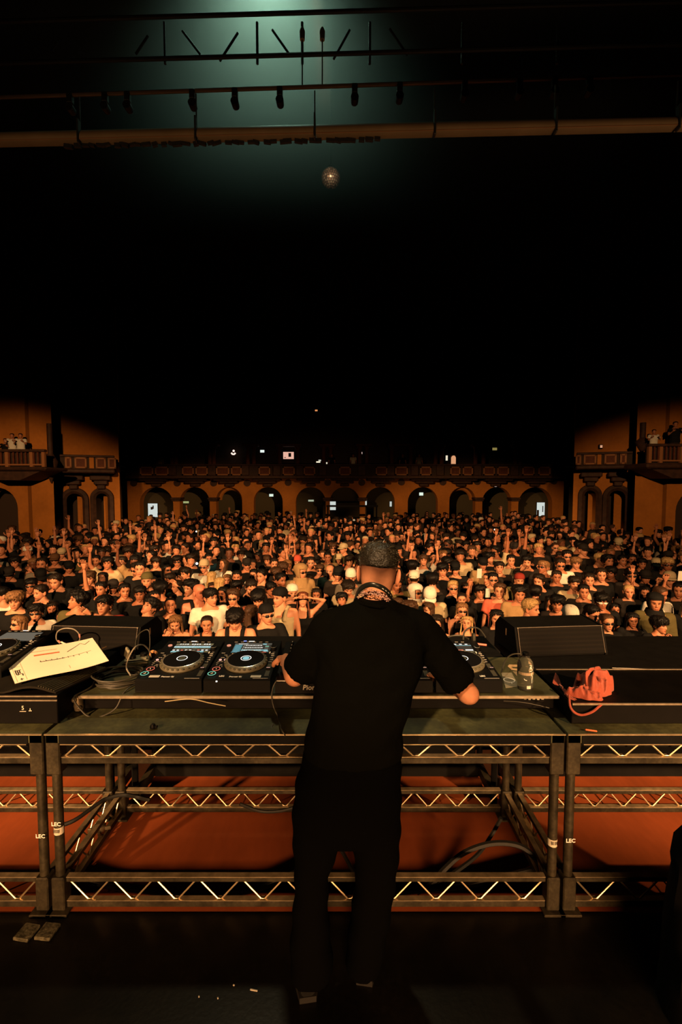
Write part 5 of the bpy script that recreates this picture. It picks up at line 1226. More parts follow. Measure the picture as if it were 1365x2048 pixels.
# ---- hair, hats (head coordinates, cached by style)
def surf(a, z, g):
    """point on the skull at angle a (0 = face, +: image right), height z, pushed out by g"""
    w, f, bk = (float(np.interp(z, _hz, q)) for q in (_hw, _hf, _hb))
    x = (w + g) * math.copysign(abs(math.sin(a)) ** .86, math.sin(a)); c = math.cos(a)
    y = -(f + g) * abs(c) ** .92 if c > 0 else (bk + g) * abs(c) ** .9
    return [x, y, z]
_hr = {}; TUFTS = True
def hair(style, res='hi'):
    k = (style, res)
    if k in _hr: return _hr[k]
    n, rows = (48, 14) if res == 'hi' else (28, 9)
    rnd = random.Random(sum(map(ord, style))); ph = [rnd.uniform(0, 6.28) for _ in range(12)]
    spec = {  # thickness, front hairline, temple, ear, nape, lump size, top lift
        'crop': (.016, .196, .165, .125, .060, .004, .014), 'fringe': (.022, .160, .150, .118, .055, .007, .014), 'mop': (.036, .158, .135, .105, .045, .012, .026),
        'curly': (.040, .172, .145, .100, .040, .018, .024), 'buzz': (.006, .198, .170, .13, .06, .001, .004), 'swept': (.026, .198, .165, .11, .03, .008, .024),
        'long': (.018, .196, .160, .10, .0, .004, .010), 'pulled': (.010, .196, .165, .115, .05, .002, .006), 'longdark': (.018, .196, .160, .10, .0, .004, .010), 'shag': (.03, .150, .140, .085, .01, .014, .02)}[style]
    th, zf, zt, ze, zn, lump, lift = spec
    m = MB(); rings = []
    aa = [2 * PI * j / n - PI for j in range(n)]
    def hl(a):
        x = abs(a)
        return float(np.interp(x, [0, .55, .95, 1.35, 1.75, 2.4, PI], [zf, zf - .004, zt, ze, ze - .012, zn + .01, zn]))
    crown = .235
    for i in range(rows + 1):
        s = i / rows; ring = []
        for j, a in enumerate(aa):
            z = crown - (crown - hl(a)) * s ** 1.15
            z = min(z, .2335)
            nz = math.sin(5 * a + ph[0] + 9 * s) * .5 + math.sin(11 * a + ph[1] - 6 * s) * .35 + math.sin(17 * a + ph[2] + 15 * s) * .25
            g = th * (1 - .55 * s ** 3) + lump * nz * min(1, s * 3)
            if i == rows: g = max(.004, g * .75)
            p = surf(a, z, max(.003, g)); p[2] += lift * (1 - s) ** .7 + (.25 * lump * nz if i else 0)
            if i == rows and style in ('fringe', 'mop', 'shag', 'curly'): p[2] += .010 * math.sin(9 * a + ph[3])
            ring.append(p)
        rings.append(ring)
    inner = []
    for j, a in enumerate(aa):
        p = surf(a, hl(a) + .008, -.004); inner.append(p)
    rings.append(inner)
    c = np.mean(np.array(rings[0]), axis=0)
    m.loft(rings, cap=True)
    if style in ('long', 'longdark'):
        nl = 40 if res == 'hi' else 22; rr = []
        L = .30
        for i in range(12):
            s = i / 11; ring = []
            for j in range(nl):
                t = j / (nl - 1); a = 1.12 + (2 * PI - 2.24) * t            # open at the face
                z = .165 - (L + .165 - .02 * math.sin(7 * a + ph[4])) * s
                w = .086 + .030 * min(1, s * 1.6) + .006 * math.sin(13 * a + ph[5] + 3 * s); dpt = .100 + .012 * s
                yc = .012 + .016 * s
                x = math.sin(a) * w; y = yc - math.cos(a) * dpt
                if z < -.02 and abs(math.cos(a)) < .95: y -= .035 * max(0, math.cos(a)) * s
                ring.append((x, y, z))
            rr.append(ring)
        ring_in = lambda q: [(p[0] * .86, .015 + (p[1] - .015) * .86, p[2]) for p in q]
        v = [p for q in rr for p in q] + [p for q in rr for p in ring_in(q)]; nn = 12 * nl; f = []
        for i in range(11):
            for j in range(nl - 1):
                q = (i * nl + j, i * nl + j + 1, (i + 1) * nl + j + 1, (i + 1) * nl + j); f.append(q); f.append(tuple(nn + z_ for z_ in reversed(q)))
            for j in (0, nl - 1): f.append((i * nl + j, (i + 1) * nl + j, nn + (i + 1) * nl + j, nn + i * nl + j))
        for j in range(nl - 1): f.append((11 * nl + j, 11 * nl + j + 1, nn + 11 * nl + j + 1, nn + 11 * nl + j)); f.append((j, nn + j, nn + j + 1, j + 1))
        m.add(v, f)
    if TUFTS and style not in ('buzz', 'pulled'):
        nt_ = (420 if style in ('mop', 'curly', 'shag') else 300) if res == 'hi' else 110
        for _ in range(nt_):
            a = rnd.uniform(-PI, PI); s = 1 - .95 * rnd.random() ** 1.6
            z = min(crown - (crown - hl(a)) * s ** 1.15, .2335); g = th * (1 - .55 * s ** 3)
            p0 = Vector(surf(a, z, g * .8)); p0.z += lift * (1 - s) ** .7
            nrm = Vector((math.sin(a) * (.3 + .7 * s), -math.cos(a) * (.3 + .7 * s), 1.05 - s)).normalized()
            dn = Vector((math.sin(a) * .5, -math.cos(a) * .5, -.9 * s - .1)).normalized()
            d_ = (dn * (.9 if style != 'curly' else .3) + nrm * (.22 if style != 'curly' else .7) + Vector((rnd.uniform(-.4, .4), rnd.uniform(-.4, .4), rnd.uniform(-.3, .3)))).normalized()
            L_ = rnd.uniform(.018, .034) * (1.0 if style != 'crop' else .75); wd = rnd.uniform(.004, .008) * (1 if res == 'hi' else 1.7)
            sd = d_.cross(nrm).normalized() * wd
            m.add([p0 - sd - nrm * .004, p0 + sd - nrm * .004, p0 + nrm * .004, p0 + d_ * L_], [(0, 1, 3), (1, 2, 3), (2, 0, 3)])
    _hr[k] = mesh_np('hair', m.arr(), m.f, None, (M_HAIR,)); return _hr[k]
_ht = {}
def hat(kind):
    if kind in _ht: return _ht[kind]
    m = MB(); n = 32; aa = [2 * PI * j / n - PI for j in range(n)]
    if kind in ('cap', 'capback', 'beanie', 'bucket', 'hood', 'scarf'):
        zb = {'cap': .160, 'capback': .165, 'beanie': .158, 'bucket': .165, 'hood': .02, 'scarf': .0}[kind]; rings = []; rows = 9
        for i in range(rows + 1):
            s = i / rows; ring = []
            for a in aa:
                z = .2345 - (.2345 - zb + (.03 * (1 - math.cos(a)) / 2 if kind != 'beanie' else .02 * (1 - math.cos(a)) / 2)) * s
                if kind in ('hood', 'scarf') and abs(a) < 1.0: z = max(z, .178)
                g = .017 + (.010 if kind in ('hood', 'scarf') else 0) * (1 + .3 * math.sin(6 * a + 9 * s)); p = surf(a, min(z, .233), g); p[2] += .030 * (1 - s) ** .8 + (.02 * (1 - s) if kind == 'beanie' else 0); ring.append(p)
            rings.append(ring)
        rings.append([surf(a, max(zb + .012, .178) if kind in ('hood', 'scarf') and abs(a) < 1. else zb + .012, -.006) for a in aa])
        m.loft(rings)
    if kind in ('cap', 'capback'):
        sg = -1 if kind == 'cap' else 1; v = []; q = 13
        for r_ in (0, .45, 1.):
            for j in range(q):
                a = -1.15 + 2.3 * j / (q - 1); ext = .075 * r_ * math.cos(a * .62)
                rad = .098; x = math.sin(a) * (.080 + .2 * ext); y = sg * (math.cos(a) * rad + ext) + (0 if sg < 0 else .012); z = (.166 if sg < 0 else .150) - .35 * ext - .012 * abs(math.sin(a)) ** 2 * r_
                v.append((x, y, z))
        nn = len(v); v2 = v + [(p[0], p[1], p[2] - .005) for p in v]; f = []
        for i in range(2):
            for j in range(q - 1): c4 = (i * q + j, i * q + j + 1, (i + 1) * q + j + 1, (i + 1) * q + j); f += [c4, tuple(nn + z for z in reversed(c4))]
        for j in range(q - 1): f.append((2 * q + j, 2 * q + j + 1, nn + 2 * q + j + 1, nn + 2 * q + j))
        m.add(v2, f)
    if kind == 'bucket':
        r0 = [surf(a, .166, .016) for a in aa]; r1 = [[p[0] * 1.42, p[1] * 1.36, p[2] - .045] for p in r0]; r2 = [[p[0], p[1], p[2] - .005] for p in r1]; r3 = [[p[0], p[1], p[2] - .006] for p in r0]
        m.loft([r0, r1, r2, r3], cap=False)
    if kind == 'hood':
        rr = []
        for i in range(5):
            s = i / 4; rr.append([((.098 + .05 * s) * math.sin(a), .02 + (.105 + .03 * s) * -math.cos(a), .03 - .12 * s) for a in aa])
        m.loft(rr, cap=False)
    if kind == 'scarf':
        rr = []
        for i in range(6):
            s = i / 5; rr.append([((.095 + .06 * s + .008 * math.sin(5 * a + 3 * s)) * math.sin(a), .015 + (.108 + .04 * s + .008 * math.sin(4 * a)) * -math.cos(a), .035 - .16 * s) for a in aa])
        m.loft(rr, cap=False)
    nf = len(m.f)
    if kind in ('cap', 'capback'):
        c0 = 0 if kind == 'capback' else PI
        q = [surf(c0 + .62 * math.cos(t_), (.176 if kind == 'capback' else .150) + .030 * math.sin(t_), .0215) for t_ in [PI * k / 10 for k in range(11)]]
        m.add(q, [tuple(range(11))]); m.lathe([(.008, .262), (.006, .268), (.001, .269)], 8)
        for k in range(6):
            a = PI * k / 3 + .5; m.tube([[*surf(a, z, .0185)[:2], z + .030 * (1 - s_) ** .8] for s_, z in ((.15, .2250), (.4, .205), (.65, .190), (.95, .172))], .0013, 4)
    _ht[kind] = mesh_np(kind, m.arr(), m.f, None, (M_HAT, M_BLACKM))
    if len(m.f) > nf: _ht[kind].polygons[nf].material_index = 1
    return _ht[kind]
def _shades(frame_only=False):
    m = MB()
    for s in (-1, 1):
        c = (s * .033, -.096, .117); rings = []
        for (k, dy) in ((.05, -.002), (.8, -.001), (1, .002), (1, .006), (.05, .006)):
            rings.append([(c[0] + .027 * k * math.copysign(abs(math.cos(a)) ** .8, math.cos(a)), c[1] + dy + .012 * (abs(c[0] + .027 * k * math.cos(a)) / .06) ** 2, c[2] + .017 * k * math.sin(a)) for a in [2 * PI * q / 14 for q in range(14)]])
        m.loft(rings)
        m.tube([(s * .060, -.083, .122), (s * .076, -.04, .122), (s * .078, .01, .118)], .0032, 6)
    m.rod((-.008, -.098, .121), (.008, -.098, .121), .0035, 6)
    return mesh_np('sunglasses', m.arr(), m.f, None, (M_LENS,))
def _glasses():
    m = MB()
    for s in (-1, 1):
        pts = [(s * .033 + .025 * math.cos(a), -.094 + .010 * (abs(s * .033 + .025 * math.cos(a)) / .06) ** 2, .116 + .018 * math.sin(a)) for a in [2 * PI * q / 16 for q in range(17)]]
        m.tube(pts, .0022, 5); m.tube([(s * .060, -.083, .120), (s * .078, .01, .118)], .0024, 5)
    m.rod((-.008, -.096, .119), (.008, -.096, .119), .0025, 5)
    return mesh_np('glasses', m.arr(), m.f, None, (M_SILV,))
SHADES = _shades(); GLASSES = _glasses()
SHADES_W = SHADES.copy(); SHADES_W.materials.clear(); SHADES_W.materials.append(M_STK)
# ---- palette
SK = {'f': (.60, .26, .145), 'm': (.47, .185, .095), 't': (.33, .12, .058), 'd': (.13, .045, .022), 'r': (.58, .20, .115)}
HC = {'k': (.004, .003, .0025), 'd': (.012, .007, .004), 'b': (.055, .026, .012), 'l': (.20, .10, .042), 'y': (.46, .29, .12), 'r': (.13, .035, .014), 'g': (.2, .16, .11)}
TC = {'black': (.006, .006, .006), 'dark': (.018, .014, .012), 'white': (.72, .68, .58), 'beige': (.50, .40, .24), 'olive': (.095, .080, .030), 'maroon': (.26, .030, .020), 'red': (.50, .08, .045), 'coral': (.62, .13, .08), 'brown': (.10, .045, .02), 'grey': (.20, .17, .13), 'navy': (.012, .014, .03), 'tan': (.35, .22, .10), 'rust': (.22, .06, .03)}
GRP = 'concert crowd'
def person(px, yt, hs, sex, yaw, pitch, pose, hr, hc, top, tc, extras, label, skin='f', res='hi', roll=0, d=None, H=None, category='person', group=GRP, floor=None):
    """px, yt: pixel of the crown; hs: crown-to-chin pixels (sets distance together with a plausible body height)"""
    fz = FLOORZ if floor is None else floor
    if d is None:
        d = F * .245 / hs; Hh = P(px, yt, d).z - fz
        lo, hi = (1.66, 1.90) if sex == 'm' else (1.52, 1.74)
        if 'low' in extras: lo -= .22
        Hh = min(max(Hh, lo), hi)
        for _ in range(3):
            q = P(px, yt, 1.0); kz = q.z - CAMZ; d = (fz + Hh - CAMZ) / kz
        H = Hh
    loc = P(px, yt, d); tall = 1.765
    sc = H / tall
    pl, pr = pose if isinstance(pose, tuple) else (pose, pose)
    byaw = max(-25, min(25, yaw * .35)) if abs(yaw) < 100 else yaw
    hy = yaw - byaw; hy = round(hy / 10) * 10; pitch = round(pitch / 10) * 10
    # the head leans with pitch; keep it simple and place the body axis under the crown
    face = math.degrees(math.atan2(-loc.x, loc.y)) * -1.0    # turn towards the stage centre
    me = body(sex, pl, pr, hy, pitch, roll, res)
    o = bpy.data.objects.new('person', me); COL.objects.link(o)
    o.location = (loc.x, loc.y, fz); o.scale = (sc, sc, sc); o.rotation_euler = (0, 0, R(byaw - face * .55)); o.color = (*SK[skin], 1)
    tag(o, label, category, group)
    def child(name, mesh, col, headspace=False, mtx=None):
        c = bpy.data.objects.new(name, mesh); COL.objects.link(c); c.parent = o; c.color = (*col, 1)
        if headspace:
            Rm, off = head_xf(hy, pitch, roll); k = HK * (1.0 if sex == 'm' else .96)
            Mx = Matrix([[*(Rm[i] * k), off[i]] for i in range(3)] + [[0, 0, 0, 1]]); c.matrix_local = Mx @ mtx if mtx is not None else Mx
        elif mtx is not None: c.matrix_local = mtx
        return c
    if any(q_.split(':')[0] in ('cap', 'capback', 'beanie', 'bucket', 'hood', 'scarf') for q_ in extras) and hr not in ('long', 'longdark', 'none'): hr = 'buzz'
    if hr and hr != 'none': child('hair', hair(hr, 'hi' if res == 'hi' else 'mid'), HC[hc], True)
    if top: child({'tee': 't_shirt', 'long': 'jacket', 'tank': 'tank_top', 'strapless': 'strapless_top'}[top], garment(top, sex, pl, pr), TC[tc])
    child('trousers', garment('trousers', sex, '', ''), TC['dark'])
    for e in extras:
        if e == 'shades': child('sunglasses', SHADES, (1, 1, 1), True)
        elif e == 'wshades': child('white_sunglasses', SHADES_W, (1, 1, 1), True)
        elif e == 'glasses': child('glasses', GLASSES, (1, 1, 1), True)
        elif e == 'shades_up': child('sunglasses', SHADES, (1, 1, 1), True, Matrix.Translation((0, .012, .080)))
        elif e.split(':')[0] in ('cap', 'capback', 'beanie', 'bucket', 'hood', 'scarf'):
            kd, cc = e.split(':'); child({'cap': 'baseball_cap', 'capback': 'baseball_cap', 'beanie': 'beanie', 'bucket': 'bucket_hat', 'hood': 'hood', 'scarf': 'head_scarf'}[kd], hat(kd), TC[cc], True)
    if 'watch' in extras:
        S, E, W = arm_pts(-1, pl, sex); dd = (E - W).normalized(); m = MB(); m.tube([W + dd * .012, W + dd * .034], .034 if sex == 'm' else .028, 12)
        m.build('wristwatch', M_BLACK, o)
    o['_w'] = 1; del o['_w']
    return o, (loc.x, loc.y, H, sc)
def phone_for(px, py, d, label, tilt=0.0, lit=True):
    c = P(px, py, d); root = thing('smartphone', label, 'phone', c, 'raised smartphones')
    m = MB(); m.box((0, 0, 0), (.074, .009, .15), (tilt, 0, 0), .004); m.build('case', M_STK, root)
    m = MB(); m.box((-.018, -.0062, .045), (.028, .003, .034), (tilt, 0, 0), .001); m.build('camera_bump', M_GREY, root)
    return root
# ================================================================== CROWD
D_ = 'down'; PLACED = []
ROWS = [
 # px, crown y, head px, sex, yaw, pitch, pose, hair, colour, top, colour, extras, skin, label
 (4, 1168, 33, 'm', -60, 0, D_, 'crop', 'k', 'tee', 'white', (), 'f', 'man in a white T-shirt cut by the left picture edge'),
 (31, 1176, 39, 'm', -5, 0, D_, 'mop', 'l', 'tee', 'black', (), 'f', 'young man with tousled fair hair in a black T-shirt, far left'),
 (37, 1224, 36, 'f', -50, 10, 'lean', 'long', 'l', 'strapless', 'black', ('shades',), 'f', 'long-haired blonde woman in sunglasses with bare shoulders, front left'),
 (72, 1201, 33, 'm', 5, -5, D_, 'fringe', 'k', 'tee', 'white', ('shades',), 'f', 'dark-haired man in sunglasses and white top, front left'),
 (103, 1197, 28, 'f', 10, 5, D_, 'long', 'd', 'tee', 'black', (), 't', 'woman with long dark hair beside the man in white at front left'),
 (123, 1217, 34, 'f', 5, 0, D_, 'pulled', 'd', 'tee', 'black', ('low',), 'f', 'woman with centre-parted hair peeking over the left wedge'),
 (152, 1176, 40, 'm', -60, 15, D_, 'curly', 'k', 'tee', 'olive', (), 'm', 'man with big dark curls and olive T-shirt in profile'),
 (83, 1164, 31, 'm', -40, 0, D_, 'crop', 'd', 'tee', 'black', (), 'f', 'short-haired man looking left, behind the man in white sunglasses'),
 (62, 1151, 27, 'm', 5, 5, ('mouth', D_), 'fringe', 'k', 'tee', 'black', ('shades',), 'm', 'man in sunglasses holding a hand to his mouth on the left'),
 (80, 1131, 28, 'm', 20, -20, D_, 'crop', 'k', 'tee', 'black', ('cap:black',), 'm', 'man in a black cap tilted down on the left'),
 (110, 1104, 23, 'm', 0, 5, ('up', 'up'), 'crop', 'd', 'tee', 'brown', ('shades', 'cap:brown'), 'm', 'man in sunglasses raising both hands on the left'),
 (137, 1119, 22, 'm', 15, 0, D_, 'crop', 'k', 'tee', 'black', ('shades', 'cap:black'), 'm', 'man in wrap sunglasses and dark cap on the left'),
 (169, 1112, 25, 'm', 30, 5, D_, 'fringe', 'd', 'tee', 'dark', (), 'm', 'man with his head tipped right, left of the man in a camouflage cap'),
 (192, 1106, 22, 'm', 0, 0, D_, 'crop', 'k', 'tee', 'black', (), 'm', 'short-haired man facing front above the raised hand on the left'),
 (179, 1137, 29, 'm', 5, 0, D_, 'mop', 'b', 'tee', 'black', (), 'f', 'man with light brown fringe beside the raised open hand'),
 (178, 1166, 24, 'f', 10, 0, D_, 'long', 'r', 'tee', 'black', (), 'r', 'red-haired woman below the man with the light fringe'),
 (203, 1158, 26, 'm', -10, 0, ('straight', D_), 'crop', 'k', 'tee', 'black', (), 'm', 'dark-haired man with one open hand raised high on the left'),
 (30, 1108, 24, 'm', 0, 5, ('up', 'up'), 'mop', 'k', 'tee', 'black', (), 'm', 'man at far left with both hands above his head'),
 (19, 1129, 23, 'm', 0, -10, D_, 'crop', 'd', 'tee', 'black', ('cap:dark',), 'm', 'man in a dark peaked cap at the far left'),
 (58, 1131, 24, 'f', 10, 0, (D_, 'brow'), 'long', 'd', 'tee', 'dark', (), 'm', 'woman shading her brow with one arm on the left'),
 (208, 1185, 42, 'm', -12, 12, D_, 'fringe', 'k', 'tee', 'maroon', (), 'f', 'young man in a maroon T-shirt looking up behind the left wedge'),
 (293, 1190, 34, 'm', -40, 40, ('reach', D_), 'mop', 'k', 'tee', 'black', ('watch',), 'f', 'man throwing his head back and reaching out an arm with a black watch'),
 (280, 1166, 30, 'm', 5, 0, D_, 'fringe', 'k', 'tee', 'black', (), 't', 'dark-haired man in black right behind the reaching arm'),
 (294, 1141, 30, 'm', 5, 0, D_, 'crop', 'd', 'tee', 'black', ('capback:olive',), 'f', 'man in a camouflage cap worn backwards'),
 (312, 1109, 23, 'm', 5, 5, D_, 'shag', 'd', 'tee', 'black', (), 'f', 'man with chin-length dark hair and black T-shirt'),
 (309, 1176, 28, 'm', 10, 10, D_, 'crop', 'k', 'tee', 'black', (), 'm', 'man half hidden behind the head thrown back'),
 (321, 1158, 32, 'm', 160, 0, D_, 'curly', 'k', 'tee', 'black', (), 'm', 'dark curly head turned away in the left crowd'),
 (340, 1194, 32, 'm', 10, 15, ('fist', D_), 'buzz', 'k', 'tee', 'black', (), 'm', 'man with cropped hair looking up above the long-haired woman'),
 (351, 1221, 39, 'f', 5, -10, ('cheek', D_), 'long', 'l', 'strapless', 'black', (), 'f', 'woman with long light-brown hair at the front rail, left of the decks'),
 (345, 1182, 28, 'f', -10, 0, D_, 'long', 'k', 'tee', 'black', (), 'f', 'woman with long dark hair behind the man with cropped hair'),
 (356, 1156, 30, 'm', -60, 0, (D_, 'brow'), 'crop', 'd', 'tee', 'beige', (), 'f', 'man in a beige T-shirt with a bent arm raised to his head'),
 (341, 1142, 28, 'm', -45, 0, ('fist', D_), 'fringe', 'd', 'tee', 'black', (), 'm', 'man pointing a fist upward, left of centre'),
 (249, 1161, 30, 'm', 20, -5, D_, 'crop', 'k', 'tee', 'black', (), 'm', 'short-haired man looking down behind the reaching hand'),
 (226, 1155, 25, 'm', 10, 0, D_, 'crop', 'd', 'tee', 'black', ('shades', 'cap:dark'), 'm', 'man in dark sunglasses under a cap beside the raised hand'),
 (244, 1109, 22, 'm', -20, 10, D_, 'fringe', 'd', 'tee', 'dark', (), 'f', 'man looking left with a straight fringe, upper left crowd'),
 (355, 1107, 22, 'm', 5, 0, D_, 'mop', 'k', 'tee', 'dark', ('shades',), 'm', 'person in sunglasses left of the beige beanie'),
 (419, 1170, 38, 'm', 45, 5, D_, 'fringe', 'k', 'tee', 'white', (), 'f', 'young man in a white T-shirt looking to the right'),
 (397, 1164, 38, 'm', 40, -5, D_, 'none', 'k', 'tank', 'black', (), 'r', 'shaven-headed man in a black tank top beside the white T-shirt'),
 (414, 1226, 37, 'f', 5, 0, 'lean', 'pulled', 'd', 'tank', 'black', (), 'm', 'dark-haired woman in a thin-strapped top at the front rail'),
 (471, 1207, 39, 'm', -5, -15, 'lean', 'mop', 'k', 'tank', 'black', (), 'f', 'man in a black tank top leaning at the front rail'),
 (466, 1173, 32, 'm', -5, 0, ('mouth', D_), 'swept', 'b', 'long', 'dark', ('shades',), 'f', 'man in sunglasses smoking with a hand at his lips'),
 (448, 1167, 28, 'f', -30, 0, D_, 'long', 'k', 'tee', 'black', (), 't', 'woman in shadow between the white T-shirt and the smoker'),
 (517, 1170, 34, 'm', -5, -15, D_, 'mop', 'k', 'tee', 'rust', (), 'f', 'man with a black bowl cut looking down, rust top'),
 (531, 1203, 40, 'm', 35, -5, 'lean', 'crop', 'k', 'tee', 'black', ('shades', 'capback:black'), 'f', 'man in black sunglasses, backwards cap and open black shirt at the rail'),
 (502, 1203, 36, 'f', 165, 0, D_, 'long', 'b', 'tee', 'black', (), 'f', 'long brown hair of a woman turned away at the rail'),
 (501, 1150, 33, 'm', 15, -15, D_, 'crop', 'd', 'tee', 'black', ('glasses',), 'f', 'man in thin glasses looking down, left of centre'),
 (474, 1136, 25, 'm', 0, 0, D_, 'crop', 'k', 'tee', 'dark', (), 'm', 'short-haired man facing front above the smoker'),
 (473, 1156, 25, 'm', 10, 0, D_, 'mop', 'k', 'tee', 'black', (), 'm', 'dark mop-haired man just above the smoker'),
 (409, 1117, 28, 'm', -10, 5, D_, 'crop', 'd', 'tee', 'white', ('shades', 'beanie:beige'), 'f', 'man in a beige beanie and sunglasses'),
 (423, 1138, 26, 'f', 150, 0, D_, 'long', 'y', 'tee', 'beige', (), 'f', 'straight blonde hair of a woman turned away'),
 (439, 1149, 27, 'f', 120, 0, D_, 'long', 'y', 'tee', 'dark', (), 'f', 'wavy blonde woman turned to the right'),
 (455, 1143, 25, 'f', 0, 0, D_, 'long', 'l', 'tee', 'dark', (), 'f', 'fair woman facing front beside the blonde heads'),
 (424, 1159, 22, 'f', 10, 0, D_, 'long', 'b', 'tee', 'dark', (), 'f', 'small woman with centre parting below the blonde heads'),
 (525, 1133, 27, 'm', -35, 5, D_, 'crop', 'k', 'tee', 'dark', (), 'f', 'man with neat dark hair looking left, centre left'),
 (537, 1156, 29, 'm', 40, -15, D_, 'crop', 'k', 'tee', 'black', (), 't', 'man with dark faded hair looking down to the right'),
 (373, 1130, 26, 'm', -50, 5, ('cheek', D_), 'fringe', 'd', 'tee', 'beige', (), 'f', 'man turned left with raised forearm below the beige beanie'),
 (446, 1114, 25, 'f', -50, 20, D_, 'long', 'b', 'tee', 'white', (), 'f', 'woman with her face tipped up to the left in a pale top'),
 (493, 1113, 22, 'm', 20, 0, D_, 'crop', 'k', 'tee', 'black', ('shades', 'cap:dark'), 'm', 'man in dark cap and mirrored sunglasses, centre left'),
 (417, 1103, 19, 'm', 15, 0, D_, 'crop', 'k', 'tee', 'white', (), 'm', 'smiling man in white behind the beige beanie'),
 (482, 1097, 19, 'm', 0, 0, D_, 'fringe', 'd', 'tee', 'white', (), 'f', 'man in a plain white T-shirt in the centre-left crowd'),
 (536, 1105, 23, 'f', -10, -10, D_, 'fringe', 'b', 'tee', 'dark', (), 'f', 'person with brown bowl fringe looking down'),
 (562, 1170, 39, 'm', -40, -5, D_, 'crop', 'k', 'tank', 'beige', ('capback:black',), 'f', 'man in a black cap and beige tank top, head turned left'),
 (606, 1178, 42, 'f', 5, 15, ('head', 'head'), 'longdark', 'r', 'tank', 'black', (), 'f', 'person in a black tank top clasping both hands over the face'),
 (584, 1164, 29, 'm', 20, 0, D_, 'crop', 'd', 'tee', 'dark', ('capback:white',), 'f', 'man in a white backwards cap left of the DJ'),
 (622, 1109, 30, 'm', 5, 0, D_, 'crop', 'd', 'tee', 'black', ('glasses',), 'f', 'man in glasses and a black T-shirt lettered ALTH'),
 (600, 1126, 34, 'm', 45, -5, D_, 'none', 'k', 'long', 'tan', ('shades', 'scarf:tan'), 'f', 'person wrapped in a patterned tan head scarf with sunglasses'),
 (595, 1109, 21, 'm', 5, 0, D_, 'crop', 'd', 'tee', 'dark', ('beanie:red',), 'f', 'person in a red beanie left of the man in glasses'),
 (560, 1141, 28, 'm', 40, 0, D_, 'crop', 'k', 'tee', 'dark', (), 't', 'man with a fade haircut in profile to the right'),
 (702, 1134, 30, 'm', 0, -10, D_, 'crop', 'd', 'tee', 'grey', ('beanie:white',), 'f', 'person in a white knitted beanie just left of the DJ'),
 (695, 1153, 30, 'm', 10, -15, D_, 'curly', 'd', 'tee', 'beige', (), 'f', 'man with dark curls and striped beige shirt left of the DJ'),
 (684, 1181, 32, 'm', 0, 15, D_, 'mop', 'k', 'tee', 'black', ('low',), 'm', 'dark-haired face peering over the left shoulder of the DJ'),
 (678, 1129, 31, 'm', -15, 0, D_, 'crop', 'd', 'tee', 'dark', ('cap:black',), 'f', 'man in a black peaked cap left of the white beanie'),
 (661, 1127, 22, 'm', -10, 5, (D_, 'fist'), 'none', 'k', 'tee', 'beige', ('glasses',), 'f', 'balding man in glasses with a raised fist'),
 (679, 1104, 22, 'f', -20, 0, D_, 'long', 'd', 'tee', 'red', ('cap:beige',), 'f', 'woman in a pale cap and red top above the black cap'),
 (656, 1100, 20, 'm', 0, 0, D_, 'crop', 'k', 'tee', 'tan', (), 't', 'man facing front in a tan top, centre'),
 (633, 1170, 27, 'f', 5, 0, D_, 'long', 'd', 'tee', 'black', (), 't', 'woman half hidden behind the clasped hands'),
 (565, 1119, 26, 'm', 10, -10, D_, 'shag', 'b', 'tee', 'dark', (), 'f', 'shaggy brown-haired person left of the head scarf'),
 (553, 1129, 25, 'm', -5, -10, D_, 'mop', 'b', 'tee', 'dark', (), 'f', 'brown-fringed man below the raised hand in the middle'),
 (548, 1112, 22, 'm', 10, 0, (D_, 'up'), 'crop', 'd', 'tee', 'black', (), 'f', 'man raising one open hand, left of the red beanie'),
 (640, 1124, 22, 'm', 5, 0, D_, 'fringe', 'b', 'tee', 'dark', ('shades',), 'f', 'brown-haired man in sunglasses right of the lettered T-shirt'),
 (875, 1221, 38, 'f', -15, -5, 'lean', 'longdark', 'd', 'tank', 'black', ('shades',), 'f', 'woman with long dark hair and black sunglasses right of the DJ'),
 (935, 1227, 32, 'f', -15, 15, 'lean', 'long', 'y', 'strapless', 'black', (), 'f', 'blonde woman with bare shoulders at the rail, right of the DJ'),
 (925, 1198, 33, 'f', 5, 0, ('cheek', D_), 'long', 'l', 'strapless', 'black', ('shades',), 'f', 'woman in oval sunglasses touching her long light-brown hair'),
 (859, 1197, 34, 'f', -45, -5, D_, 'long', 'b', 'tee', 'tan', (), 'f', 'brown-haired woman in profile just right of the DJ'),
 (860, 1163, 36, 'm', 0, -30, D_, 'mop', 'k', 'tee', 'beige', ('cap:white',), 'f', 'man in a bright white cap bending his head down'),
 (829, 1138, 28, 'm', 165, 0, D_, 'crop', 'd', 'tee', 'dark', ('cap:white',), 'f', 'white cap seen from behind near the head of the DJ'),
 (830, 1166, 32, 'm', 40, 0, D_, 'none', 'k', 'long', 'white', ('shades', 'hood:white'), 'f', 'person in a white hood and dark sunglasses'),
 (820, 1195, 31, 'm', 5, 0, D_, 'curly', 'b', 'tee', 'tan', ('shades',), 'f', 'moustached man in mirrored sunglasses beside the DJ shoulder'),
 (886, 1121, 30, 'm', -5, 0, D_, 'mop', 'k', 'tee', 'black', (), 'f', 'young man with a thick dark bowl cut and black T-shirt'),
 (907, 1156, 31, 'm', 0, 0, D_, 'crop', 'y', 'tee', 'black', ('shades',), 'f', 'blond man in mirrored sunglasses'),
 (932, 1159, 25, 'f', 5, 0, D_, 'long', 'd', 'tee', 'dark', (), 'm', 'woman with smooth dark hair right of the blond man in sunglasses'),
 (911, 1120, 29, 'm', -5, -5, D_, 'crop', 'd', 'tee', 'black', ('cap:black',), 'f', 'man in a plain black cap right of the bowl cut'),
 (848, 1107, 22, 'm', 5, 15, ('up', 'up'), 'shag', 'b', 'tee', 'white', (), 'f', 'man in a white T-shirt flinging both arms up'),
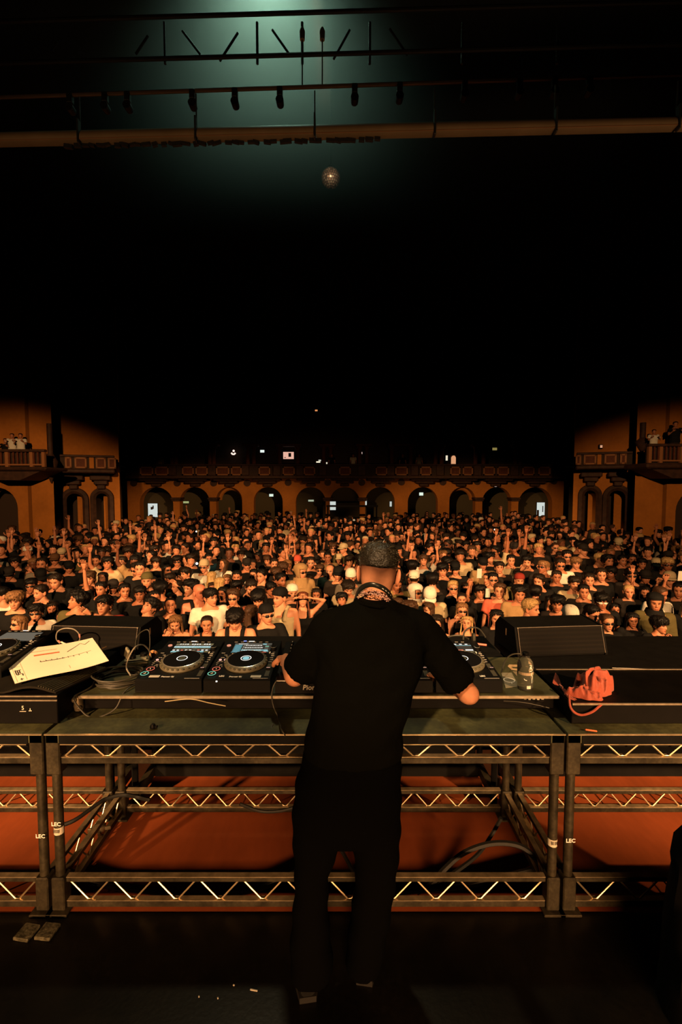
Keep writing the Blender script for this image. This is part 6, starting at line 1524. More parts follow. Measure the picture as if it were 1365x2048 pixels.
 (962, 1165, 30, 'm', 5, 10, ('phone_up', D_), 'mop', 'k', 'tee', 'black', (), 'm', 'bearded man holding a phone up high'),
 (988, 1180, 29, 'f', -15, 0, ('phone', 'phone'), 'long', 'k', 'tee', 'black', (), 'm', 'dark-haired woman filming with a pale phone'),
 (924, 1181, 27, 'f', 0, 0, D_, 'pulled', 'd', 'tee', 'black', (), 'f', 'woman half hidden above the woman in oval sunglasses'),
 (796, 1190, 27, 'm', -20, 5, D_, 'crop', 'b', 'tee', 'dark', (), 'f', 'man whose face shows just right of the headphones'),
 (825, 1116, 25, 'm', 175, 0, D_, 'mop', 'k', 'tee', 'black', (), 'f', 'dark head turned away right of the DJ'),
 (814, 1109, 19, 'f', 0, 0, D_, 'long', 'd', 'tee', 'dark', (), 'm', 'smiling woman just right of the head of the DJ'),
 (967, 1112, 24, 'm', 5, 5, D_, 'crop', 'k', 'tee', 'tan', ('cap:black',), 'm', 'man in a black cap with a pale badge above the raised phone'),
 (866, 1141, 30, 'm', 175, 0, D_, 'mop', 'k', 'tee', 'dark', (), 'f', 'dark hair of a person turned away behind the white cap'),
 (1060, 1191, 40, 'm', 60, -5, D_, 'crop', 'y', 'tee', 'black', (), 'f', 'blond man in black smiling in profile to the right'),
 (994, 1211, 38, 'f', 0, 0, D_, 'longdark', 'k', 'tee', 'black', (), 'f', 'woman with long black hair and black T-shirt by the right wedge'),
 (1140, 1205, 38, 'm', 5, -20, D_, 'none', 'k', 'tee', 'black', ('capback:white',), 'f', 'man in a white backwards cap behind the right wedge'),
 (1040, 1143, 29, 'm', 0, 0, D_, 'crop', 'd', 'tee', 'olive', ('capback:maroon',), 'f', 'man in a dark red backwards cap'),
 (1040, 1164, 33, 'm', 0, -5, D_, 'curly', 'k', 'long', 'tan', (), 'm', 'dark curly-haired man in a tan jacket above the blond profile'),
 (1001, 1163, 32, 'm', -10, 10, D_, 'swept', 'b', 'tee', 'coral', (), 'f', 'shouting man in a coral red top'),
 (1080, 1144, 31, 'm', -30, -5, D_, 'swept', 'd', 'tee', 'black', (), 'f', 'wavy dark-haired man in black looking left'),
 (987, 1140, 26, 'm', 0, 0, D_, 'crop', 'k', 'tee', 'tan', ('shades',), 'f', 'man in shiny wrap sunglasses above the shouting man'),
 (1150, 1147, 31, 'm', 0, 0, D_, 'fringe', 'd', 'tee', 'beige', ('shades_up',), 'f', 'man in a beige T-shirt with sunglasses pushed up on his hair'),
 (1023, 1105, 24, 'm', 0, 0, D_, 'crop', 'k', 'tee', 'beige', (), 'f', 'dark-haired man in a beige T-shirt above the red cap'),
 (1101, 1185, 28, 'f', 15, -5, D_, 'long', 'k', 'tee', 'black', (), 'm', 'laughing woman with dark hair behind the right wedge'),
 (1072, 1166, 29, 'm', 155, 0, D_, 'mop', 'k', 'tee', 'black', (), 'f', 'dark hair of a person turned away above the blond profile'),
 (1114, 1136, 24, 'm', 0, 0, D_, 'crop', 'd', 'tee', 'black', (), 't', 'man in shadow right of the wavy-haired man'),
 (1056, 1107, 26, 'm', -15, 0, ('cheek', D_), 'curly', 'k', 'tee', 'dark', (), 'f', 'curly-haired man with a hand at his face, right crowd'),
 (1117, 1184, 24, 'm', -15, 0, D_, 'mop', 'k', 'tee', 'dark', (), 'm', 'dark mop of hair between the laughing woman and the beige T-shirt'),
 (1110, 1203, 27, 'm', 20, 0, D_, 'crop', 'k', 'tee', 'black', ('low',), 'm', 'dark head bent low behind the top of the right wedge'),
 (1180, 1202, 36, 'm', 45, -10, D_, 'crop', 'k', 'tee', 'black', ('shades',), 'f', 'man in black sunglasses in profile above the right wedge'),
 (1214, 1222, 36, 'f', 15, 0, D_, 'pulled', 'b', 'tee', 'black', ('shades',), 'f', 'woman in sunglasses beside the right end of the wedge'),
 (1266, 1218, 32, 'f', 0, 5, D_, 'longdark', 'k', 'tee', 'black', (), 'm', 'woman with long black hair and a black choker, right'),
 (1318, 1225, 34, 'f', 40, 5, (D_, 'mouth'), 'shag', 'k', 'tee', 'black', (), 'm', 'dark-haired woman in black looking right at the right edge'),
 (1311, 1184, 36, 'm', 0, 5, D_, 'none', 'k', 'long', 'olive', ('hood:black',), 'm', 'man in a dark hood and olive jacket on the right'),
 (1263, 1131, 31, 'm', 5, 5, D_, 'fringe', 'k', 'tee', 'dark', ('shades',), 'f', 'dark-haired man in black sunglasses on the right'),
 (1203, 1131, 31, 'm', 0, 0, D_, 'crop', 'd', 'tee', 'black', (), 'f', 'tall man in a plain black T-shirt on the right'),
 (1179, 1141, 27, 'm', 0, 0, D_, 'crop', 'd', 'tee', 'dark', (), 'f', 'clean-shaven man left of the tall man in black'),
 (1168, 1163, 25, 'm', 0, -5, D_, 'crop', 'k', 'tee', 'dark', (), 'm', 'man with dark hair below the clean-shaven man'),
 (1258, 1165, 31, 'f', 0, 5, D_, 'pulled', 'y', 'tee', 'dark', (), 'f', 'woman with pulled-back blonde hair on the right'),
 (1340, 1139, 29, 'm', -5, 0, ('fist', D_), 'crop', 'd', 'tee', 'dark', ('cap:beige',), 'f', 'man in a beige cap raising a fist at the right'),
 (1290, 1166, 26, 'f', 0, 0, ('straight', D_), 'long', 'k', 'tee', 'black', (), 'm', 'woman with one arm raised high on the right'),
 (1360, 1160, 29, 'm', -20, 0, ('phone_up', D_), 'crop', 'k', 'tee', 'dark', (), 'm', 'man holding up a phone at the right picture edge'),
 (1313, 1112, 24, 'm', 5, -10, D_, 'crop', 'd', 'tee', 'dark', ('cap:beige',), 'f', 'man in a pale cap looking down on the right'),
 (1265, 1104, 21, 'm', 0, 0, D_, 'crop', 'k', 'tee', 'dark', (), 't', 'man facing front above the dark sunglasses on the right'),
 (1285, 1112, 22, 'm', 5, -5, D_, 'fringe', 'k', 'tee', 'dark', (), 'm', 'dark-haired man left of the pale cap on the right'),
 (1245, 1106, 23, 'm', 20, 5, ('front', 'front'), 'crop', 'k', 'tee', 'dark', (), 'm', 'man with clasped hands in front of his chest on the right'),
 (1153, 1110, 25, 'm', 5, 0, D_, 'shag', 'l', 'tee', 'black', (), 'f', 'long-haired fair man on the right above the beige T-shirt'),
 (1204, 1180, 27, 'm', 5, 0, D_, 'mop', 'k', 'tee', 'black', ('wshades',), 't', 'person in white-framed sunglasses on the right'),
 (1231, 1199, 26, 'f', 0, 0, D_, 'longdark', 'k', 'tee', 'black', (), 'm', 'dark-haired woman between the white frames and the choker'),
 (1224, 1128, 30, 'm', -30, 5, D_, 'mop', 'k', 'tee', 'black', (), 't', 'thick-haired man right of the tall man in black'),
 (1292, 1136, 25, 'm', 5, 0, D_, 'crop', 'k', 'tee', 'dark', ('cap:dark',), 'm', 'man in a low dark cap between the sunglasses and the beige cap'),
 (1241, 1158, 22, 'f', -5, 0, D_, 'long', 'd', 'tee', 'dark', (), 'm', 'small face between the tall man and the blonde woman on the right'),
]
def far_ok(x, y, r):
    return all((x - q[0]) ** 2 + (y - q[1]) ** 2 > r * r for q in PLACED)
OBJS = []
# settle distances first so that bodies do not share the same spot
def solve(r):
    px, yt, hs, sex, ex = r[0], r[1], r[2], r[3], r[11]
    kz_ = P(px, yt, 1.0).z - CAMZ; Hm = 1.75 if sex == 'm' else 1.64
    d = .25 * F * .245 / hs + .75 * (FLOORZ + Hm - (.2 if 'low' in ex else 0) - CAMZ) / kz_; Hh = P(px, yt, d).z - FLOORZ
    lo, hi = (1.66, 1.92) if sex == 'm' else (1.52, 1.76)
    if 'low' in ex: lo -= .25
    Hh = min(max(Hh, lo), hi); d = (FLOORZ + Hh - CAMZ) / (P(px, yt, 1.0).z - CAMZ)
    return d
ds = [max(3.95, solve(r)) for r in ROWS]
order = sorted(range(len(ROWS)), key=lambda i: ds[i])
pos = {}
for i in order:
    r = ROWS[i]; d = ds[i]
    for _ in range(14):
        p = P(r[0], r[1], d)
        bad = [q for q in pos.values() if ((q[0] - p.x) / .40) ** 2 + ((q[1] - p.y) / .31) ** 2 < 1]
        if not bad: break
        d += .07
    ds[i] = d; pos[i] = (p.x, p.y)
for i, r in enumerate(ROWS):
    d = ds[i]; H = P(r[0], r[1], d).z - FLOORZ
    (px, yt, hs, sex, yaw, pitch, pose, hr, hc, top, tc, ex, skin, lab) = r
    if hr in ('mop', 'curly'): H -= .03
    elif hr not in ('none', 'buzz', 'pulled'): H -= .02
    o, inf = person(px, yt + 1, hs, sex, yaw, pitch, pose, hr, hc, top, tc, [e for e in ex if e != 'low'], lab, skin, 'hi' if d < 6.2 else 'mid', 0, d, H)
    PLACED.append((inf[0], inf[1])); OBJS.append((o, r, d))
    if lab.endswith('lettered ALTH'):
        sc = o.scale[0]; t = text('ALTH', .105, basis((.01, -.150, 1.27), (1, 0, 0), (0, .12, 1)), bold=.004); t.build('shirt_lettering', M_CREAM, o)
phone_for(959.5, 1147, [d for o, r, d in OBJS if 'phone up high' in r[13]][0] - .27, 'white phone in a raised hand right of the DJ', .1)
phone_for(976.5, 1186, [d for o, r, d in OBJS if 'pale phone' in r[13]][0] - .42, 'pale phone held in front of a woman\'s face', .1)
phone_for(1362, 1152, [d for o, r, d in OBJS if 'phone at the right' in r[13]][0] - .27, 'phone held up at the right picture edge', .1)
# ---- further rows: people that only show as faces between the others
rnd = random.Random(21)
def occludes(px, yt, hs, d):
    for (o, r, dd) in OBJS:
        if d < dd and abs(px - r[0]) < (hs + r[2]) * .42 and yt < r[1] + r[2] * 1.0 and yt + hs * 2.6 > r[1]: return True
    return False
cand = []
for k in range(60000):
    if len(cand) > 1500: break
    d = math.sqrt(rnd.uniform(6.3 ** 2, 24.0 ** 2)); x = rnd.uniform(-.79, .79) * d
    if abs(x) > 9.6 and d > 14.9: continue
    if -1.2 < x < 2.4 and 22.1 < d < 24.2: continue
    rx, ry = (.50, .36) if d < 9 else (.50, .42) if d < 14 else (.58, .62)
    if any(abs(x - q[0]) < rx and abs(d - q[1]) < ry and ((x - q[0]) / rx) ** 2 + ((d - q[1]) / ry) ** 2 < 1 for q in PLACED): continue
    sex = 'f' if rnd.random() < .30 else 'm'; H = rnd.uniform(1.70, 1.88) if sex == 'm' else rnd.uniform(1.58, 1.72)
    if d > 14: H += .03
    px = CX + F * x / d; yt = HOR + F * (CAMZ - FLOORZ - H) / d; hs = F * .235 / d
    if d < 10.5 and occludes(px, yt, hs, d): continue
    PLACED.append((x, d)); cand.append((d, x, sex, H, px, yt))
cand.sort()
NEAR = cand[:300 - len(ROWS) - 12]; FAR = cand[300 - len(ROWS) - 12:]
HS_M = [('crop', .4), ('fringe', .2), ('mop', .16), ('curly', .07), ('swept', .07), ('buzz', .06), ('none', .04)]
def pick(tab):
    t = rnd.random() * sum(w for _, w in tab)
    for k, w in tab:
        t -= w
        if t <= 0: return k
    return tab[-1][0]
HNAME = {'crop': 'short', 'fringe': 'fringed', 'mop': 'thick', 'curly': 'curly', 'swept': 'swept-back', 'buzz': 'cropped', 'long': 'long', 'none': 'no', 'pulled': 'pulled-back'}
CNAME = {'k': 'black', 'd': 'dark', 'b': 'brown', 'l': 'light brown', 'y': 'blond', 'r': 'red'}
used = {}
for (d, x, sex, H, px, yt) in NEAR:
    hr = pick(HS_M) if sex == 'm' else pick([('long', .8), ('pulled', .2)]); hc = pick([('k', .42), ('d', .3), ('b', .15), ('l', .08), ('y', .05)])
    tc = pick([('black', .42), ('dark', .2), ('white', .05), ('beige', .04), ('grey', .03), ('brown', .05), ('olive', .04), ('maroon', .02), ('tan', .03)])
    pp = pick([('down', .80), ('up_l', .05), ('up_r', .05), ('both', .05), ('fist', .05)])
    pose = {'down': ('down', 'down'), 'up_l': ('up', 'down'), 'up_r': ('down', 'straight'), 'both': ('up', 'up'), 'fist': ('fist', 'down')}[pp]
    ex = []
    if sex == 'm' and rnd.random() < .16: ex.append(rnd.choice(['cap:black', 'cap:dark', 'cap:beige', 'capback:black', 'cap:white', 'capback:white']))
    if rnd.random() < .17: ex.append('shades')
    yaw = rnd.choice([0, 0, 0, 0, -20, 20, -40, 40]); pitch = rnd.choice([0, 0, 10, -10])
    who = 'woman' if sex == 'f' else 'man'
    third = 'left' if px < 455 else 'middle' if px < 910 else 'right'
    capn = [e for e in ex if 'cap' in e]
    hd = ('a %s cap' % capn[0].split(':')[1]) if capn else ('a shaven head' if hr == 'none' else '%s %s hair' % (HNAME[hr], CNAME[hc]))
    act = {'down': '', 'up_l': ', one hand up', 'up_r': ', one arm straight up', 'both': ', both hands up', 'fist': ', fist raised'}[pp]
    lk = ', looking left' if yaw <= -20 else ', looking right' if yaw >= 20 else ', chin up' if pitch > 0 else ', chin down' if pitch < 0 else ''
    lab = '%s with %s, %s top%s%s%s, %s crowd%s' % (who, hd, tc, ', sunglasses' if 'shades' in ex else '', act, lk, third, ', near rows' if d < 7 else ', mid rows')
    if len(lab.split()) > 16: lab = lab.replace(', near rows', '').replace(', mid rows', '')
    if len(lab.split()) > 16: lab = lab.replace(lk, '')
    o, inf = person(px, yt, 20, sex, yaw, pitch, pose, hr, hc, 'tee', tc, ex, lab, pick([('f', .5), ('m', .25), ('t', .15), ('d', .1)]), 'mid' if d < 9 else 'lo', 0, d, H)
# ---- the rest, too many and too small to pick apart: one mass of figures
V, Fc, T = [], [], []
off = 0
hv, hf, ht = head('m', 'lo')
def lowfig(pose):
    m = MB(); m.loft([ell(w, dd, yc, z, 10) for z, w, dd, yc in TORSO_M[1:10:2]])
    return m
caps = {}; _sv = dict(_hr); TUFTS = False
for st in ('crop', 'mop', 'long'):
    _hr.pop((st, 'mid'), None); me = hair(st, 'mid'); v = np.zeros(len(me.vertices) * 3); me.vertices.foreach_get('co', v); caps[st] = (v.reshape(-1, 3), [tuple(p.vertices) for p in me.polygons])
shirt = lowfig(0); sv = shirt.arr(); sf = shirt.f
legs = MB()
for s in (-1, 1): legs.tube([(s * .09, 0, .0), (s * .09, 0, .9)], [.06, .09], 6)
lv, lf = legs.arr(), legs.f
_armc = {}
def lowarm(side, pose):
    k = (side, pose)
    if k not in _armc:
        m = MB(); S, E, W = arm_pts(side, pose, 'm'); m.tube([S, E, W], [.05, .042, .03], 6); h = hand_mb(HANDK[pose], -side) if pose != 'down' else MB()
        h.xf(Matrix.Translation(W)); m.add(h.v, h.f); _armc[k] = (m.arr(), m.f)
    return _armc[k]
for (d, x, sex, H, px, yt) in FAR:
    sc = H / 1.765; skin = np.array(SK[pick([('f', .45), ('m', .28), ('t', .17), ('d', .1)])]); hcol = np.array(HC[pick([('k', .5), ('d', .3), ('b', .12), ('y', .08)])])
    tcol = np.array(TC[pick([('black', .45), ('dark', .25), ('white', .03), ('beige', .03), ('grey', .04), ('brown', .06)])])
    Rz = np.array(Euler((0, 0, R(rnd.uniform(-40, 40)))).to_matrix()); Rm, hof = head_xf(rnd.uniform(-30, 30), rnd.uniform(-8, 12), 0)
    parts = [(hv @ Rm.T + hof, hf, ht * skin), (sv, sf, np.tile(tcol, (len(sv), 1))), (lv, lf, np.tile((.01, .01, .01), (len(lv), 1)))]
    st = 'long' if sex == 'f' else rnd.choice(['crop', 'mop', 'crop'])
    cv, cf = caps[st]; cc = hcol
    if rnd.random() < .10: cc = np.array(TC[rnd.choice(['white', 'beige', 'black', 'tan'])])
    parts.append((cv @ Rm.T + hof, cf, np.tile(cc, (len(cv), 1))))
    for side in (-1, 1):
        pose = 'down' if rnd.random() < .955 else rnd.choice(['up', 'straight', 'up', 'fist'])
        av, af = lowarm(side, pose); parts.append((av, af, np.tile(skin, (len(av), 1))))
    for (pv, pf, pt) in parts:
        q = pv * sc @ Rz.T + np.array((x, d, FLOORZ)); V.append(q); T.append(pt); Fc += [tuple(off + i for i in f_) for f_ in pf]; off += len(q)
me = mesh_np('crowd', np.vstack(V), Fc, np.vstack(T), (M_CROWD,))
o = bpy.data.objects.new('distant_crowd', me); COL.objects.link(o); tag(o, 'tiny dim figures of the crowd packed to the back of the hall', 'crowd', kind='stuff')
# ---- spectators on the balconies
spect = [(11, 876, 13, 15.85, 'm', 'black', 'dark spectator at the far left of the left box balcony'), (24, 866, 13, 15.85, 'm', 'white', 'white-shirted spectator on the left box balcony'), (41, 866, 13, 15.8, 'm', 'white', 'second white-shirted spectator on the left box balcony, by the wall'),
         (1309, 858, 14, 15.85, 'm', 'white', 'spectator in pale shorts on the right box balcony'), (1352, 842, 15, 15.85, 'm', 'black', 'dark spectator at the right edge of the right box balcony')]
for (px, yt, hs, d, sex, tc, lb) in spect:
    zf = P(px, 934 if px < 600 else 926, 15.2).z
    H = P(px, yt, d).z - zf
    o, _ = person(px, yt, hs, sex, 0, 0, 'front', 'crop', 'k', 'tee', tc, [], lb, 'm', 'lo', 0, d, min(max(H, 1.2), 1.9), group='balcony spectators', floor=P(px, yt, d).z - min(max(H, 1.2), 1.9))
for (px, yt, tc, lb) in ((707, 914, 'white', 'pale-shirted spectator on the back balcony, right of centre'), (839, 918, 'grey', 'grey-shirted spectator on the back balcony at the right'), (664, 915, 'black', 'dark spectator on the back balcony near the middle'), (806, 912, 'black', 'dark spectator leaning on the back balcony at the right'), (320, 906, 'tan', 'spectator on the back balcony at the left')):
    d = BY + .5; zf = zs1 + .01; H = min(max(P(px, yt, d).z - zf, 1.3), 1.8)
    person(px, yt, 8, 'm', 0, 0, 'down', 'crop', 'k', 'tee', tc, [], lb, 'm', 'lo', 0, d, H, group='balcony spectators', floor=zf)
# ---- crowd barrier at the foot of the stage
root = thing('crowd_barrier', 'low black barrier between the stage and the front row', 'barrier', (0, 3.72, FLOORZ))
m = MB(); m.box2((-6, 3.69, FLOORZ), (6, 3.73, FLOORZ + 1.08), .004); m.build('panel', M_BLACKM, root, world=True)
m = MB(); m.tube([(-6, 3.71, FLOORZ + 1.09), (6, 3.71, FLOORZ + 1.09)], .025, 10); m.build('top_rail', M_RUB, root, smooth=True, world=True)

# ---- mixing booth in the middle of the floor, phone flashes among the heads
BD = 22.5
bo = thing('mixing_booth', 'dark mixing booth rising out of the back of the crowd', 'booth', (P(705, 1040, BD).x, BD + .6, FLOORZ))
m = MB(); m.box2((P(650, 1040, BD).x, BD + .07, FLOORZ), (P(762, 1040, BD).x, BD + 1.2, zpx(1037, BD)), .02); m.build('desk', M_BLACKM, bo, world=True)
for px in (655, 757):
    m = MB(); x = P(px, 1040, BD).x; m.rod((x, BD + 1.1, zpx(1037, BD)), (x, BD + 1.1, zpx(1012, BD)), .04, 8); m.build('post', M_BLACKM, bo, world=True)
m = MB(); m.box2((P(652, 1040, BD).x, BD + 1.05, zpx(1016, BD)), (P(760, 1040, BD).x, BD + 1.15, zpx(1012, BD))); m.build('canopy_bar', M_BLACKM, bo, world=True)
for px, py, lb in ((252, 1065, 'phone flash glinting at the left, below the lit doorway'), (393, 1063, 'phone flash glinting left of centre'), (394, 1127, 'phone light beside the man in the beige beanie'), (495, 1076, 'bright mirrored glint left of centre, mid crowd'), (990, 1059, 'twin phone light held high at the right'), (1024, 1064, 'small phone flash at the right, mid crowd'), (798, 1036, 'warm phone flash near the back, right of centre'), (738, 1068, 'phone flash just above the head of the DJ')):
    d = 1.6 * F / (py - HOR); d = min(d, 20.0); c = P(px, py, d); root = thing('smartphone', lb, 'phone', c, 'phones glowing in the crowd')
    m = MB(); m.box((0, .01, -.03), (.075, .01, .15), None, .004); m.build('case', M_BLACK, root)
    m = MB(); m.lathe([(.026, -.004), (.026, .0), (.004, .002)], 10, (0, 0, 0), 'y'); m.build('flash', em('phone_flash', (1, .88, .75), 3.0), root)
# ================================================================== THE DJ, seen from behind
def ring_px(py, xl, xr, d, hd, n=28, p=.85):
    a, c = P(xl, py, d), P(xr, py, d); cx, hw = (a.x + c.x) / 2, abs(c.x - a.x) / 2
    return [(cx + hw * math.copysign(abs(math.cos(t)) ** p, math.cos(t)), d + hd * math.copysign(abs(math.sin(t)) ** p, math.sin(t)), a.z) for t in [2 * PI * k / n for k in range(n)]]
SHL, SHR = P(662, 1250, 1.87), P(836, 1252, 1.87)
ELL, ELR = P(590, 1352, 1.92), P(938, 1388, 1.90)
WRL, WRR = P(572, 1318, 2.18), P(884, 1352, 2.16)
HC_ = P(757, 1143, 1.975); HSC = 1.07
HROT = Matrix.Rotation(R(5), 3, 'Y') @ Matrix.Rotation(R(-22), 3, 'X') @ Matrix.Rotation(PI, 3, 'Z')
def hx(p): return HC_ + HROT @ ((Vector(p) - Vector((0, .005, .125))) * HSC)
m = MB()
NB = P(754, 1214, 1.91)
m.capsule(NB, hx((0, -.005, .05)), .062, .056, 14)
m.capsule(P(745, 1275, 1.88), P(712, 1460, 1.82), .09, .09, 14)
m.capsule(NB, SHL, .05, .055, 10); m.capsule(NB, SHR, .05, .055, 10)
for S, E, W in ((SHL, ELL, WRL), (SHR, ELR, WRR)):
    m.capsule(S, E, .054, .044, 12); m.capsule(E, W, .048, .030, 12)
for hp, kn, an in ((P(650, 1580, 1.80), P(622, 1745, 1.78), P(618, 1935, 1.74)), (P(745, 1580, 1.80), P(748, 1745, 1.80), P(728, 1915, 1.80))):
    m.capsule(hp, kn, .08, .055, 12); m.capsule(kn, an, .054, .04, 12)
v, f = remesh(m, .013, 4); t = np.ones((len(v), 3))
for (E, W, side) in ((ELL, WRL, -1), (ELR, WRR, 1)):
    z = (W - E).normalized(); z = (z + Vector((0, .3, -.25))).normalized(); y = Vector((0, 0, 1)); x = y.cross(z).normalized(); y = z.cross(x)
    Mx = Matrix(((x.x, y.x, z.x, W.x), (x.y, y.y, z.y, W.y), (x.z, y.z, z.z, W.z), (0, 0, 0, 1))); h = hand_mb('relax', side); h.xf(Mx)
    o_ = len(v); v = np.vstack([v, h.arr()]); f = f + [tuple(o_ + i for i in q_) for q_ in h.f]; t = np.vstack([t, np.ones((len(h.v), 3))])
hv, hf, ht = head_grid(72, 60, 'm'); ht = ht.copy()
# clipped fade: stubble colour on the skin of the nape and round the ears
zz = hv[:, 2]; yy = hv[:, 1]; xx = hv[:, 0]
nape = .082 - .026 * np.exp(-(xx / .03) ** 2) + .010 * (np.abs(xx) / .07) ** 2
k_ = np.clip((zz - nape) / .048, 0, 1) ** .8 * (yy > -.03) * (np.abs(xx) < .0775)
ht = ht * (1 - k_[:, None] * .93) + np.array((.10, .07, .05)) * k_[:, None] * .93
hw = np.array([tuple(hx(p)) for p in hv])
o_ = len(v); v = np.vstack([v, hw]); f = f + [tuple(o_ + i for i in q_) for q_ in hf]; t = np.vstack([t, ht])
dj_base = Vector((.03, 1.78, 0))
me = mesh_np('dj_body', v - np.array(dj_base), f, t, (M_SKIN,))
dj = bpy.data.objects.new('person', me); COL.objects.link(dj); dj.location = dj_base; dj.color = (.56, .24, .13, 1)
tag(dj, 'DJ in a black T-shirt seen from behind, bent over the decks', 'person')
# hair: textured top with short strands
m = MB(); rows, n = 14, 56; rings = []; rn = random.Random(2)
aa = [2 * PI * j / n - PI for j in range(n)]
def hl(a): return float(np.interp(abs(a), [0, .6, 1.0, 1.4, 1.9, 2.5, PI], [.196, .192, .165, .146, .138, .128, .120]))
for i in range(rows + 1):
    s = i / rows; ring = []
    for a in aa:
        z = min(.2335, .235 - (.235 - hl(a)) * s ** 1.1); nz = math.sin(7 * a + 9 * s) * .5 + math.sin(15 * a - 7 * s) * .4 + math.sin(23 * a + 15 * s) * .3
        p = surf(a, z, max(.0015, .012 * (1 - .95 * s ** 1.2) + .002 * nz)); p[2] += .010 * (1 - s); ring.append(hx(p))
    rings.append(ring)
rings.append([hx(surf(a, hl(a) + .006, -.004)) for a in aa]); m.loft(rings)
hair_o = m.build('hair', mat('dj_hair', (.012, .010, .007), .36, spec=.6, noise=(120, .5, 1.8), bump=(160, .8, .006)), dj, smooth=180, world=True)
m = MB()
for k in range(1500):
    a = rn.uniform(-PI, PI); s = rn.random() ** .7; z = min(.233, .235 - (.235 - hl(a)) * s)
    g = .012 * (1 - .95 * s ** 1.2) + .0005
    p0 = Vector(surf(a, z, g)); p0.z += .010 * (1 - s)
    nrm = Vector((math.sin(a) * (.35 + .65 * s), -math.cos(a) * (.35 + .65 * s), 1.1 - s)).normalized()
    swirl = Vector((math.cos(a + .6), math.sin(a + .6), -.35))
    L = rn.uniform(.010, .022) * (1 - .8 * s); d_ = (nrm * (.7 - .5 * s) + swirl * .7 + Vector((0, 0, -.6 * s)) + Vector((rn.uniform(-.5, .5), rn.uniform(-.5, .5), rn.uniform(-.2, .4)))).normalized()
    p1 = p0 + d_ * L; side = d_.cross(nrm).normalized() * .0013
    a0, a1, tip = hx(p0 + side - nrm * .003), hx(p0 - side - nrm * .003), hx(p1); up_ = hx(p0 + nrm * .0015)
    m.add([a0, a1, up_, tip], [(0, 1, 3), (1, 2, 3), (2, 0, 3)])
st = m.build('hair_strands', mat('dj_strands', (.035, .030, .018), .32, spec=.7), hair_o, world=True); st['kind'] = 'stuff'
# T-shirt
m = MB()
m.loft([ring_px(*q_) for q_ in ((1502, 606, 806, 1.80, .150), (1460, 614, 806, 1.80, .142), (1400, 626, 822, 1.815, .138), (1330, 634, 846, 1.83, .138), (1270, 636, 852, 1.85, .132), (1236, 652, 840, 1.862, .118), (1217, 684, 812, 1.868, .100), (1208, 704, 796, 1.880, .084), (1198, 712, 790, 1.890, .074))])
m.capsule(P(700, 1228, 1.87), SHL, .045, .070, 12); m.capsule(P(805, 1228, 1.87), SHR, .045, .070, 12)
m.tube([SHL, SHL + (ELL - SHL) * .5, SHL + (ELL - SHL) * .93], [.074, .076, .080], 16); m.tube([SHR, SHR + (ELR - SHR) * .5, SHR + (ELR - SHR) * .82], [.074, .077, .080], 16)
v, f = remesh(m, .014, 3)
rngf = np.sin(v[:, 0] * 38 + v[:, 2] * 26) * .0022 + np.sin(v[:, 2] * 55 - v[:, 0] * 30) * .0018
c_ = v - np.array((P(745, 1330, 1.84).x, 1.84, 0)); c_[:, 2] = 0; nr = c_ / (np.linalg.norm(c_, axis=1)[:, None] + 1e-6); v = v + nr * rngf[:, None]
M_TEE = mat('black_cotton', (.0017, .0017, .0011), .9, spec=.03, bump=(11, .6, .03))
ts = bpy.data.objects.new('t_shirt', mesh_np('t_shirt', v - np.array(dj_base), f, None, (M_TEE,))); COL.objects.link(ts); ts.parent = dj
m = MB(); m.tube([P(px, py, d) for px, py, d in ((712, 1200, 1.90), (722, 1207, 1.84), (740, 1211, 1.80), (760, 1214, 1.79), (778, 1217, 1.82), (788, 1217, 1.88))], .0075, 8); m.build('collar', M_TEE, ts, smooth=True, world=True)
# trousers
m = MB()
m.loft([ring_px(*q_) for q_ in ((1660, 585, 800, 1.80, .12), (1620, 585, 803, 1.80, .150), (1560, 592, 803, 1.80, .148), (1485, 614, 802, 1.80, .135))])
m.loft([ring_px(*q_) for q_ in ((1940, 582, 668, 1.73, .095), (1900, 580, 664, 1.74, .093), (1850, 583, 659, 1.75, .088), (1800, 588, 657, 1.765, .082), (1750, 590, 658, 1.78, .085), (1700, 588, 674, 1.79, .10), (1640, 584, 700, 1.80, .12))])
m.loft([ring_px(*q_) for q_ in ((1930, 690, 764, 1.79, .09), (1880, 696, 771, 1.80, .09), (1850, 700, 777, 1.80, .088), (1800, 706, 786, 1.80, .085), (1750, 712, 793, 1.80, .088), (1700, 706, 799, 1.80, .10), (1640, 698, 802, 1.80, .12))])
v, f = remesh(m, .016, 3)
v[:, 0] += np.sin(v[:, 2] * 48 + v[:, 1] * 20) * .0035
tr = bpy.data.objects.new('trousers', mesh_np('trousers', v - np.array(dj_base), f, None, (mat('black_trousers', (.0012, .0012, .0012), .95, spec=.02),))); COL.objects.link(tr); tr.parent = dj
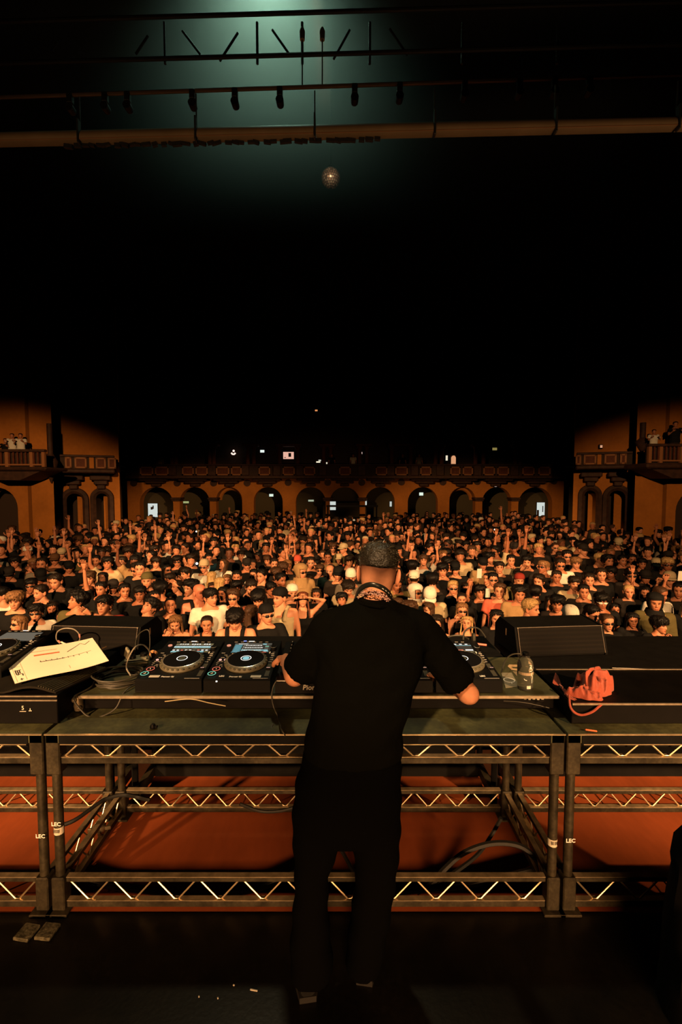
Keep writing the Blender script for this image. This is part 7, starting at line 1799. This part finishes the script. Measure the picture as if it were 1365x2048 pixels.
def shoe(cx, y0, L, rz):
    m = MB(); rings = []
    for t_, hw_, h_ in ((0, .028, .07), (.05, .040, .085), (.2, .043, .095), (.45, .044, .085), (.65, .050, .06), (.85, .048, .048), (.97, .032, .038), (1.0, .012, .03)):
        rings.append([(hw_ * math.copysign(abs(math.cos(a)) ** .6, math.cos(a)), t_ * L, .022 + (h_ - .022) * (math.sin(a) * .5 + .5)) for a in [2 * PI * k / 16 for k in range(16)]])
    m.loft(rings); s_ = MB(); rr = []
    for zz_ in (.0, .024):
        rr.append([(hw_ * sg * 1.08, t_ * L * 1.02 - .004, zz_) for sg, seq in ((1, 1), (-1, -1)) for t_, hw_ in ((0, .03), (.2, .043), (.45, .043), (.65, .05), (.85, .048), (.98, .03))[::seq]])
    s_.loft(rr); T_ = Matrix.Translation((cx, y0, 0)) @ Matrix.Rotation(rz, 4, 'Z'); m.xf(T_); s_.xf(T_)
    so = m.build('shoe', mat('black_leather', (.006, .006, .006), .3, spec=.5), dj, smooth=True, world=True); s_.build('sole', mat('sole_rubber', (.006, .005, .004), .6), so, world=True)
shoe(P(618, 1960, 1.70).x, 1.655, .30, R(8)); shoe(P(728, 1950, 1.76).x, 1.715, .30, R(-8))
# headphones round the neck
M_HP = mat('headphone_black', (.012, .013, .011), .28, spec=.6)
hp = bpy.data.objects.new('headphones', None); COL.objects.link(hp)
hp_l = P(752, 1190, 1.870); hp.location = hp_l; tag(hp, 'black headphones hanging round the neck of the DJ', 'headphones')
pts = smooth_path([P(708, 1212, 1.990), P(711, 1196, 1.930), P(720, 1179, 1.865), P(738, 1169.5, 1.825), P(757, 1172, 1.815), P(774, 1182, 1.830), P(785, 1197, 1.875), P(789, 1212, 1.930), P(788, 1222, 1.990)], 6)
rings = []
for i, p in enumerate(pts):
    t_ = (pts[min(i + 1, len(pts) - 1)] - pts[max(i - 1, 0)]).normalized(); out_ = (p - Vector((P(750, 1190, 1.930).x, 1.9, p.z))).normalized(); b_ = t_.cross(out_).normalized(); out_ = b_.cross(t_)
    rings.append([p + b_ * .0105 * math.cos(a) + out_ * .0045 * math.sin(a) for a in [2 * PI * k / 10 for k in range(10)]])
m = MB(); m.loft(rings); m.build('headband', M_HP, hp, smooth=True, world=True)
m = MB()
for i in list(range(27, 40, 2)):
    p = pts[i]; t_ = (pts[i + 1] - pts[i - 1]).normalized(); out_ = (p - Vector((P(750, 1190, 1.930).x, 1.9, p.z))).normalized(); b_ = t_.cross(out_).normalized(); out_ = b_.cross(t_)
    c0 = p + out_ * .0050 + b_ * .002; m.add([c0 - t_ * .005 - b_ * .0014, c0 + t_ * .005 - b_ * .0014, c0 + t_ * .005 + b_ * .0014, c0 - t_ * .005 + b_ * .0014], [(0, 1, 2, 3)])
m.build('band_lettering', M_STK, hp, world=True)['kind'] = 'stuff'
for (px, py) in ((706, 1226), (790, 1234)):
    c = P(px, py, 1.985); m = MB(); m.lathe([(.012, -.016), (.036, -.016), (.04, -.008), (.04, .010), (.03, .018), (.005, .019)], 20, (0, 0, 0), 'y'); m.xf(Matrix.Translation(c)); cu = m.build('ear_cup', M_HP, hp, smooth=True, world=True)
    m = MB(); m.lathe([(.030, .016), (.034, .024), (.024, .028), (.02, .018)], 18, (0, 0, 0), 'y'); m.xf(Matrix.Translation(c)); m.build('ear_pad', M_RUB, cu, smooth=True, world=True)
# bead necklace
m = MB(); rn = random.Random(4)
base = smooth_path([P(713, 1196, 1.930), P(722, 1188, 1.875), P(740, 1184, 1.835), P(758, 1188, 1.825), P(772, 1196, 1.840), P(782, 1206, 1.880), P(785, 1212, 1.920)], 14)
for i, p in enumerate(base):
    for dz in (-.006, .006):
        m.sphere((p.x + rn.uniform(-.003, .003), p.y - .002, p.z + dz + rn.uniform(-.004, .004) + .004 * math.sin(i * .9)), rn.uniform(.0022, .0036), 6, 5)
nk = m.build('bead_necklace', mat('pale_beads', (.55, .30, .26), .3, spec=.6, noise=(300, .2, 1.3)), dj, smooth=True, world=True); nk['kind'] = 'stuff'
nk['label'] = 'twisted pale bead necklace'
